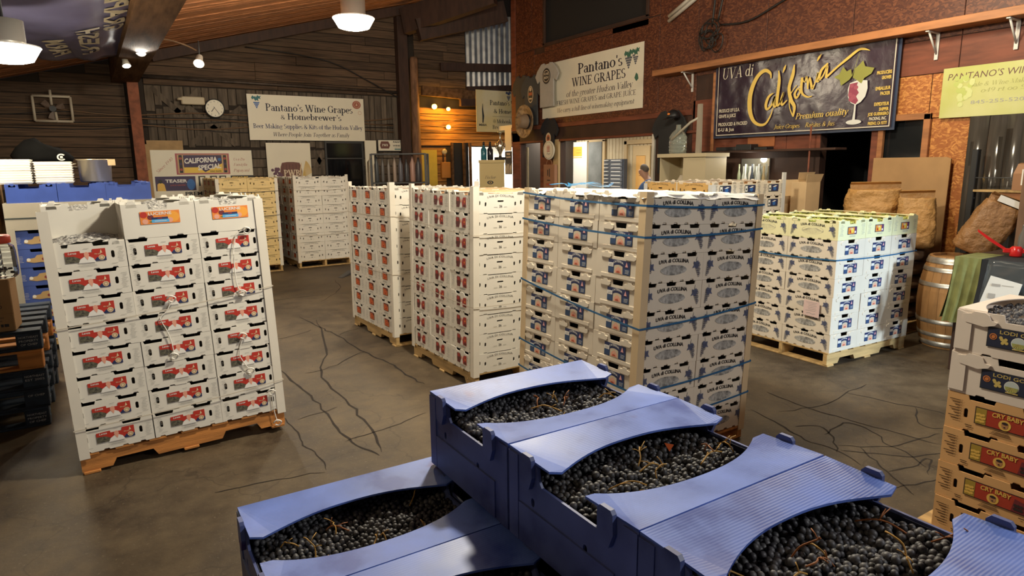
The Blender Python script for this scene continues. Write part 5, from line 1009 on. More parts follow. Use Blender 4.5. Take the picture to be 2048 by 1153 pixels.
# brown wine-bottle carton with a jar of black caps on it
bx = thing('cardboard_box', 'brown cardboard bottle box on the stack of pallets', 'box', (-.60, 5.58, .711), R_(-3))
MB().bev(-.34, 0, 0, .0, .26, .365, .006).build('body', CARD, bx); MB().box(-.34, -.0015, .125, 0, -.0005, .128).build('tape_seam', CARD_D, bx)
m = MB(); fr = (V(-.17, -.002, 0), V(1, 0, 0), V(0, 0, 1)); text(m, 'TARRO', fr, .06, .165, .022, 0, bold=.01); text(m, 'L', fr, -.03, .075, .03, 0, bold=.02)
for i, u in enumerate((.02, .05, .08)): m.stroke(fr, [(u, .20, .003), (u, .235+.01*(i % 2), .003), (u+.012, .25+.01*(i % 2), .003), (u+.024, .235, .003), (u+.024, .20, .003)], 0)
text(m, 'WINE MAKING', fr, .065, .095, .010, 0, bold=.01); m.rect(fr, .03, .075, .10, .078); m.rect(fr, .09, .035, .105, .055); m.rect(fr, .11, .035, .135, .055)
m.lines('lettering', INK, bx); fr = (V(.0015, .13, 0), V(0, 1, 0), V(0, 0, 1)); m = MB(); m.rect(fr, .06, .06, .10, .12); m.stroke(fr, [(-.02, .2, .003), (-.01, .26, .004), (0, .2, .003)]); m.lines('lettering', flat('brown_print', (.16, .08, .03)), bx)
jar = thing('glass_jar', 'square glass jar with red screw lid and black caps inside', 'jar', (-.665, 5.72, 1.077))
GLASS = mat('clear_glass', (.93, .97, .95), .05, trans=1.0, ior=1.25)
MB().lathe([(.105, 0), (.122, .012), (.125, .04), (.122, .18), (.115, .215), (.085, .235), (.082, .255)], 8, smooth=False).build('glass_body', GLASS, jar, rz=PI/8)
MB().lathe([(.094, .24), (.098, .245), (.098, .285), (.090, .295), (.01, .296)], 20).build('lid', flat('red_plastic', (.60, .045, .02), .4), jar)
cap = MB().lathe([(.016, 0), (.017, .004), (.015, .012), (.004, .013)], 8).mesh('bottle_cap', [BLACK])
for i in range(26): 
    a = rnd.uniform(0, 6.28); q = rnd.uniform(.01, .085); o = obj('bottle_cap', cap, jar, (q*math.cos(a), q*math.sin(a), .014+.012*(i//7)), rnd.uniform(0, 3)); o.rotation_euler.x = rnd.uniform(-.7, .7)
# far-left stack of blue cartons under a grey cardboard cap
BLUE_L = mat('blue_fibreboard', (.045, .085, .32), .6, var=.25, scale=4)
def label_cream(W, L, h):
    fr = fr_short(W, L); mb = MB(); f2 = (fr[0]-V(0, .0005, 0), fr[1], fr[2]); mb.flat2([(-.12, .06), (-.06, .045), (0, .05), (.07, .04), (.12, .06), (.11, .09), (.05, .10), (.02, .125), (-.03, .12), (-.05, .095), (-.11, .085)], fr, 0); mb.disc(f2, -.10, .078, .016, m=1); mb.disc(f2, .06, .075, .02, m=2); mb.disc(f2, .02, .08, .014, m=3); dashes(mb, fr, -.18, -.14, .05, .12, 5, 1, .01); return mb.label_mesh([flat('tan_picture_print', (.42, .28, .12)), flat('pale_print', (.70, .68, .60)), GREEN, MAROON])
kind('bluebox', dict(top=[(-.08, .08, .03)]), {}, BLUE_L, label_cream(.412, .52, .184), None, None, h=.184, W=.412, L=.52, words='dark blue carton with picture label')
wJ = 'far-left stack under a grey hood'
MJ = Matrix.Translation((-.17, 8.45, 0)) @ Matrix.Rotation(R_(1.5), 4, 'Z')
pallet(MJ, PINE, 'pallet under the dark blue cartons at far left', 1.24, 1.06)
for li in range(7):
    for i in range(3): place_lug('bluebox', MJ @ Matrix.Translation(((i-1)*.412, -.26, PH+li*.184)), f'dark blue carton with picture label, {ORD[6-li] if li else "bottom"} layer, {COLN[i]} column, {wJ}', 'dark blue cartons at far left')
zc = PH+7*.184
gc = thing('carton_hood', 'long grey cardboard hood fitted over the dark blue cartons', 'carton hood'); gc.matrix_world = MJ @ Matrix.Translation((0, 0, zc-.18))
m = MB(); m.box(-.65, -.55, .0, .65, -.543, .255); m.box(-.65, .543, .0, .65, .55, .255); m.box(-.65, -.543, 0, -.643, .543, .255); m.box(.643, -.543, 0, .65, .543, .255); m.box(-.65, -.55, .255, .65, .55, .262); m.build('shell', CARD_G, gc)
MB().box(-.652, -.5535, .11, .652, -.5515, .122).build('band', flat('dark_band', (.03, .04, .04)), gc)
MB().box(-.65, -.557, -.95, -.585, -.551, .02).build('corner_strip', CARD_G, gc)
zt = zc+.082
KB = kind('bluecrate', dict(top=[(-.10, .07, .035), (-.16, -.13, .012), (.13, .16, .012)]), {}, mat('bright_blue_plastic', (.035, .075, .33), .45, var=.15), None, None, None, h=.175, W=.412, L=.52, tab=.012, words='bright blue crate')
for i in range(3):
    for j in range(2): place_lug('bluecrate', MJ @ Matrix.Translation(((i-1)*.412, (j-.5)*.52, zt)), f'bright blue crate in the row above the grey hood, {"back" if j else "front"} {COLN[i]}', 'bright blue crates on the far-left stack', True)
def tray_stack(x, y, z, w, d, n, h, label):
    t = thing('foam_tray_stack', label, 'foam trays', (x, y, z)); me = MB().loft([[(-w/2+i, -d/2+i, zz), (w/2-i, -d/2+i, zz), (w/2-i, d/2-i, zz), (-w/2+i, d/2-i, zz)] for i, zz in ((.012, 0), (.0, h*.72), (.0, h*.9), (.01, h*.97))]).mesh('foam_tray', [WHITE])
    for i in range(n): obj('foam_tray', me, t, (rnd.uniform(-.003, .003), rnd.uniform(-.003, .003), i*h))
tray_stack(-.37, 8.15, zt+.18, .32, .30, 9, .024, 'short stack of white foam trays on the right of the crates'); tray_stack(-.72, 8.18, zt+.18, .34, .30, 10, .024, 'taller stack of white foam trays on the left of the crates')
tray_stack(-1.20, 7.9, 0, .62, .5, 34, .055, 'tall floor stack of white foam trays at the left edge')
pot = thing('stock_pot', 'stainless steel stock pot standing on the blue crates', 'pot', (-.02, 8.35, zt+.186))
MB().lathe([(.135, 0), (.145, .01), (.156, .22), (.166, .226), (.166, .236), (.150, .236), (.142, .02), (.01, .018)], 28).build('body', STEEL, pot)
MB().tube([(-.16, 0, .19), (-.20, 0, .185), (-.20, 0, .16), (-.155, 0, .155)], .006, 6).build('handle', STEEL, pot); MB().box(.12, -.13, .17, .19, -.128, .235).build('price_tag', CARD_L, pot)
hat = thing('black_bag', 'black fabric bag with a pale round logo on the foam trays', 'bag', (-.47, 8.55, zt+.18+.22)); m = MB()
m.loft([[(.27*k*math.cos(2*PI*i/18)*(1+.12*noise.noise(V(i, z*9, 1))), .15*k*math.sin(2*PI*i/18), z+.02*noise.noise(V(i*.7, z*5, 4))-.05*math.cos(2*PI*i/18)*(z/.2)) for i in range(18)] for k, z in ((.95, 0), (1.02, .05), (.85, .12), (.55, .18), (.2, .2))], smooth=True); m.build('cloth', mat('black_cloth', (.006, .006, .006), .95, var=.3, spec=.05), hat)
m = MB(); fr = (V(.165, -.148, .045), V(1, 0, 0), V(0, 0, 1)); m.add([fr[0]+fr[1]*(r*math.cos(a))+fr[2]*(r*.9*math.sin(a)) for r in (.026, .040) for a in [.7+4.9*i/12 for i in range(13)]], [(i, i+1, 14+i, 13+i) for i in range(12)]); m.rect(fr, -.012, -.012, .012, .012); m.build('logo', flat('off_white_thread', (.6, .58, .52)), hat)
ob = thing('cardboard_box', 'orange-brown box with dark print at the left picture edge', 'box', (-1.08, 8.75, zt+.18)); MB().bev(-.16, -.16, 0, .16, .16, .29, .004).build('body', mat('orange_cardboard', (.42, .17, .05), .7), ob); m = MB(); text(m, 'FRUIT', (V(0, -.1615, 0), V(1, 0, 0), V(0, 0, 1)), .03, .2, .04, 0, bold=.02); m.lines('lettering', INK, ob)
MB().bev(-1.26, 8.5, zt, -.90, 9.0, zt+.178, .004).build('cardboard_box', CARD, label='plain box under the orange-brown box at left', cat='box')
MB().bev(-1.26, 8.5, 0, -.90, 9.0, zt-.001, .004).build('cardboard_box', CARD, label='tall plain carton standing behind the foam trays at left', cat='box')

# ================================================================== back wall signs and fittings
def sign(name, label, O, U, Vv, w, h, mt, t=.008, wob=0.0, cat='sign', border=None):
    """panel or banner with its lower left corner at O, facing U x V; wob = ripple of a cloth banner"""
    O = Vector(O); U = Vector(U); Vv = Vector(Vv); N = U.cross(Vv); r = thing(name, label, cat, O)
    if wob:
        nx, nz = 40, 14; vs = []
        for j in range(nz+1):
            for i in range(nx+1):
                u, v = i/nx, j/nz; d = wob*(noise.noise(V(u*7, v*3, 2))+.5*noise.noise(V(u*17, v*9, 7)))*min(1, 4*u, 4*(1-u)+.2); vs.append(U*(u*w)+Vv*(v*h)+N*d)
        m = MB(); n = nx+1; m.add(vs, [(j*n+i, j*n+i+1, (j+1)*n+i+1, (j+1)*n+i) for j in range(nz) for i in range(nx)], 0, True); m.add([p-N*.002 for p in vs], [(j*n+i, (j+1)*n+i, (j+1)*n+i+1, j*n+i+1) for j in range(nz) for i in range(nx)], 0, True); b = m.build('banner_cloth', mt, r)
    else: b = MB().prism([(0, 0), (w, 0), (w, h), (0, h)], V(0, 0, 0), U, Vv, -N*t).build('board', mt, r)
    return r, (N*(.0015+(wob*1.15 if wob else 0)), U, Vv)
def grapes_art(mb, fr, u, v, s, mb_i, ml_i, n=14):
    R = random.Random(int(u*1000)); f2 = (fr[0]+fr[1].cross(fr[2])*.001, fr[1], fr[2])
    for q in ((-.05, .10), (.05, .11), (.01, .07)):
        a, b = u+q[0]*s, v+q[1]*s; mb.flat2([(a-.05*s, b), (a-.02*s, b+.045*s), (a+.01*s, b+.02*s), (a+.05*s, b+.035*s), (a+.03*s, b-.005*s), (a+.04*s, b-.04*s), (a-.005*s, b-.02*s), (a-.03*s, b-.04*s)], fr, ml_i)
    for i in range(n):
        row = int((math.sqrt(8*i+1)-1)/2); k = i-row*(row+1)/2; rr = 4-row; mb.disc(f2, u+(k-row/2)*.030*s, v-.10*s+row*.033*s, .0165*s, m=mb_i, n=9)
XU, ZU, YL = V(1, 0, 0), V(0, 0, 1), V(0, -1, 0)
TXT = flat('navy_black_lettering', (.022, .020, .035)); 
r, fr = sign('hanging_banner', 'long cream banner about homebrewing supplies on the back wall', (2.54, 13.48, 2.345), XU, ZU, 2.29, .855, SIGNW)
m = MB(); text(m, "Pantano's Wine Grapes", fr, 1.19, .555, .135, 0, serif, .02, width=1.72); text(m, "Homebrewer's", fr, 1.27, .40, .115, 0, serif, .02, width=1.07); text(m, '&', fr, .64, .40, .085, 0, serif); text(m, 'Beer Making Supplies & Kits of the Hudson Valley', fr, 1.16, .225, .085, 1, serif, .01, width=2.16); text(m, 'Where People Join Together as Family', fr, 1.19, .075, .078, 0, serif, -.01, .22, 1.53); m.lines('lettering', [TXT, flat('navy_lettering', (.03, .045, .12))], r)
m = MB(); grapes_art(m, fr, .17, .70, .9, 0, 1, 10); m.disc(fr, 2.14, .73, .09, .082, 2); m.build('artwork', [BLUE, TEAL, flat('brick_seal', (.36, .10, .06))], r)
m = MB(); f2 = (fr[0]+V(0, -.002, 0), XU, ZU); m.ring2(f2, 2.14, .73, .055, .062, 0); m.flat2([(2.12, .71), (2.14, .77), (2.16, .71)], f2); m.ring2(f2, 2.20, .57, .03, .04, 0); m.build('artwork', flat('tan_seal_print', (.62, .45, .30)), r)
r, fr = sign('fruit_label_board', 'cream board with a large purple and yellow fruit label', (.80, 13.45, 1.2), XU, ZU, 1.74, .95, SIGNW)
m = MB(); y0 = .51; m.rect(fr, .42, y0, 1.33, y0+.38, 0); f1 = (fr[0]+V(0, -.001, 0), XU, ZU); m.rect(f1, .45, y0+.02, 1.30, y0+.36, 1); f2 = (fr[0]+V(0, -.002, 0), XU, ZU)
m.rect(f2, .55, y0+.03, 1.20, y0+.35, 2); f3 = (fr[0]+V(0, -.003, 0), XU, ZU); m.flat2([(.55, y0+.13), (.55, y0+.35), (1.20, y0+.35), (1.20, y0+.20), (.90, y0+.04), (.80, y0+.13)], f3, 3); f4 = (fr[0]+V(0, -.004, 0), XU, ZU)
text(m, 'CALIFORNIA', f4, .84, y0+.215, .088, 4, bold=.035, width=.56, shear=.12, rot=.06); text(m, 'SPECIAL', f4, .98, y0+.095, .085, 4, bold=.035, width=.40, shear=.12, rot=.10); text(m, 'WINE GRAPES', f4, 1.08, y0+.04, .028, 5, bold=.02, width=.2); m.disc(f4, 1.16, y0+.27, .03, m=6)
for u in (.475, 1.225):
    m.rect(f3, u, y0+.03, u+.055, y0+.35, 5)
    for i in range(3): m.disc(f4, u+.027, y0+.09+.1*i, .024, m=(7, 3, 7)[i], n=10)
m.rect(fr, .06, .22, .72, .48, 3); text(m, 'TEASER', f1, .40, .37, .055, 4, bold=.03, width=.36); text(m, 'JUICE GRAPES', f1, .42, .31, .022, 7, bold=.02, width=.25); m.flat2([(.08, .22), (.22, .22), (.2, .34), (.14, .38), (.09, .34)], f1, 8); m.disc(f2, .14, .39, .035, m=5, n=10); m.disc(f1, .64, .33, .07, .1, 6)
for u in (.82, 1.02, 1.18): m.rect(fr, u-.05, .30, u+.07, .48, 5); m.rect(f1, u-.02, .30, u+.05, .46, 9)
m.rect(fr, 1.33, .40, 1.74, .48, 5); text(m, 'TREASURE', f1, 1.5, .415, .045, 2, bold=.02, width=.28); text(m, 'PREMIUM', fr, .78, .13, .065, 5, bold=.03, width=.50); text(m, 'WINE GRAPES', fr, .78, .04, .06, 7, bold=.01, width=.72)
text(m, 'Since 1940', fr, .25, .66, .05, 7, serif, -.03, .3, .36, rot=.75); text(m, 'Uva Da', fr, 1.50, .76, .05, 7, serif, -.03, .3, .2); text(m, 'Famiglia', fr, 1.52, .66, .05, 7, serif, -.03, .3, .24); text(m, 'Papayani', fr, 1.53, .55, .055, 7, serif, -.03, .3, .28)
m.build('artwork', [flat('rose_border', (.42, .10, .12)), flat('tan_label_ground', (.55, .36, .18)), YELLOW, flat('plum_navy', (.05, .03, .09)), WHITE_P, INK, BLUE, flat('faded_red', (.38, .07, .05)), GOLD, SIGNW], r)
r, fr = sign('brewers_sign', 'cream square sign with a barrel emblem and hops on the back wall', (2.82, 13.48, 1.45), XU, ZU, .85, .845, SIGNW)
m = MB(); m.flat2([(.28, .07), (.62, .07), (.655, .18), (.665, .28), (.65, .38), (.62, .46), (.50, .475), (.38, .475), (.28, .46), (.25, .38), (.235, .28), (.245, .18)], fr, 0); f1 = (fr[0]+V(0, -.001, 0), XU, ZU)
for i in range(6): m.stroke(f1, [(.29+.065*i, .09, .006), (.28+.07*i, .28, .006), (.30+.062*i, .43, .006)], 4)
text(m, 'PWB', f1, .46, .20, .12, 1, serif, .05, width=.31); R = random.Random(3)
for i in range(26): m.disc(f1, .17+R.uniform(-.08, .08), .26+R.uniform(-.15, .1), .03, m=2, n=8)
for i in range(12): a = 1.2-i*.08; m.stroke(fr, [(.66, .16, .006), (.66+.12*math.cos(a), .16+.2*math.sin(a), .008), (.66+.2*math.cos(a-.1), .16+.36*math.sin(a), .016)], 3)
m.stroke(f1, [(.64, .1, .02), (.63, .3, .03), (.655, .46, .01)], 5); m.build('artwork', [flat('barrel_brown', (.16, .06, .045)), flat('cream_letter', (.72, .60, .42)), flat('grape_plum', (.12, .045, .08)), flat('straw_gold', (.62, .42, .12)), flat('stave_dark', (.06, .02, .02)), flat('wheat_cream', (.68, .5, .28))], r)
ck = thing('round_clock', 'round white wall clock with black rim on the back wall', 'clock', (1.965, 13.5, 2.91))
m = MB(); m.lathe([(.165, 0), (.172, .01), (.172, .04), (.155, .045), (.153, .03)], 32); o = m.build('rim', BLACK, ck); o.rotation_euler = (PI/2, 0, 0)
fr = (V(0, -.034, 0), XU, ZU); m = MB(); m.disc(fr, 0, 0, .155, m=0, n=32); m.build('dial', SIGNW, ck); m = MB(); f1 = (V(0, -.036, 0), XU, ZU)
for i in range(12): a = i*PI/6; text(m, str(i or 12), f1, .125*math.sin(a), .125*math.cos(a)-.012, .024, 0, bold=.01)
m.build('numerals', INK, ck); MB().stroke((V(0, -.038, 0), XU, ZU), [(-.02, .03, .006), (.07, -.1, .010)]).build('hand', INK, ck); MB().stroke((V(0, -.039, 0), XU, ZU), [(.0, .02, .008), (-.06, -.06, .012)]).build('hand', INK, ck)
em = thing('emergency_light', 'beige emergency light box beside the wall clock', 'light box', (1.6, 13.46, 3.03)); MB().bev(-.19, -.05, -.07, .2, .04, .07, .02).build('housing', flat('beige_plastic', (.55, .47, .33)), em); MB().lathe([(.05, 0), (.055, .03), (.03, .05)], 14, c=(-.2, -.01, 0)).build('lamp_head', flat('beige_plastic', (.55, .47, .33)), em)
fan = thing('exhaust_fan', 'small exhaust fan with pale frame pieces on the left back wall', 'fan', (-.515, 13.46, 2.815))
for a, b in (((-.26, .20), (.26, .20)), ((-.26, -.20), (.26, -.20)), ((-.26, -.20), (-.26, .2)), ((.26, -.2), (.26, .2)), ((-.01, .06), (-.01, .30)), ((.03, -.05), (.04, -.22))): MB().tube([(a[0], 0, a[1]), (b[0], 0, b[1])], .022, 6).build('frame_bar', flat('pale_fan_frame', (.50, .43, .33)), fan)
for i in range(3):
    a = i*2*PI/3+.5; m = MB(); m.add([(r*math.cos(a+da), d, r*math.sin(a+da)) for r, da, d in ((.04, -.2, 0), (.10, -.55, -.01), (.17, -.45, -.02), (.18, .1, .01), (.10, .35, .02), (.04, .2, 0))], [(0, 1, 2, 3, 4, 5)]); o = m.build('blade', flat('brown_fan_blade', (.13, .085, .06)), fan); md = o.modifiers.new('s', 'SOLIDIFY'); md.thickness = .006
MB().lathe([(.05, -.02), (.05, .02)], 12).build('motor', BLACK, fan).rotation_euler = (PI/2, 0, 0)
sign('scrap_board', 'plain tan plywood offcut above the fruit label board', (.79, 13.48, 2.13), XU, ZU, .58, .19, mat('tan_plywood', (.42, .27, .12), .7, var=.2), cat='board')
sign('narrow_board', 'narrow upright bare plank beside the red post', (.72, 13.38, .9), XU, ZU, .10, 1.35, mat('tan_plywood', (.42, .27, .12)), .02, cat='board')
r, fr = sign('small_sign', 'small framed sign with emblem near the log pole', (5.09, 13.46, 2.135), XU, ZU, .78, .25, flat('black_sign_frame', (.02, .02, .02))); m = MB(); m.rect(fr, .015, .015, .765, .235, 0); f1 = (fr[0]+V(0, -.001, 0), XU, ZU); m.flat2([(.07, .06), (.25, .06), (.28, .13), (.24, .21), (.08, .21), (.05, .13)], f1, 1); text(m, 'PWB', (f1[0]+V(0, -.001, 0), XU, ZU), .165, .11, .045, 0, serif, .04, width=.13); text(m, "PANTANO'S", f1, .54, .18, .036, 2, bold=.03, width=.38); text(m, 'WINE GRAPES', f1, .54, .105, .034, 2, bold=.02, width=.40); m.rect(f1, .38, .07, .72, .075, 2); m.rect(f1, .38, .035, .72, .055, 3); m.build('artwork', [SIGNW, flat('barrel_brown', (.16, .06, .045)), INK, TEAL], r)
sign('blank_board', 'tall blank cream panel standing beside the dark window', (4.80, 13.44, .9), XU, ZU, .25, 1.46, SIGNW, .02, cat='panel')
# glass-door merchandise rack behind the middle stacks
rk = thing('display_rack', 'dark metal display rack holding bottles and hanging stock', 'rack', (4.30, 11.75, 0), R_(-30))
for x_, y in ((0, 0), (1.0, 0), (0, .5), (1.0, .5)): MB().bev(x_-.02, y-.02, 0, x_+.02, y+.02, 2.05, .004).build('post', DGREY, rk)
for z in (.5, 1.0, 1.5, 2.03): MB().bev(0, 0, z, 1.0, .5, z+.025, .004).build('shelf', DGREY, rk)
for i, (w, c) in enumerate(((.10, (.05, .055, .06)), (.07, (.10, .09, .085)), (.06, (.20, .17, .15)), (.08, (.30, .22, .17)), (.10, (.09, .085, .10)), (.09, (.04, .04, .045)), (.12, (.36, .20, .15)), (.13, (.05, .045, .05)))):
    x_ = .06+.112*i; h = .48-.03*(i % 3); MB().lathe([(w*.38, 0), (w*.42, .02), (w*.42, h*.7), (w*.2, h*.85), (w*.16, h)], 10, c=(x_, .22, 1.526)).build('bottle', mat(f'rack_stock_{i}', c, .4), None, rk.location, rk.rotation_euler.z, label=f'dark tall container, {["first", "second", "third", "fourth", "fifth", "sixth", "seventh", "eighth"][i]} from the left in the display rack', cat='container', group='stock in the display rack')
MB().tube([(-.05, -.03, 0), (-.05, -.03, 1.9), (.0, -.03, 2.0)], .018, 8).build('stand_pipe', STEEL, rk)
# amber-lit corner: electrical boxes, bulbs, yellow board
BULB = emitter('amber_bulb_glow', (1.0, .55, .08), 9)
for i, (x_, z, s) in enumerate(((6.42, 3.10, .055), (6.76, 3.06, .04), (6.75, 2.67, .05))):
    b = thing('bulkhead_lamp', f'small amber bulkhead lamp in the back corner, {["top left", "top right", "lowest"][i]}', 'lamp', (x_, 13.46, z)); MB().lathe([(s*.8, 0), (s, .03), (s, .07), (s*.6, .10), (.005, .11)], 12).build('bulb', BULB, b).rotation_euler = (PI/2, 0, 0); MB().lathe([(s*1.05, -.01), (s*1.05, .03)], 12).build('base', DGREY, b).rotation_euler = (PI/2, 0, 0)
    lamp('POINT', 'amber_lamp_light', (x_, 13.25, z-.05), 9, (1.0, .50, .06), .05)
sign('yellow_notice', 'tall yellow notice board beside the log pole', (6.02, 13.40, 1.35), XU, ZU, .42, .82, mat('yellow_board', (.72, .48, .05), .5, var=.1), .02, cat='board')
ebx = thing('electric_box', 'orange-brown electrical box with conduit in the back corner', 'electrical box', (6.66, 13.44, 1.73)); MB().bev(-.11, -.05, -.18, .11, .03, .17, .008).build('cabinet', mat('orange_enamel', (.50, .20, .03), .5), ebx); MB().tube([(-.05, 0, .17), (-.05, 0, .35), (-.06, .0, .45)], .018, 8).build('conduit', DARK_W, ebx); MB().lathe([(.06, 0), (.06, .05), (.04, .06)], 16, c=(-.03, .40, .0)).build('meter', mat('meter_glass', (.55, .45, .25), .3), ebx).rotation_euler = (PI/2, 0, 0)
m = MB(); m.box(6.82, 13.40, .0, 7.24, 13.45, 2.33); m.build('black_board', BLACK, label='tall black panel beside the bright doorway in the back corner', cat='panel')
for i, x_ in enumerate((6.80, 7.10, 7.26)): post(f'trim_{12+i}', 'slim dark door post in the back corner', x_, 13.36, .05, 2.33, BEAM_W)
r, fr = sign('hanging_banner', 'cream and yellow banner partly hidden in the back corner', (7.35, 13.2, 2.57), XU, ZU, 1.3, .92, mat('yellowed_banner', (.66, .54, .24), .5, col2=(.72, .66, .48), scale=1.3)); m = MB(); text(m, "Pantano's Wine", fr, .36, .60, .105, 0, serif, .03, width=.86, align='l'); text(m, '& Home Brew', fr, .46, .42, .095, 0, serif, .02, width=.8, align='l'); m.rect(fr, .42, .345, 1.1, .35, 0); text(m, '@ Mohonk', fr, .44, .20, .085, 0, serif, .0, width=.48, align='l'); text(m, 'Brewers A', fr, .42, .07, .085, 0, serif, .0, width=.52, align='l')
m.stroke(fr, [(.17, .2, .03), (.18, .35, .05), (.165, .5, .03), (.17, .62, .01)], 0); text(m, 'MBBA', fr, .17, .13, .05, 0, bold=.02, width=.2); grapes_art(m, fr, .86, .80, .8, 1, 1, 10); m.lines('lettering', [INK, flat('navy_lettering', (.03, .045, .12))], r)
for i in range(4):
    z = 2.62+.1*i; MB().tube(smoothpath([(5.9, 13.42, z), (6.6, 13.42, z-.04), (7.2, 13.42, z+.03), (7.7, 13.42, z-.02)], 4), .008, 5).build('strung_cable', CABLE_B, label=f'{["lowest", "second lowest", "second highest", "highest"][i]} thin cable across the amber boards in the back corner', cat='cable', group='cables in the back corner')
# counter with a gift box, two bottles and a trophy
MB().bev(5.9, 10.55, 0, 6.75, 11.25, 1.20, .01).build('counter', DARK_W, label='dark wooden counter behind the middle stacks', cat='counter')
gb = thing('gift_box', 'tall gold gift box on the counter, below the trophy', 'box', (6.33, 10.80, 1.201), R_(-32)); MB().bev(-.23, -.16, 0, .23, .16, .70, .006).build('body', mat('dull_gold_board', (.50, .38, .16), .5), gb); MB().bev(-.245, -.175, .66, .245, .175, .715, .006).build('lid', mat('dull_gold_board', (.50, .38, .16)), gb)
m = MB(); fr = (V(-.03, -.162, 0), XU, ZU); m.disc(fr, 0, .30, .06, .035, 0); m.ring2((fr[0]+V(0, -.001, 0), XU, ZU), 0, .30, .022, .03, 1, 14, .6); text(m, 'Fischer', fr, 0, .37, .055, 0, serif, -.03, .3, .2); text(m, 'Wieser', fr, 0, .17, .055, 0, serif, -.03, .3, .2); m.lines('lettering', [INK, GOLD], gb)
for i, (dx, c, nm) in enumerate(((-.15, (.02, .12, .16), 'blue-green'), (-.03, (.015, .015, .02), 'black'))):
    b = thing('wine_bottle', f'{nm} wine bottle standing on the gold gift box', 'bottle', (6.33+dx*.85, 10.80-dx*.53, 1.918)); MB().lathe([(.052, 0), (.056, .01), (.056, .19), (.02, .25), (.018, .32), (.02, .33)], 14).build('glass', mat(nm+'_glass', c, .12), b); MB().lathe([(.021, .275), (.021, .335), (.005, .337)], 12).build('foil', BLACK, b)
tp = thing('trophy', 'silver trophy cup with figure on the gold gift box', 'trophy', (6.47, 10.72, 1.917)); MB().bev(-.09, -.07, 0, .09, .07, .05, .006).build('plinth', BLACK, tp); MB().lathe([(.03, .05), (.022, .09), (.035, .14), (.065, .2), (.075, .27), (.05, .33), (.02, .37), (.012, .45), (.03, .49), (.045, .51)], 14).build('cup', mat('bright_silver', (.75, .70, .55), .2, .95), tp)
for s in (-1, 1): MB().tube(smoothpath([(s*.06, 0, .2), (s*.11, 0, .24), (s*.10, 0, .3), (s*.06, 0, .3)], 3), .008, 6).build('handle', mat('bright_silver', (.75, .70, .55)), tp)
# ================================================================== right wall: banners, shirts, shelves
r, fr = sign('hanging_banner', 'large cream banner with grape bunches on the varnished wall', (RIGHT_X-.03, 11.2, 2.73), YL, ZU, 2.91, 1.05, SIGNW)
m = MB(); text(m, "Pantano's", fr, 1.78, .74, .185, 0, serif, .02, width=1.23); text(m, 'WINE GRAPES', fr, 1.73, .53, .155, 0, serif, .01, width=1.50); text(m, 'of the greater Hudson Valley', fr, 1.73, .355, .11, 0, serif, -.02, .22, 1.85); text(m, 'FRESH WINE GRAPES and GRAPE JUICE', fr, 1.62, .225, .085, 0, serif, -.015, width=2.25); text(m, 'We carry a full line of winemaking equipment', fr, 1.60, .085, .085, 0, serif, -.025, .22, 2.2); m.lines('lettering', TXT, r)
m = MB(); grapes_art(m, fr, 2.55, .80, 1.15, 0, 1, 15); grapes_art(m, fr, 2.72, .83, 1.0, 0, 1, 12); m.flat2([(2.70, .50), (2.74, .58), (2.78, .55), (2.80, .48), (2.75, .44)], fr, 1); m.build('artwork', [flat('slate_grape', (.10, .11, .14)), flat('pine_green', (.05, .15, .10))], r)
DKPUR = mat('shiny_plum_vinyl', (.030, .016, .032), .26, var=.3, scale=3, bump=.5, bscale=7, spec=.7)
r, fr = sign('vinyl_banner', 'shiny dark plum banner with gold script and a wine glass', (RIGHT_X-.085, 6.72, 2.165), YL, ZU, 2.6, 1.085, mat('navy_banner_edge', (.03, .045, .09), .4), wob=.0)
g = MB(); nx, nz = 60, 22; vs = []
for j in range(nz+1):
    for i in range(nx+1):
        u, v = .03+2.54*i/nx, .03+1.025*j/nz; d = .014+.008*(noise.noise(V(u*5, v*3, 2))*(1.5-u*.4)+.6*noise.noise(V(u*13, v*11, 5))*(1.3-.4*u)); vs.append(V(-d, -u, v))
n = nx+1; g.add(vs, [(j*n+i, j*n+i+1, (j+1)*n+i+1, (j+1)*n+i) for j in range(nz) for i in range(nx)], 0, True); g.build('banner_face', DKPUR, r)
fr = (V(-.031, -.02, .025), YL, ZU); f1 = (V(-.032, -.02, .025), YL, ZU); f2 = (V(-.033, -.02, .025), YL, ZU)
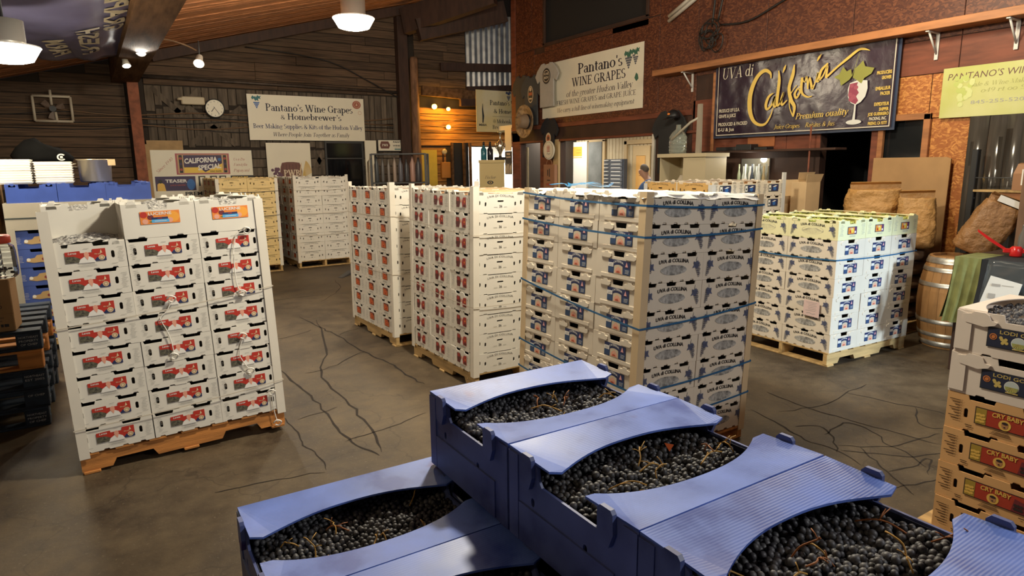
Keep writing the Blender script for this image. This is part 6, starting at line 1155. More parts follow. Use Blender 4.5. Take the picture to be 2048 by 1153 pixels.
CAL = [
  [(0.931, 0.718, 0.015), (0.919, 0.782, 0.033), (0.84, 0.829, 0.046), (0.743, 0.79, 0.052), (0.665, 0.684, 0.062), (0.619, 0.547, 0.068), (0.612, 0.418, 0.071), (0.637, 0.285, 0.062), (0.701, 0.177, 0.046), (0.799, 0.126, 0.036), (0.89, 0.14, 0.03), (0.959, 0.238, 0.021), (0.989, 0.337, 0.009)],
  [(0.983, 0.525, 0.012), (0.911, 0.482, 0.036), (0.876, 0.383, 0.042), (0.9, 0.324, 0.033), (0.964, 0.376, 0.027), (1.008, 0.486, 0.03), (0.991, 0.412, 0.035), (1.011, 0.347, 0.029), (1.053, 0.375, 0.015)],
  [(1.043, 0.804, 0.012), (1.06, 0.679, 0.044), (1.05, 0.519, 0.044), (1.045, 0.382, 0.041), (1.076, 0.367, 0.023), (1.127, 0.462, 0.015), (1.137, 0.523, 0.02), (1.108, 0.427, 0.035), (1.127, 0.363, 0.029), (1.195, 0.419, 0.012)],
  [(1.144, 0.864, 0.004), (1.128, 0.824, 0.032), (1.108, 0.769, 0.012)],
  [(1.268, 0.848, 0.014), (1.256, 0.73, 0.049), (1.213, 0.565, 0.046), (1.253, 0.414, 0.048), (1.309, 0.324, 0.042), (1.298, 0.203, 0.023)],
  [(1.298, 0.203, 0.017), (1.238, 0.33, 0.014), (1.236, 0.477, 0.014), (1.323, 0.59, 0.011)],
  [(1.34, 0.552, 0.02), (1.301, 0.483, 0.031), (1.329, 0.432, 0.028), (1.375, 0.5, 0.022), (1.354, 0.55, 0.014), (1.399, 0.594, 0.011)],
  [(1.392, 0.678, 0.036), (1.389, 0.547, 0.034), (1.415, 0.472, 0.028), (1.487, 0.43, 0.019), (1.547, 0.436, 0.011)],
  [(1.393, 0.666, 0.017), (1.431, 0.614, 0.011), (1.453, 0.683, 0.019), (1.482, 0.526, 0.022)],
  [(1.481, 0.538, 0.014), (1.497, 0.666, 0.019), (1.539, 0.532, 0.036), (1.568, 0.576, 0.016), (1.61, 0.712, 0.022), (1.599, 0.608, 0.024), (1.631, 0.61, 0.011)],
  [(1.637, 0.928, 0.004), (1.608, 0.891, 0.03), (1.582, 0.849, 0.011)],
  [(1.73, 0.806, 0.021), (1.647, 0.73, 0.035), (1.63, 0.628, 0.027), (1.678, 0.669, 0.019), (1.726, 0.778, 0.021), (1.716, 0.641, 0.029)],
  [(1.713, 0.636, 0.027), (1.757, 0.671, 0.027), (1.861, 0.75, 0.024), (1.987, 0.834, 0.033), (2.1, 0.906, 0.028), (2.169, 0.907, 0.023), (2.24, 0.88, 0.005)],
]
m = MB()
for st in CAL: m.stroke(f2, smoothpath(st, 4), 0)
m.build('script_lettering', mat('bright_gold_ink', (.72, .50, .10), .45), r)
m = MB(); text(m, 'Premium Quality', f1, 1.33, .165, .075, 0, serif, .0, .3, .70, 'l', rot=.02); text(m, 'Juice Grapes    Raisins & Jus', f1, 1.02, .06, .055, 0, serif, -.02, .3, .85, 'l'); text(m, 'UVA di', f1, .12, .79, .15, 1, serif, -.02, .1, .52, 'l')
for i, s in enumerate(('PRODUCE OF U.S.A.', 'GRAPE & JUICE')): text(m, s, f1, .09, .335-.075*i, .045, 1, bold=.03, width=(.36, .30)[i], align='l')
for i, s in enumerate(('PRODUCED & PACKED', 'E-U & Jus')): text(m, s, f1, .09, .145-.075*i, .045, 1, bold=.03, width=(.50, .28)[i], align='l')
for i, (s, w) in enumerate((('PRODUCERS', .17), ('GROWER', .11), ('', 0), ('EMBALLEUR', .17), ('PACKER', .11), ('', 0), ('EXPEDITEUR', .17), ('SHIPPER', .11))):
    if s: text(m, s, f1, 2.515, .60-.058*i, .036, 0, bold=.03, width=w, align='r')
for i, s in enumerate(('JOE GUERRERO', 'PACKING, INC.', 'FRESNO, CA 93777')): text(m, s, f1, 2.40, .145-.052*i, .034, (0, 1, 0)[i], bold=.03, width=(.24, .20, .22)[i])
m.lines('lettering', [mat('bright_gold_ink', (.72, .50, .10)), flat('pale_cream_ink', (.62, .56, .44))], r)
m = MB(); a0, b0, a1, b1 = .05, .012, 2.54, 1.01; w = .012
for q in ((a0, b0, a1, b0+w), (a0, b1-w, a1, b1), (a0, b0, a0+w, b1), (a1-w, b0, a1, b1)): m.rect(fr, *q, 0)
bowl = [(2.01, .47), (2.02, .38), (2.06, .31), (2.12, .28), (2.18, .31), (2.23, .37), (2.25, .46), (2.24, .55), (2.13, .565), (2.03, .54)]
m.flat2(bowl, f1, 1); m.stroke(f1, [(2.115, .285, .02), (2.115, .2, .022), (2.11, .10, .035)], 1); m.disc(f1, 2.113, .085, .095, .028, 1, 20)
m.flat2([(2.02, .40), (2.06, .32), (2.12, .29), (2.15, .33), (2.12, .38), (2.15, .42), (2.11, .48), (2.13, .54), (2.03, .53)], f2, 2); R = random.Random(4)
for i in range(9): m.disc((V(-.034, -.02, .025), YL, ZU), 2.07+R.uniform(-.03, .05), .42+R.uniform(-.09, .1), .024, m=3, n=10)
m.flat2([(1.82, .63), (1.89, .66), (1.93, .74), (1.98, .68), (2.03, .70), (2.05, .62), (2.02, .58), (1.97, .55), (1.92, .52), (1.90, .59)], f2, 4); m.flat2([(2.06, .60), (2.08, .70), (2.13, .74), (2.17, .78), (2.20, .71), (2.31, .68), (2.28, .62), (2.20, .58), (2.17, .52), (2.12, .56)], f2, 4); m.stroke(f2, [(2.05, .62, .006), (2.08, .72, .006), (2.12, .88, .004)], 4)
m.build('artwork', [flat('pale_line_ink', (.60, .54, .44)), flat('glass_white', (.66, .66, .62)), flat('wine_fill', (.28, .05, .09)), flat('wine_berry', (.36, .08, .12)), flat('olive_leaf', (.27, .27, .055))], r)
r, fr = sign('paper_banner', 'glossy yellow-green banner with a pale grape bunch at right', (RIGHT_X-.06, 3.67, 2.26), YL, ZU, 1.45, .51, mat('lime_banner', (.46, .48, .12), .35, col2=(.58, .58, .27), scale=1.2))
m = MB(); text(m, "PANTANO'S WINE GRAPES", fr, .05, .385, .065, 0, bold=-.004, shear=.15, width=1.12, align='l'); text(m, 'Sale & Wine Making Supplies', fr, .27, .30, .042, 1, serif, -.03, .3, .8, 'l'); text(m, '249 rt 32 South', fr, .37, .235, .042, 1, serif, -.03, .3, .55, 'l'); text(m, '845-255-5201', fr, .29, .125, .036, 2, bold=.0, width=.50, align='l'); R = random.Random(9)
f1 = (fr[0]+V(-.001, 0, 0), YL, ZU)
for i in range(34): t = R.random(); m.disc(f1, .22+R.uniform(-.10, .10)*(1-t*.75), .40-.30*t, .026, m=3+i % 2, n=10)
m.lines('lettering', [flat('maroon_brown_ink', (.13, .05, .04)), flat('olive_ink', (.36, .36, .12)), INK_G, flat('pale_berry', (.46, .52, .14)), flat('light_berry', (.58, .62, .26))], r)
# upper shelf on white brackets
sh = thing('mounted_shelf', 'long varnished shelf board on white brackets above the plum banner', 'shelf', (RIGHT_X-.02, 0, 3.16))
MB().bev(-.26, 2.4, .0, 0, 7.83, .085, .006).build('board', SHELF_W, sh)
for y in (7.22, 3.78, 3.05):
    m = MB(); m.box(-.012, y-.018, -.28, -.002, y+.018, -.001); m.box(-.24, y-.018, -.014, -.002, y+.018, -.002); m.tube([(-.012, y, -.22), (-.20, y, -.014)], .011, 6); m.build('bracket', BRACK, sh)
# lower dark shelf with clutter
s2 = thing('mounted_shelf', 'dark narrow shelf below the plum banner holding flat tools', 'shelf', (RIGHT_X-.02, 0, 1.955)); MB().bev(-.24, 4.7, 0, 0, 6.95, .028, .004).build('board', DARK_W, s2); MB().tube([(-.22, 5.05, -.9), (-.22, 5.05, .3)], .012, 6).build('upright', RED_W, s2)
for i, (y, w, h) in enumerate(((6.55, .35, .05), (6.2, .25, .08), (5.9, .2, .035))): MB().bev(RIGHT_X-.22, y-w, 1.984, RIGHT_X-.06, y, 1.984+h, .006).build('flat_tool_case', BLACK, label=f'black flat case on the dark shelf, {["left", "middle", "right"][i]}', cat='case', group='cases on the dark shelf')
MB().bev(RIGHT_X-.10, 6.72, 1.2, RIGHT_X-.07, 6.76, 3.1, .004).build('trim_board', SHELF_W, wall_right)
# bright niche with glasses below the shelf
nc = thing('bottle_niche', 'lit mirror-backed niche with rows of glassware', 'niche', (RIGHT_X-.10, 6.23, 1.35)); MB().box(.06, -.46, 0, .08, 0, .52).build('mirror_back', mat('mirror_glass', (.75, .76, .72), .08, .9), nc); MB().box(-.1, -.46, -.02, .08, 0, 0).build('base_board', DARK_W, nc)
for i in range(8):
    gl = ((.36, .40, .25), (.55, .58, .50), (.70, .72, .68), (.62, .60, .52), (.04, .05, .07), (.55, .60, .55), (.66, .68, .64), (.40, .30, .14))[i]
    MB().lathe([(.022, 0), (.024, .02), (.024, .30-.03*(i % 3)), (.012, .36-.03*(i % 3)), (.011, .44-.03*(i % 2)), (.004, .445-.03*(i % 2))], 12, c=(RIGHT_X-.12+.03*(i % 2), 6.20-.055*i, 1.352)).build('glass_bottle', mat(f'niche_glass_{i}', gl, .12), label=f'{["olive", "pale grey", "white", "cream", "black", "grey-green", "silver", "amber"][i]} bottle in the lit niche', cat='bottle', group='bottles in the lit niche')
lamp('POINT', 'niche_lamp_light', (RIGHT_X-.22, 6.0, 1.86), 2.2, NEUT, .04)
MB().bev(RIGHT_X-.26, 5.70, 1.0, RIGHT_X-.02, 6.28, 1.33, .01).build('cabinet', DARK_W, label='dark cabinet under the lit bottle niche', cat='cabinet')
# shirts and hats hung on the wall
def tshirt(name, label, x, yc, z0, w, h, mt, logo=None, tilt=0.0, tube=.035):
    r = thing(name, label, 'shirt', (x, yc, z0)); r.rotation_euler = (tilt, 0, 0)
    o = [(-.30, 0), (.30, 0), (.29, .3), (.295, .62), (.40, .56), (.50, .72), (.40, .86), (.24, .985), (.12, 1.0), (.08, .965), (0, .95), (-.08, .965), (-.12, 1.0), (-.24, .985), (-.40, .86), (-.50, .72), (-.40, .56), (-.295, .62), (-.29, .3)]
    pts = [(a*w, b*h) for a, b in o]; mb = MB(); mb.prism(pts, V(0, 0, 0), YL, ZU, V(tube, 0, 0)); b = mb.build('cloth', mt, r); md = b.modifiers.new('b', 'BEVEL'); md.width = tube*.4; md.segments = 3
    if logo:
        m = MB(); logo(m, (V(-.003, 0, 0), YL, ZU), w, h); m.build('print', [INK, flat('shirt_print_cream', (.60, .50, .36)), flat('shirt_print_red', (.42, .10, .05))], r)
    return r
def logo_round(m, fr, w, h):
    m.disc(fr, .0, h*.70, .135, .15, 0, 24); f1 = (fr[0]+V(-.002, 0, 0), YL, ZU); m.ring2(f1, 0, h*.70, .10, .112, 1, 24); text(m, 'HOME', f1, 0, h*.70+.02, .045, 1, bold=.03, width=.15); text(m, 'BREW', f1, 0, h*.70-.05, .045, 1, bold=.03, width=.15)
def logo_badge(m, fr, w, h):
    m.disc(fr, 0, h*.62, .10, .17, 1, 20); f1 = (fr[0]+V(-.002, 0, 0), YL, ZU); m.disc(f1, 0, h*.62, .08, .15, 0, 20); f2 = (fr[0]+V(-.003, 0, 0), YL, ZU); m.rect(f2, -.06, h*.60, .06, h*.66, 2); m.disc(f2, 0, h*.72, .04, m=1); m.rect(f2, -.05, h*.52, .05, h*.55, 1)
def logo_crest(m, fr, w, h):
    m.disc(fr, 0, h*.5, .09, .11, 1, 12); f1 = (fr[0]+V(-.002, 0, 0), YL, ZU); m.disc(f1, 0, h*.5, .06, .07, 2, 12); m.disc((fr[0]+V(-.003, 0, 0), YL, ZU), 0, h*.5, .03, .035, 0, 10); m.disc(fr, 0, h*.28, .035, m=1)
tshirt('grey_tshirt', 'light grey t-shirt with round black print over the cream banner', 7.66, 10.90, 2.94, .80, .84, mat('heather_grey_cotton', (.42, .40, .36), .85, var=.08), logo_round)
tshirt('dark_tshirt', 'dark slate t-shirt with oval badge left of the grey shirt', 7.70, 11.52, 2.62, .80, 1.0, mat('slate_cotton', (.055, .06, .066), .85), logo_badge)
tshirt('dark_tshirt', 'plain dark t-shirt edge hanging at the wall corner', 7.75, 11.98, 2.72, .70, .95, mat('slate_brown_cotton', (.06, .055, .05), .85))
tshirt('black_tshirt', 'black t-shirt with small crest hanging beside the office window', 7.70, 10.93, 1.95, .62, .78, mat('black_cotton', (.014, .014, .018), .85), logo_crest, tilt=.10)
tshirt('black_tshirt', 'black t-shirt hanging right of the office window, behind the glass carboy', 7.71, 7.62, 1.66, .78, .98, mat('charcoal_cotton', (.022, .022, .022), .85))
h = thing('sombrero', 'woven straw sombrero hung by its brim on the varnished wall', 'hat', (7.64, 11.56, 2.70)); h.rotation_euler = (0, -PI/2, 0)
STRAW = mat('straw_weave', (.46, .33, .19), .7, col2=(.18, .11, .06), scale=14, bump=.4, bscale=60)
MB().lathe([(.33, .075), (.335, .09), (.30, .055), (.22, .02), (.15, .01), (.145, .0), (.22, .008), (.30, .04)], 32, cap=False).build('brim', STRAW, h); MB().lathe([(.15, .012), (.145, .08), (.12, .17), (.07, .21), (.02, .20), (.001, .19)], 24, cap=False).build('crown', mat('dark_straw', (.27, .19, .12), .7), h); MB().lathe([(.152, .012), (.150, .05), (.146, .05)], 24, cap=False).build('hat_band', BLACK, h)
r = thing('round_sign', 'round cream sign with red emblem under the black crested shirt', 'sign', (7.63, 10.75, 2.10)); o = MB().lathe([(.17, 0), (.185, .008), (.185, .025), (.17, .03)], 30).build('disc', SIGNW, r); o.rotation_euler = (0, -PI/2, 0); m = MB(); fr = (V(-.032, 0, 0), YL, ZU)
for i in (-1, 0, 1): m.stroke(fr, [(.035*i, -.02, .012), (.035*i, .06, .02), (.035*i, .10, .004)], 0)
m.rect(fr, -.05, -.03, .05, -.02, 0); m.ring2(fr, 0, 0, .155, .160, 1, 28); text(m, 'Pure', fr, 0, -.09, .045, 1, serif, -.03, .3); m.build('artwork', [flat('sign_red', (.42, .05, .03)), INK], r)
tb = thing('paper_bag', 'brown paper bag with red and black print on the wall post', 'bag', (7.70, 10.82, 1.30)); MB().bev(-.04, -.19, 0, .04, .19, .52, .01).build('bag', mat('bag_paper', (.36, .18, .10), .7), tb); m = MB(); fr = (V(-.0415, 0, 0), YL, ZU); m.rect(fr, -.05, .30, -.02, .42, 1); m.rect(fr, .01, .28, .04, .44, 1); m.rect(fr, -.06, .20, .05, .22, 1); text(m, 'WINE', fr, 0, .10, .05, 0, bold=.03); m.build('print', [flat('bag_red', (.45, .06, .04)), INK], tb); MB().tube(smoothpath([(-.03, .1, .52), (-.03, .06, .60), (-.03, -.06, .60), (-.03, -.1, .52)], 3), .008, 5).build('handle', mat('bag_paper', (.36, .18, .10)), tb)
# posters at the end of the wall
r, fr = sign('notice_sheet', 'white notice sheet pinned at the end of the varnished wall', (7.74, 12.62, 2.13), YL, ZU, .27, .52, SIGNW, .004, cat='notice'); m = MB(); dashes(m, fr, .03, .24, .05, .36, 9, 0, .03, .01); m.rect(fr, .04, .40, .10, .47); m.lines('lettering', INK_G, r)
r, fr = sign('poster', 'black and white poster under the notice sheet', (7.74, 12.62, 1.62), YL, ZU, .29, .50, INK, .004, cat='poster'); m = MB(); text(m, 'WINE', fr, .14, .42, .04, 0, bold=.03); text(m, 'COUNTRY', fr, .14, .36, .03, 0, bold=.03)
for i in range(6): m.stroke(fr, [(.03+.045*i, .02, .02), (.04+.045*i, .12+.05*(i % 3), .025), (.035+.045*i, .2+.04*(i % 2), .012)], 0)
m.build('artwork', SIGNW, r)
# electrical conduit and hanging cable tangle high on the varnished wall
for i, dz in enumerate((0, .07)): MB().tube([(7.74, 7.72, 3.98+dz), (7.74, 7.15, 4.22+dz)], .03, 8).build('fluorescent_tube', mat('dusty_tube', (.42, .38, .32), .4), label=f'dusty unlit fluorescent tube high on the varnished wall, {["lower", "upper"][i]}', cat='lamp', group='unlit tubes on the varnished wall')
R = random.Random(12); tg = thing('cable_tangle', 'tangle of black cable loops high on the varnished wall', 'cable')
for i in range(7):
    c = V(7.72, 6.85+R.uniform(-.12, .12), 3.62+R.uniform(-.1, .1)); pts = [c+V(-.02*R.random(), .16*math.cos(a+i)*R.uniform(.6, 1.2), .14*math.sin(a+i)*R.uniform(.6, 1.2)) for a in (0, 1, 2, 3, 4, 5, 6)]
    MB().tube(smoothpath([tuple(p) for p in pts], 4), .010, 5).build('cable_loop', CABLE, tg)
for i, p in enumerate(([(7.74, 6.75, 5.4), (7.74, 6.78, 4.6), (7.73, 6.85, 3.75)], [(7.74, 6.5, 5.4), (7.74, 6.6, 4.5), (7.73, 6.75, 3.8)], [(7.74, 6.7, 3.75), (7.74, 6.2, 3.72), (7.74, 5.5, 3.92), (7.74, 4.6, 4.05), (7.74, 3.2, 4.22)])): MB().tube(smoothpath(p, 5), .014, 6).build('hanging_cable', CABLE, label=['black cable dropping into the tangle, left', 'black cable dropping into the tangle, right', 'long black cable sweeping right from the tangle'][i], cat='cable')
# cabinet with the carboy on top
cb2 = thing('beige_cabinet', 'open beige gift cabinet with a white bag inside', 'cabinet', (6.95, 6.17, 1.35)); BE = mat('beige_laminate', (.52, .44, .28), .5)
for a in ((0, 0, 0, .42, .02, .55), (0, .83, 0, .42, .85, .55), (.40, .02, 0, .42, .83, .55), (-.03, -.03, .55, .44, .88, .60), (0, .02, 0, .42, .83, .02), (0, .38, .02, .42, .40, .55), (.0, .02, .02, .01, .38, .55)): MB().box(*a).build('panel', BE, cb2)
m = MB(); fr = (V(-.0015, .2, 0), YL, ZU); text(m, 'Fischer', fr, 0, .18, .05, 0, serif, -.03, .3, .2); m.disc(fr, 0, .12, .07, .035, 0); m.lines('lettering', INK, cb2)
MB().bev(7.0, 6.19, 0, 7.38, 7.0, 1.348, .01).build('counter', DARK_W, label='dark counter under the open beige cabinet', cat='counter')
MB().lathe([(.10, 0), (.12, .04), (.10, .16), (.05, .24), (.03, .28)], 14, c=(7.12, 6.74, 1.372)).build('white_bag', flat('white_paper', (.62, .55, .42)), label='small white bag sitting inside the beige cabinet', cat='bag')
cy = thing('carboy', 'clear ribbed glass carboy standing on the beige cabinet', 'bottle', (7.18, 6.90, 1.952)); MB().lathe([(.115, 0), (.125, .015), (.125, .24), (.09, .30), (.04, .345), (.032, .40), (.038, .41)], 20).build('glass', mat('greenish_glass', (.62, .66, .58), .08, trans=.75, ior=1.3), cy)
for i in range(5): MB().lathe([(.126, .04+.045*i), (.130, .05+.045*i), (.126, .06+.045*i)], 20, cap=False).build('rib', mat('greenish_glass', (.62, .66, .58)), cy)
MB().tube([(7.05, 6.9, 2.15), (7.12, 6.62, 2.38), (7.16, 6.5, 2.44)], .018, 6).build('siphon_tube', flat('grey_tube', (.42, .38, .30)), label='pale siphon tube leaning against the carboy', cat='tube'); MB().loft([[(7.14, 6.45, 1.952), (7.18, 6.45, 1.952), (7.18, 6.53, 1.952), (7.14, 6.53, 1.952)], [(7.14, 6.46, 2.62), (7.18, 6.46, 2.62), (7.18, 6.52, 2.62), (7.14, 6.52, 2.62)]]).build('corking_stand', mat('grey_stand', (.30, .26, .20), .5), label='upright corking stand beside the carboy', cat='stand')
cp = thing('baseball_cap', 'black baseball cap hung above the carboy', 'cap', (7.60, 7.42, 2.50)); MB().lathe([(.10, 0), (.10, .04), (.085, .09), (.04, .125), (.005, .13)], 18).build('crown', BLACK, cp); MB().loft([[(-.06, -.09, .01), (-.06, .09, .01), (-.06, .09, 0), (-.06, -.09, 0)], [(-.19, -.05, -.03), (-.19, .05, -.03), (-.19, .05, -.037), (-.19, -.05, -.037)]]).build('visor', BLACK, cp); m = MB(); m.disc((V(-.102, 0, .06), YL, ZU), 0, 0, .03, .015, 0); m.build('badge', ORANGE, cp)
# flattened cartons standing by the doorway
for i, (y0, y1, z1, x_) in enumerate(((4.72, 4.92, 1.58, 7.05), (4.93, 5.12, 1.60, 7.2), (5.0, 5.2, 1.32, 6.88))):
    c = thing('cardboard_carton', f'plain tan carton by the dark doorway, {["right", "rear", "left"][i]}', 'box', (x_, y0, 0)); MB().bev(0, 0, 0, .28, y1-y0, z1, .004).build('body', CARD_L, c); MB().add([(0, 0, z1), (.28, 0, z1), (.30, -.02, z1+.09), (-.02, -.02, z1+.09)], [(0, 1, 2, 3)]).build('flap', CARD_L, c).modifiers.new('s', 'SOLIDIFY').thickness = .005
# ================================================================== right side: sacks, barrel, table
def sack(name, label, loc, w, d, h, mt, rz=0, seed=0, tilt=(0, 0), fold=0.3, lean=0.0, patch=None):
    r = thing(name, label, 'sack', loc, rz); r.rotation_euler = (tilt[0], tilt[1], rz); rings = []; N = 48
    for k in range(31):
        t = k/30; z = h*t; sx = w/2*(1 - .10*(1-t)**6 - (.10*t**2)); sy = d/2*(1-.12*(1-t)**5)*(1-fold*max(0, t-.45)**1.4*2.4)
        if k == 0: sx *= .82; sy *= .82
        ring = []
        for i in range(N):
            a = 2*PI*i/N; c, s = math.cos(a), math.sin(a); e = .62; px = sx*abs(c)**e*(1 if c > 0 else -1); py = sy*abs(s)**e*(1 if s > 0 else -1)
            q = 1+.09*noise.noise(V(c*2+seed, s*2, z*9))+.09*(.5-abs(noise.noise(V(c*3.5, s*3.5+seed, z*16))))+.04*noise.noise(V(c*8, s*8+seed, z*40)); ring.append((px*q+lean*t*t, py*q, z+.018*noise.noise(V(c*3, s*3+seed, t*4))*(t > .1)))
        rings.append(ring)
    MB().loft(rings, 0, True, True).build('paper_body', mt, r)
    m = MB(); zt = h; w2 = w/2*.86; m.loft([[(-w2+lean, -.02, zt-.02), (w2+lean, -.02, zt-.02), (w2+lean, .02, zt-.02), (-w2+lean, .02, zt-.02)], [(-w2*1.04+lean, -.012, zt+.05), (w2*1.02+lean, -.012, zt+.06), (w2*1.02+lean, .012, zt+.06), (-w2*1.04+lean, .012, zt+.05)], [(-w2+lean, -.07, zt+.075), (w2+lean, -.06, zt+.085), (w2+lean, -.05, zt+.09), (-w2+lean, -.06, zt+.08)]], 0, True, False); m.build('folded_top', mt, r)
    if patch: MB().box(-w2*.6+lean, -.085, zt+.01, w2*.6+lean, -.06, zt+.07).build('white_patch', WHITE, r)
    return r
def lying_sack(label, loc, w, d, h, mt, rz=0, seed=0):
    r = thing('lying_sack', label, 'sack', loc, rz, 'sacks piled beside the barrel'); rings = []; N = 20
    for k in range(11):
        t = k/10*2-1; s_ = (1-abs(t)**3.2)**.5 if abs(t) < 1 else .12; s_ = max(s_, .2)
        rings.append([(t*w/2, d/2*s_*math.cos(2*PI*i/N)*(1+.05*noise.noise(V(t*3, i*.6, seed))), h/2+h/2*s_**.7*(abs(math.sin(2*PI*i/N))**.7)*(1 if math.sin(2*PI*i/N) > 0 else -1)) for i in range(N)])
    MB().loft(rings, 0, True, True).build('paper_body', mt, r); MB().box(-w/2-.02, -d*.1, h*.4, -w/2+.03, d*.1, h*.6).build('sewn_end', mt, r); return r
pallet(Matrix.Translation((7.32, 4.0, 0)) @ Matrix.Rotation(PI/2, 4, 'Z'), PINE, 'pallet under the piled sacks by the varnished wall', 1.1, .75)
lv = 0
for k in range(5):
    for j, y in enumerate((3.72, 4.25)): lying_sack(f'dusty brown sack lying in the pile, {["bottom", "second", "third", "fourth", "top"][k]} layer, {["near the barrel", "near the doorway"][j]}', (7.32, y, PH+.001+k*.155), .68, .50, .153, mat('dusty_burlap', (.20, .115, .06), .85, var=.3, scale=6, bump=.3), PI*.5*0+rnd.uniform(-.05, .05), k*3+j)
zs = PH+5*.155+.002
sack('kraft_sack', 'wide crumpled kraft sack, open-topped, behind the green grapes', (7.25, 4.07, zs), .56, .40, .60, KRAFT, R_(-62), 3, lean=.05, fold=.15)
sack('kraft_sack', 'upright rolled-top kraft sack beside the cardboard sheet', (7.28, 3.56, zs), .36, .28, .52, KRAFT, R_(-62), 8, lean=-.02, fold=.3)
sack('kraft_sack', 'dark kraft sack with white patch leaning behind the red capper', (7.16, 2.98, .925), .36, .26, .52, KRAFT_D, R_(-62), 14, tilt=(.0, .42), lean=.03, fold=.25, patch=True)
MB().prism([(0, 0), (.83, 0), (.83, 1.83), (.78, 1.85), (0, 1.85)], V(7.675, 4.32, .002), YL, V(.02, 0, 1).normalized(), V(.02, 0, 0)).build('cardboard_sheet', CARD, label='large flat brown cardboard sheet leaning on the varnished wall', cat='cardboard')
# oak barrel
br = thing('oak_barrel', 'oak barrel with steel hoops beside the stack of green grapes', 'barrel', (7.03, 3.02, 0))
def brad(z): return .235+.075*math.sin(PI*min(max(z/.9, 0), 1))**.8
OAK = mat('oak_stave', (.52, .28, .11), .6, var=.35, scale=4, stretch=(3, 3, .7), bump=.15, rand=.18)
NS = 22
for i in range(NS):
    a0 = 2*PI*i/NS+.003; a1 = 2*PI*(i+1)/NS-.003; rings = []
    for k in range(9):
        z = .9*k/8; q = brad(z); rings.append([(q*math.cos(a), q*math.sin(a), z) for a in (a0, (a0+a1)/2, a1)]+[((q-.022)*math.cos(a), (q-.022)*math.sin(a), z) for a in (a1, a0)])
    MB().loft(rings, 0, True, False).build('stave', OAK, br)
MB().lathe([(.228, .86), (.228, .875), (.001, .876)], 28).build('head', mat('oak_head', (.46, .24, .09), .6, var=.3, scale=5, stretch=(4, .6, 1)), br)
for z, h in ((.02, .05), (.115, .04), (.25, .04), (.61, .04), (.755, .04), (.835, .055)): MB().lathe([(brad(z)+.004, z), (brad(z+h)+.004, z+h), (brad(z+h)-.002, z+h), (brad(z)-.002, z)], 36, cap=False).build('hoop', GALV, br)
o = MB().lathe([(.032, 0), (.03, .02), (.01, .022)], 14).build('bung', mat('pale_bung', (.62, .46, .26), .6), br); a = math.atan2(-3.02, -7.03)+.05; o.location = (brad(.36)*math.cos(a), brad(.36)*math.sin(a), .36); o.rotation_euler = (0, PI/2, a)
m = MB(); 
for i, ch in enumerate('1800S'):
    aa = a+.35+.085*i; fr = (V((brad(.86)+.006)*math.cos(aa), (brad(.86)+.006)*math.sin(aa), .842), V(-math.sin(aa), math.cos(aa), 0), ZU); text(m, ch, fr, 0, 0, .035, 0, bold=.0)
m.lines('lettering', INK, br)
# table with cloths and homebrew kit
tx0, tx1, ty0, ty1, tz = 6.15, 7.2, 1.55, 2.66, 1.0
tb = thing('display_table', 'cloth-covered display table at the right edge', 'table', (0, 0, 0)); MB().bev(tx0, ty0, tz-.03, tx1, ty1, tz, .004).build('tabletop', DARK_W, tb)
for x_ in (tx0+.05, tx1-.05):
    for y in (ty0+.05, ty1-.05): MB().bev(x_-.025, y-.025, 0, x_+.025, y+.025, tz-.031, .004).build('leg', DARK_W, tb)
def drape(name, label, x0, x1, y0, y1, drop, mt, z=tz, n=26):
    r = thing(name, label, 'cloth'); m = MB(); m.box(x0, y0, z+.001, x1, y1, z+.005); 
    vs = []
    for i in range(n+1):
        t = i/n; y = y0+(y1-y0)*t
        for k in range(7): q = k/6; vs.append((x0-.008-.10*q*q+.022*math.sin(t*17)*q, y, z+.005-drop*q))
    m.add(vs, [(i*7+k, i*7+k+1, (i+1)*7+k+1, (i+1)*7+k) for i in range(n) for k in range(6)], 0, True); vs2 = [(a+.004, b, c) for a, b, c in vs]; m.add(vs2, [(i*7+k, (i+1)*7+k, (i+1)*7+k+1, i*7+k+1) for i in range(n) for k in range(6)], 0, True)
    vs = []
    for i in range(n+1):
        t = i/n; x_ = x0+(x1-x0)*t
        for k in range(7): q = k/6; vs.append((x_-.02*q, y1+.006+.06*q*q+.018*math.sin(t*15)*q, z+.005-drop*q))
    m.add(vs, [(i*7+k, (i+1)*7+k, (i+1)*7+k+1, i*7+k+1) for i in range(n) for k in range(6)], 0, True)
    m.build('fabric', mt, r); return r
drape('green_cloth', 'sage green tablecloth hanging off the table corner', tx0-.004, 6.55, 2.46, ty1, .55, mat('sage_cotton', (.22, .23, .075), .85, var=.25, scale=12))
drape('black_cloth', 'black tablecloth under the red capper', tx0-.006, tx1-.02, ty0, 2.455, .5, mat('black_felt', (.012, .012, .013), .9))
RED_K = flat('red_enamel', (.62, .02, .018), .25)
kp = thing('bottle_capper', 'red two-handled bottle capper lying on the black cloth', 'capper', (6.5, 2.36, tz+.008), R_(-62))
MB().lathe([(.04, 0), (.045, .01), (.045, .07), (.03, .085)], 16).build('bell', RED_K, kp); MB().bev(-.09, -.02, .03, .09, .02, .065, .005).build('body', RED_K, kp)
for s in (-1, 1): MB().loft([[(s*.07, -.014, .04), (s*.07, .014, .04), (s*.075, .014, .07), (s*.075, -.014, .07)], [(s*.20, -.018, .13 if s < 0 else .075), (s*.20, .018, .13 if s < 0 else .075), (s*.20, .018, .16 if s < 0 else .105), (s*.20, -.018, .16 if s < 0 else .105)], [(s*.28, -.012, .20 if s < 0 else .10), (s*.28, .012, .20 if s < 0 else .10), (s*.28, .012, .22 if s < 0 else .12), (s*.28, -.012, .22 if s < 0 else .12)]], 0, True, False).build('handle', RED_K, kp)
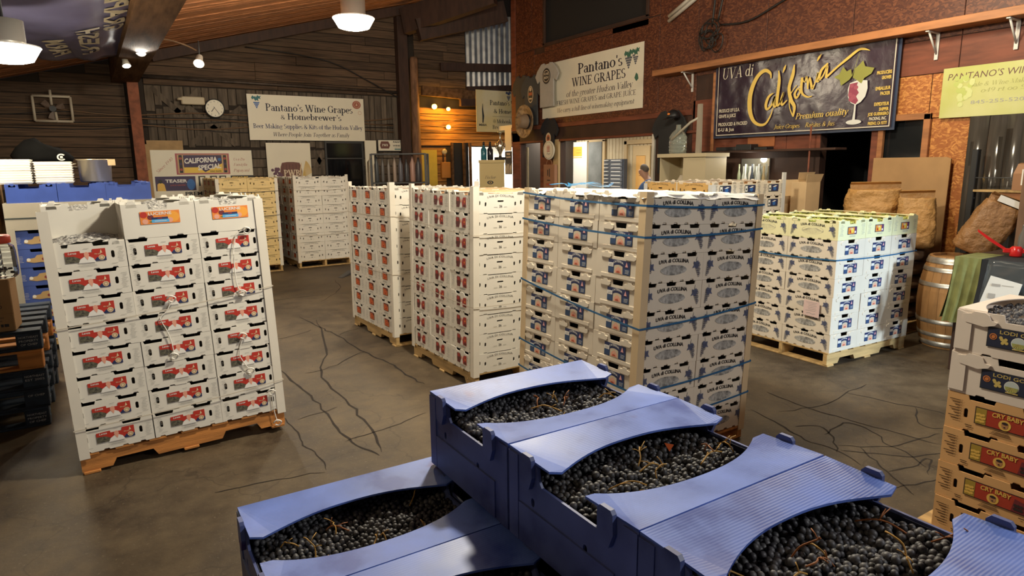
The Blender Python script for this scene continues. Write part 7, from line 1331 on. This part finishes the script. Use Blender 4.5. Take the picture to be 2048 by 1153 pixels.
bt = thing('beer_bottle', 'clear empty beer bottle behind the red capper', 'bottle', (6.88, 2.46, tz+.006)); MB().lathe([(.03, 0), (.033, .01), (.033, .13), (.014, .19), (.013, .235), (.016, .24)], 16).build('glass', mat('bottle_glass', (.55, .56, .52), .08, trans=.8, ior=1.3), bt)
kt = thing('kit_box', 'dark boxed homebrew kit with white lettering on the table', 'box', (6.75, 2.15, tz+.006), R_(-75)); MB().bev(0, 0, 0, .36, .2, .27, .004).build('body', mat('ink_blue_carton', (.030, .036, .045), .4), kt); MB().box(-.002, .0, .0, -.0005, .2, .27).build('red_side', flat('red_carton', (.30, .03, .02)), kt); m = MB(); fr = (V(0, -.0015, 0), XU, ZU); text(m, 'A', fr, .04, .13, .03, 0, bold=.03); text(m, 'MASTER', fr, .12, .06, .045, 0, bold=.03, width=.17); text(m, 'BREWER', fr, .14, .025, .025, 0, bold=.02); m.rect(fr, .03, .108, .16, .115); m.lines('lettering', SIGNW, kt)
PLAST = mat('clear_bag_plastic', (.10, .11, .11), .12, alpha=.38, spec=1.0)
for i, (x_, y, lab) in enumerate(((5.98, 2.22, 'clear plastic bag of printed leaflets hanging off the table'), (5.97, 1.88, 'second plastic bag of leaflets hanging at the right'))):
    b = thing('leaflet_bag', lab, 'bag', (x_, y, tz-.36)); m = MB(); vs = []
    for j in range(8):
        for k in range(9): u, v = j/7-.5, k/8; vs.append((-.012*noise.noise(V(u*6+i, v*6, 2))-.05*(1-v)+.06*v, -u*.30, v*.38))
    m.add(vs, [(j*9+k, (j+1)*9+k, (j+1)*9+k+1, j*9+k+1) for j in range(7) for k in range(8)], 0, True); o = m.build('plastic', PLAST, b); o.modifiers.new('s', 'SOLIDIFY').thickness = .002
    MB().prism([(-.13, 0), (.10, -.03), (.13, .20), (-.09, .24)], V(-.075, 0, .03), YL, V(.22, 0, 1).normalized(), V(.003, 0, 0)).build('leaflet', flat('white_paper_sheet', (.66, .66, .62)), b); m = MB(); fr = (V(-.077, 0, .03), YL, V(.22, 0, 1).normalized()); m.rect(fr, -.07, .16, -.01, .18); m.rect(fr, -.08, .06, -.03, .10); m.rect(fr, .0, .17, .08, .175); m.build('print', INK_G, b)
# wooden post, small shelf and paper bag at the right edge
post('trim_15', 'brown wooden post at the right picture edge', 7.25, 2.56, .14, 2.3, mat('brown_post', (.20, .11, .06), .7, var=.3, scale=5, stretch=(3, 3, .5)))
ws = thing('small_shelf', 'small pale shelf against the strip curtain', 'shelf', (7.45, 2.62, 1.50)); MB().bev(0, 0, 0, .22, .52, .022, .003).build('board', PINE, ws); MB().tube([(.03, .0, .14), (.03, .52, .14)], .006, 6).build('rail', DGREY, ws); MB().bev(.02, .52, -.9, .09, .58, .42, .006).build('upright', BLACK, ws)
for i in range(7): MB().lathe([(.02, 0), (.026, .01), (.02, .02)], 10, c=(7.5, 3.17+.02*math.sin(i*2), 1.15+.055*i)).build('clamp_ring', DGREY, ws).parent = None
for o in [q for q in bpy.data.objects if q.name.startswith('clamp_ring')]: o['label'] = 'dark metal ring hanging on the black upright by the curtain'; o['category'] = 'ring'; o['group'] = 'rings on the black upright'; o.location.z = .0
pb = thing('paper_bag', 'small brown paper bag on the pale shelf by the curtain', 'bag', (7.52, 2.72, 1.523)); MB().loft([[(-.07, -.09, 0), (.07, -.09, 0), (.07, .09, 0), (-.07, .09, 0)], [(-.07, -.095, .16), (.07, -.09, .16), (.07, .09, .16), (-.07, .09, .16)], [(-.015, -.09, .24), (.015, -.09, .25), (.015, .07, .26), (-.015, .08, .25)]]).build('bag', mat('bag_brown', (.34, .17, .08), .6), pb); MB().box(-.073, -.03, .05, -.071, .02, .2).build('label_strip', WHITE, pb)
MB().bev(7.47, 2.68, 1.34, 7.60, 2.95, 1.499, .01).build('wooden_block', SHELF_W, label='brown wooden block under the paper bag shelf', cat='block')

# ================================================================== office seen through the window
OW = mat('office_panelling', (.66, .54, .34), .6, var=.1); ow = MB(); ow.box(10.5, 7.2, 0, 10.6, 14.5, 2.7); ow.box(7.93, 7.2, 0, 10.5, 7.3, 2.7); ow.build('wall_office', OW, kind='structure'); MB().box(7.93, 7.2, 2.6, 10.6, 14.5, 2.7).build('ceiling_office', flat('office_ceiling', (.75, .72, .64)), kind='structure')
wo = bpy.data.objects['wall_office']
for i in range(60): MB().box(10.485, 7.35+i*.118, 0.1, 10.5, 7.45+i*.118, 2.58).build('panel_strip', OW, wo)
lamp('AREA', 'office_ceiling_light', (9.1, 10.2, 2.55), 48, (1.0, .95, .84), 1.2, target=(9.1, 10.2, 0), size_y=2.4)
lamp('AREA', 'office_ceiling_light', (9.6, 13.2, 2.55), 32, (1.0, .95, .84), .8, target=(9.6, 13.2, 0))
def at_office(y0, y1, z0, z1, mt, name, label=None, cat=None, x=10.45, t=.03, parent=None): return MB().bev(x-t, y0, z0, x, y1, z1, .006).build(name, mt, parent, label=label, cat=cat)
d1 = thing('white_partition', 'white board with orange calendar strip in the office', 'board'); MB().bev(10.40, 13.05, .2, 10.47, 13.95, 2.38, .006).build('board', flat('warm_white_board', (.80, .78, .70)), d1); m = MB(); fr = (V(10.398, 13.9, 0), YL, ZU); m.rect(fr, .03, 2.02, .66, 2.26, 0); text(m, '3', (fr[0]+V(-.002, 0, 0), YL, ZU), .10, 2.09, .10, 1, serif, width=.06)
for i in range(6): m.rect((fr[0]+V(-.002, 0, 0), YL, ZU), .45+.06*(i % 3), 2.1+.07*(i//3), .47+.06*(i % 3), 2.12+.07*(i//3), 1)
m.rect(fr, .03, 1.98, .66, 2.0, 0); m.build('calendar', [flat('calendar_orange', (.85, .42, .06)), INK], d1)
at_office(12.5, 13.02, .1, 2.36, mat('grey_office_glass', (.26, .27, .26), .2, var=.3, scale=3), 'grey_door', 'grey glazed door beside the white board in the office', 'door')
FRM = mat('blond_door_frame', (.56, .40, .20), .55)
for a in ((12.40, 12.50, 0, 2.40), (13.02, 13.07, 0, 2.40), (12.40, 13.07, 2.36, 2.44), (11.62, 11.72, 0, 2.34), (10.55, 10.63, 0, 2.34), (10.55, 11.72, 2.26, 2.36)): at_office(*a, FRM, 'trim_board', parent=wo, x=10.484, t=.05)
dr = thing('panel_door', 'blond wooden panel door standing ajar in the office', 'door'); MB().bev(10.42, 10.85, 0, 10.46, 11.40, 2.22, .008).build('door_leaf', FRM, dr); MB().bev(10.405, 10.98, .9, 10.42, 11.27, 2.0, .01).build('door_panel', mat('honey_wood', (.66, .36, .10), .5), dr.children[0])
tw = thing('drawer_tower', 'dark blue-grey tower of parts drawers in the office', 'drawers', (10.2, 11.45, 0)); MB().bev(0, 0, 0, .12, .70, 1.93, .01).build('cabinet', mat('slate_enamel', (.05, .06, .08), .4), tw)
for i in range(11): MB().bev(-.03, .03, 1.0+.085*i, .0, .44, 1.07+.085*i, .004).build('drawer', mat('slate_drawer', (.09, .10, .125), .35), tw); dq = [c for c in tw.children if c.name.startswith('drawer')][-1]; MB().box(-.034, .08, 1.045+.085*i, -.031, .40, 1.06+.085*i).build('label_strip', WHITE, dq); MB().box(-.034, .52, 1.045+.085*i, -.004, .66, 1.06+.085*i).build('label_strip', WHITE, dq)
# sticker-covered board and papers in the second opening
sb = thing('sticker_board', 'black door covered with round stickers in the second opening', 'board', (8.35, 11.75, 0)); MB().bev(0, -.42, 0, .03, .30, 2.2, .006).build('board', mat('charcoal_door', (.03, .032, .034), .4), sb); R = random.Random(21); COLS = [SIGNW, WHITE_P, GOLD, SKY, RED, flat('pale_green_print', (.4, .5, .3))]
for i in range(26): m = MB(); fr = (V(-.002, R.uniform(-.40, .28), R.uniform(1.35, 2.12)), YL, ZU); rr = R.uniform(.025, .055); m.disc(fr, 0, 0, rr, rr*R.choice((.5, 1, 1)), 0); m.ring2((fr[0]+V(-.001, 0, 0), YL, ZU), 0, 0, rr*.35, rr*.5, 1, 12, .8); m.build('sticker', [R.choice(COLS), INK], sb)
MB().bev(8.0, 12.1, .0, 8.04, 12.55, 2.2, .01).build('panel_board', OW, label='beige panel beside the sticker board in the second opening', cat='panel')
# ---- the person at the office counter (only head and shoulders show)
def skinned(name, verts, edges, radii, mt, parent=None, sub=2, root=0):
    me = bpy.data.meshes.new(name); me.from_pydata(verts, edges, []); o = obj(name, me, parent); me.materials.append(mt)
    sk = o.modifiers.new('skin', 'SKIN'); sk.use_smooth_shade = True
    for i, q in enumerate(radii): me.skin_vertices[0].data[i].radius = (q, q) if not isinstance(q, tuple) else q
    me.skin_vertices[0].data[root].use_root = True
    ss = o.modifiers.new('sub', 'SUBSURF'); ss.levels = sub; ss.render_levels = sub; return o
SKIN = mat('skin', (.62, .36, .26), .5); PX, PY = 8.50, 8.45
pv = [(0, 0, .95), (0, .08, 1.14), (0, .22, 1.34), (0, .33, 1.47), (0, .42, 1.535), (0, .50, 1.60), (0, .555, 1.67), (0, .57, 1.735), (.0, .645, 1.655), (0, .672, 1.64),
      (-.11, 0, .90), (-.11, .05, .50), (-.11, -.02, .09), (-.11, .12, .04), (.11, 0, .90), (.11, .03, .50), (.11, -.04, .09), (.11, .10, .04),
      (-.19, .33, 1.42), (-.24, .45, 1.17), (-.19, .68, 1.10), (-.17, .76, 1.08), (.19, .33, 1.42), (.24, .45, 1.17), (.19, .68, 1.10), (.17, .76, 1.08), (-.085, .53, 1.655), (.085, .53, 1.655)]
pe = [(0, 1), (1, 2), (2, 3), (3, 4), (4, 5), (5, 6), (6, 7), (6, 8), (8, 9), (0, 10), (10, 11), (11, 12), (12, 13), (0, 14), (14, 15), (15, 16), (16, 17), (3, 18), (18, 19), (19, 20), (20, 21), (3, 22), (22, 23), (23, 24), (24, 25), (6, 26), (6, 27)]
pr_ = [.135, .135, .14, .10, .055, .062, .092, .075, .022, .012, .085, .055, .042, .035, .085, .055, .042, .035, .055, .042, .032, .028, .055, .042, .032, .028, .018, .018]
person = skinned('person', pv, pe, pr_, SKIN); person.location = (PX, PY, 0); person['label'] = 'person in a blue t-shirt bending forward at the office counter'; person['category'] = 'person'
for s in (-1, 1):
    h0 = V(s*.17, .76, 1.08)
    for k in range(4): f = h0+V((k-1.5)*.018, .03, 0); skinned('finger', [tuple(h0), tuple(f), tuple(f+V(0, .035, -.012)), tuple(f+V(0, .055, -.03))], [(0, 1), (1, 2), (2, 3)], [.012, .009, .008, .007], SKIN, person, 1)
    th = h0+V(-s*.03, .01, .0); skinned('thumb', [tuple(h0-V(0, .02, 0)), tuple(th), tuple(th+V(-s*.012, .03, -.008))], [(0, 1), (1, 2)], [.013, .010, .008], SKIN, person, 1)
    MB().lathe([(.001, -.011), (.008, -.007), (.011, 0), (.008, .007), (.001, .011)], 10, c=(s*.032, .632, 1.682)).build('eye', flat('eye_white', (.7, .68, .64)), person); MB().lathe([(.001, -.006), (.005, 0), (.001, .006)], 8, c=(s*.032, .640, 1.682)).build('eye', INK, person)
MB().tube([(-.022, .640, 1.605), (0, .648, 1.603), (.022, .640, 1.605)], .005, 6).build('mouth', flat('lip', (.42, .16, .13)), person)
skinned('tshirt', [(0, .0, .96), (0, .08, 1.14), (0, .22, 1.34), (0, .325, 1.46), (0, .37, 1.50), (-.195, .33, 1.42), (-.225, .40, 1.27), (.195, .33, 1.42), (.225, .40, 1.27)], [(0, 1), (1, 2), (2, 3), (3, 4), (3, 5), (5, 6), (3, 7), (7, 8)], [(.16, .15), (.158, .15), (.162, .15), .118, .07, .075, .068, .075, .068], mat('blue_cotton', (.10, .20, .48), .8, var=.1), person)
skinned('trousers', [(0, 0, .98), (-.11, 0, .88), (-.11, .05, .50), (-.11, -.02, .10), (.11, 0, .88), (.11, .03, .50), (.11, -.04, .10)], [(0, 1), (1, 2), (2, 3), (0, 4), (4, 5), (5, 6)], [.145, .10, .075, .07, .10, .075, .07], mat('dark_denim', (.03, .04, .07), .8), person)
skinned('hair', [(0, .47, 1.66), (0, .50, 1.72), (0, .555, 1.755), (0, .60, 1.765)], [(0, 1), (1, 2), (2, 3)], [.065, .078, .076, .05], mat('short_grey_hair', (.17, .145, .125), .8, bump=.4, bscale=120), person)
for s in (-1, 1): MB().bev(s*.11-.045, -.09, 0, s*.11+.045, .17, .075, .02).build('shoe', BLACK, person)
MB().bev(8.12, 8.9, 0, 8.42, 10.5, 1.02, .01).build('office_counter', FRM, label='blond counter just inside the office window', cat='counter')
# bright back room beyond the corner doorway
br_ = MB(); br_.box(7.0, 15.2, 0, 9.2, 15.3, 2.5); br_.box(7.0, 13.72, 2.4, 9.2, 15.3, 2.5); br_.box(7.0, 13.72, 0, 7.1, 15.2, 2.4); br_.box(9.1, 13.72, 0, 9.2, 15.2, 2.4); br_.build('wall_backroom', flat('bright_plaster', (.75, .72, .66)), kind='structure'); lamp('AREA', 'backroom_ceiling_light', (8.1, 14.5, 2.35), 55, (1.0, .97, .9), .8, target=(8.1, 14.5, 0))  # unseen area light added for the daylight filling this room
tshirt('white_shirt', 'white shirts hanging on a rail in the bright back room', 8.0, 14.15, .9, .7, .95, flat('white_cotton', (.8, .8, .78)))
# ================================================================== lamps that show in the picture
LENS = emitter('glowing_lens', (1.0, .90, .70), 14)
def highbay(name, label, x, y, z, rad, power, col=(1.0, .86, .62)):
    r = thing(name, label, 'lamp', (x, y, z)); k = rad/.25
    MB().lathe([(.15*k, .30*k), (.15*k, .12*k), (.17*k, .10*k), (.10*k, .085*k)], 20).build('ballast_housing', mat('aluminium_housing', (.45, .42, .37), .4, .5), r); MB().lathe([(.012, .30*k), (.012, roof_z(x)-z-.01)], 8).build('hanger_rod', DGREY, r)
    MB().lathe([(.25*k, .085*k), (.255*k, .075*k), (.19*k, -.035*k), (.12*k, -.055*k), (.001, -.058*k)], 24, cap=False).build('lens', LENS, r); MB().lathe([(.10*k, .088*k), (.255*k, .088*k), (.258*k, .076*k)], 24, cap=False).build('rim', WHITE, r)
    lamp('POINT', name+'_light', (x, y, z-.14*k), power, col, .2*k)
highbay('highbay_lamp', 'glowing high-bay lamp hanging over the middle stacks', 2.91, 8.32, 3.56, .25, 150)
highbay('highbay_lamp', 'glowing high-bay lamp hanging at the upper left edge', -.56, 7.40, 2.80, .25, 85)
def spot(label, p, tgt, power, r_=.07):
    s = thing('spotlight', label, 'lamp', p); d = (Vector(tgt)-Vector(p)).normalized(); q = d.to_track_quat('Z', 'Y').to_euler()
    a = MB().lathe([(r_*.5, -.16), (r_*.62, -.15), (r_*.7, -.06), (r_, .0), (r_*1.02, .01)], 18).build('shade', flat('white_enamel_shade', (.55, .52, .46)), s); a.rotation_euler = q; b = MB().lathe([(r_*.92, -.005), (r_*.8, .018), (r_*.4, .03), (.001, .032)], 18, cap=False).build('bulb', emitter('spot_bulb_glow', (1.0, .95, .86), 22), s); b.rotation_euler = q
    MB().tube([tuple(-d*.15), tuple(-d*.16+V(0, 0, .10)), tuple(-d*.14+V(0, 0, .22))], .010, 6).build('arm', DGREY, s)
    lamp('SPOT', 'spotlight_light', Vector(p)+d*.06, power, (1.0, .92, .78), .05, target=tgt, spot=95, blend=.6)
spot('dazzling white spotlight on the ceiling beam, facing the room', (.66, 10.3, 3.36), (.5, 3.0, .6), 110)
spot('warm spotlight to the right of the ceiling beam', (1.36, 10.36, 3.26), (.6, 7.8, .8), 90)
spot('small spotlight to the left of the ceiling beam', (.50, 10.87, 3.24), (.9, 9.6, .3), 25, .055)
MB().tube(smoothpath([(.66, 10.45, 3.5), (.95, 10.4, 3.55), (1.2, 10.4, 3.5), (1.36, 10.5, 3.45)], 4), .012, 6).build('spotlight_cable', CABLE_B, label='cable linking the spotlights under the ceiling beam', cat='cable')
# blue fabric banner slung under the roof boards, lettered across
NB = mat('blue_grey_banner_cloth', (.17, .165, .30), .33, var=.25, scale=2.5, spec=.6)
bn = thing('ceiling_banner', 'sagging blue-violet banner slung under the roof at upper left', 'banner')
P00, P10, P11, P01 = V(-.95, 6.3, 3.27), V(.70, 6.3, 3.60), V(.50, 11.2, 3.44), V(-.48, 11.3, 3.30)
def bpt(u, v, off=0.0):
    p = (P00*(1-u)+P10*u)*(1-v)+(P01*(1-u)+P11*u)*v; return p+V(0, 0, -.10*math.sin(PI*u)*(1-.6*v)+.05*noise.noise(V(u*4, v*5, 1))+.02*noise.noise(V(u*9, v*12, 4))-off)
nu, nv = 24, 40; m = MB(); vs = [bpt(i/nu, j/nv) for j in range(nv+1) for i in range(nu+1)]; n = nu+1
m.add(vs, [(j*n+i, (j+1)*n+i, (j+1)*n+i+1, j*n+i+1) for j in range(nv) for i in range(nu)], 0, True); o = m.build('banner_cloth', NB, bn); o.modifiers.new('s', 'SOLIDIFY').thickness = .003
m = MB()
for s, u0, v0, v1, hh in (('FARM', .30, .66, .90, .17), ('FRESH', .60, .52, .88, .17), ('GRAPES', .80, .22, .60, .15)):
    tv, tf = sans(s, .03); x0 = min(p[0] for p in tv); x1 = max(p[0] for p in tv); pts = []
    for px, py in tv: pts.append(bpt(u0+hh*(py/.7-.5), v1-(v1-v0)*(px-x0)/(x1-x0), .012))
    m.add(pts, tf, 0)
m.build('lettering', flat('banner_cream', (.62, .55, .40)), bn)

# ================================================================== loose bits on the stacks
def crumple(name, label, M, w, d, amp, seed, mt=LINER, res=26, z=0.0):
    m = MB(); n = res+1; vs = []
    for j in range(n):
        for i in range(n):
            u, v = i/res-.5, j/res-.5; ew = 1+.05*noise.noise(V(v*9, seed, 1)); ed = 1+.06*noise.noise(V(u*9, seed, 5)); e = max(abs(u), abs(v))*2
            vs.append((u*w*ew, v*d*ed, z+amp*(.6+noise.noise(V(u*7+seed, v*7, 2))+.5*noise.noise(V(u*19, v*19+seed, 4)))-(.03*((e-.93)/.07) if e > .93 else 0)))
    m.add(vs, [(j*n+i, j*n+i+1, (j+1)*n+i+1, (j+1)*n+i) for j in range(res) for i in range(res)], 0, False); o = m.build(name, mt, label=label, cat='liner sheet'); o.modifiers.new('s', 'SOLIDIFY').thickness = .002; o.matrix_world = M; return o
crumple('liner_sheet', 'crumpled white liner sheet on the right half of the nearest middle-row stack', LD @ BD @ Matrix.Translation((.30, 0, HD+.006)), .62, 1.02, .012, 3)
crumple('liner_sheet', 'crumpled white liner sheet on the left half of the nearest middle-row stack', LD @ BD @ Matrix.Translation((-.30, .04, HD+.006)), .60, .94, .012, 8)
crumple('liner_sheet', 'rumpled brown liner sheet on the middle-row centre stack', LC @ BC @ Matrix.Translation((.0, .1, HC+.004)), 1.05, .72, .010, 12, CARD_L)
for i in range(5):
    a = .25*i; p0 = V(-.60, -.30+.06*i, HD+.035); pts = [p0+V(.09*k, .05*math.sin(k*1.3+i), .012*math.sin(k*2+i)+.008*i*.4) for k in range(6)]
    m = MB(); L = []; Rr = []
    for k, p in enumerate(smoothpath([tuple(q) for q in pts], 3)): L.append((p[0], p[1], p[2]+.004)); Rr.append((p[0]+.004, p[1]+.016, p[2]))
    k = len(L); m.add(L+Rr, [(j, k+j, k+j+1, j+1) for j in range(k-1)]); o = m.build('loose_strap', flat('bright_blue_strap', (.03, .22, .48), .3), label=f'{["first", "second", "third", "fourth", "fifth"][i]} loose end of blue strap on the far corner of the near stack', cat='strap', group='loose blue strap ends'); o.modifiers.new('s', 'SOLIDIFY').thickness = .001; o.matrix_world = LD @ BD
TW = [[(.78, 1.416), (.72, 1.40), (.69, 1.30), (.685, 1.17), (.692, 1.057), (.72, 1.01)], [(.306, 1.02), (.271, .946), (.231, .904), (.26, .82), (.278, .738), (.285, .657)], [(.70, .722), (.673, .642), (.666, .592), (.70, .518), (.728, .478)], [(.85, .30), (.853, .19), (.862, .121), (.875, .075)]]
def ya(x_, z): return 4.446+.0349*(x_+.271)+.0089*(z-.13)
for i, t in enumerate(TW):
    w = thing('strap_tail', f'pale knotted strap tail hanging on the left stack, {["upper right", "middle", "lower right", "bottom corner"][i]}', 'strap'); MB().tube(smoothpath([(x_, ya(x_, z), z) for x_, z in t], 4), .0032, 6).build('tail', LINER, w)
    for q in (0, -1):
        x_, z = t[q]; y = ya(x_, z); m = MB(); m.tube(smoothpath([(x_-.03, y, z), (x_-.01, y-.012, z+.02), (x_+.02, y-.01, z+.005), (x_+.005, y, z-.022), (x_-.02, y-.01, z-.01)], 3), .005, 6); m.build('knot', LINER, w)
sl = thing('paper_slip', 'pale pink handwritten slip on the stack by the barrel', 'paper'); MB().prism([(0, 0), (.155, -.008), (.155, .135), (.0, .142)], V(5.318, 3.50, .445), YL, ZU, V(.001, 0, 0)).build('sheet', flat('pale_pink_paper', (.70, .52, .48)), sl); m = MB(); fr = (V(5.317, 3.50, .445), YL, ZU); dashes(m, fr, .02, .13, .04, .13, 6, 0, .03, .003); m.stroke(fr, [(.03, .02, .004), (.06, .028, .004), (.09, .018, .004), (.12, .026, .004)], 0); m.build('handwriting', INK_G, sl)
MB().loft([[(3.25, 10.5, 0), (3.62, 10.95, 0), (3.5, 11.0, 0), (3.2, 10.6, 0)], [(3.25, 10.52, .012), (3.6, 10.93, .05), (3.5, 10.97, .05), (3.22, 10.6, .012)]]).build('dock_wedge', DGREY, label='dark metal wedge lying on the floor behind the middle stacks', cat='wedge')
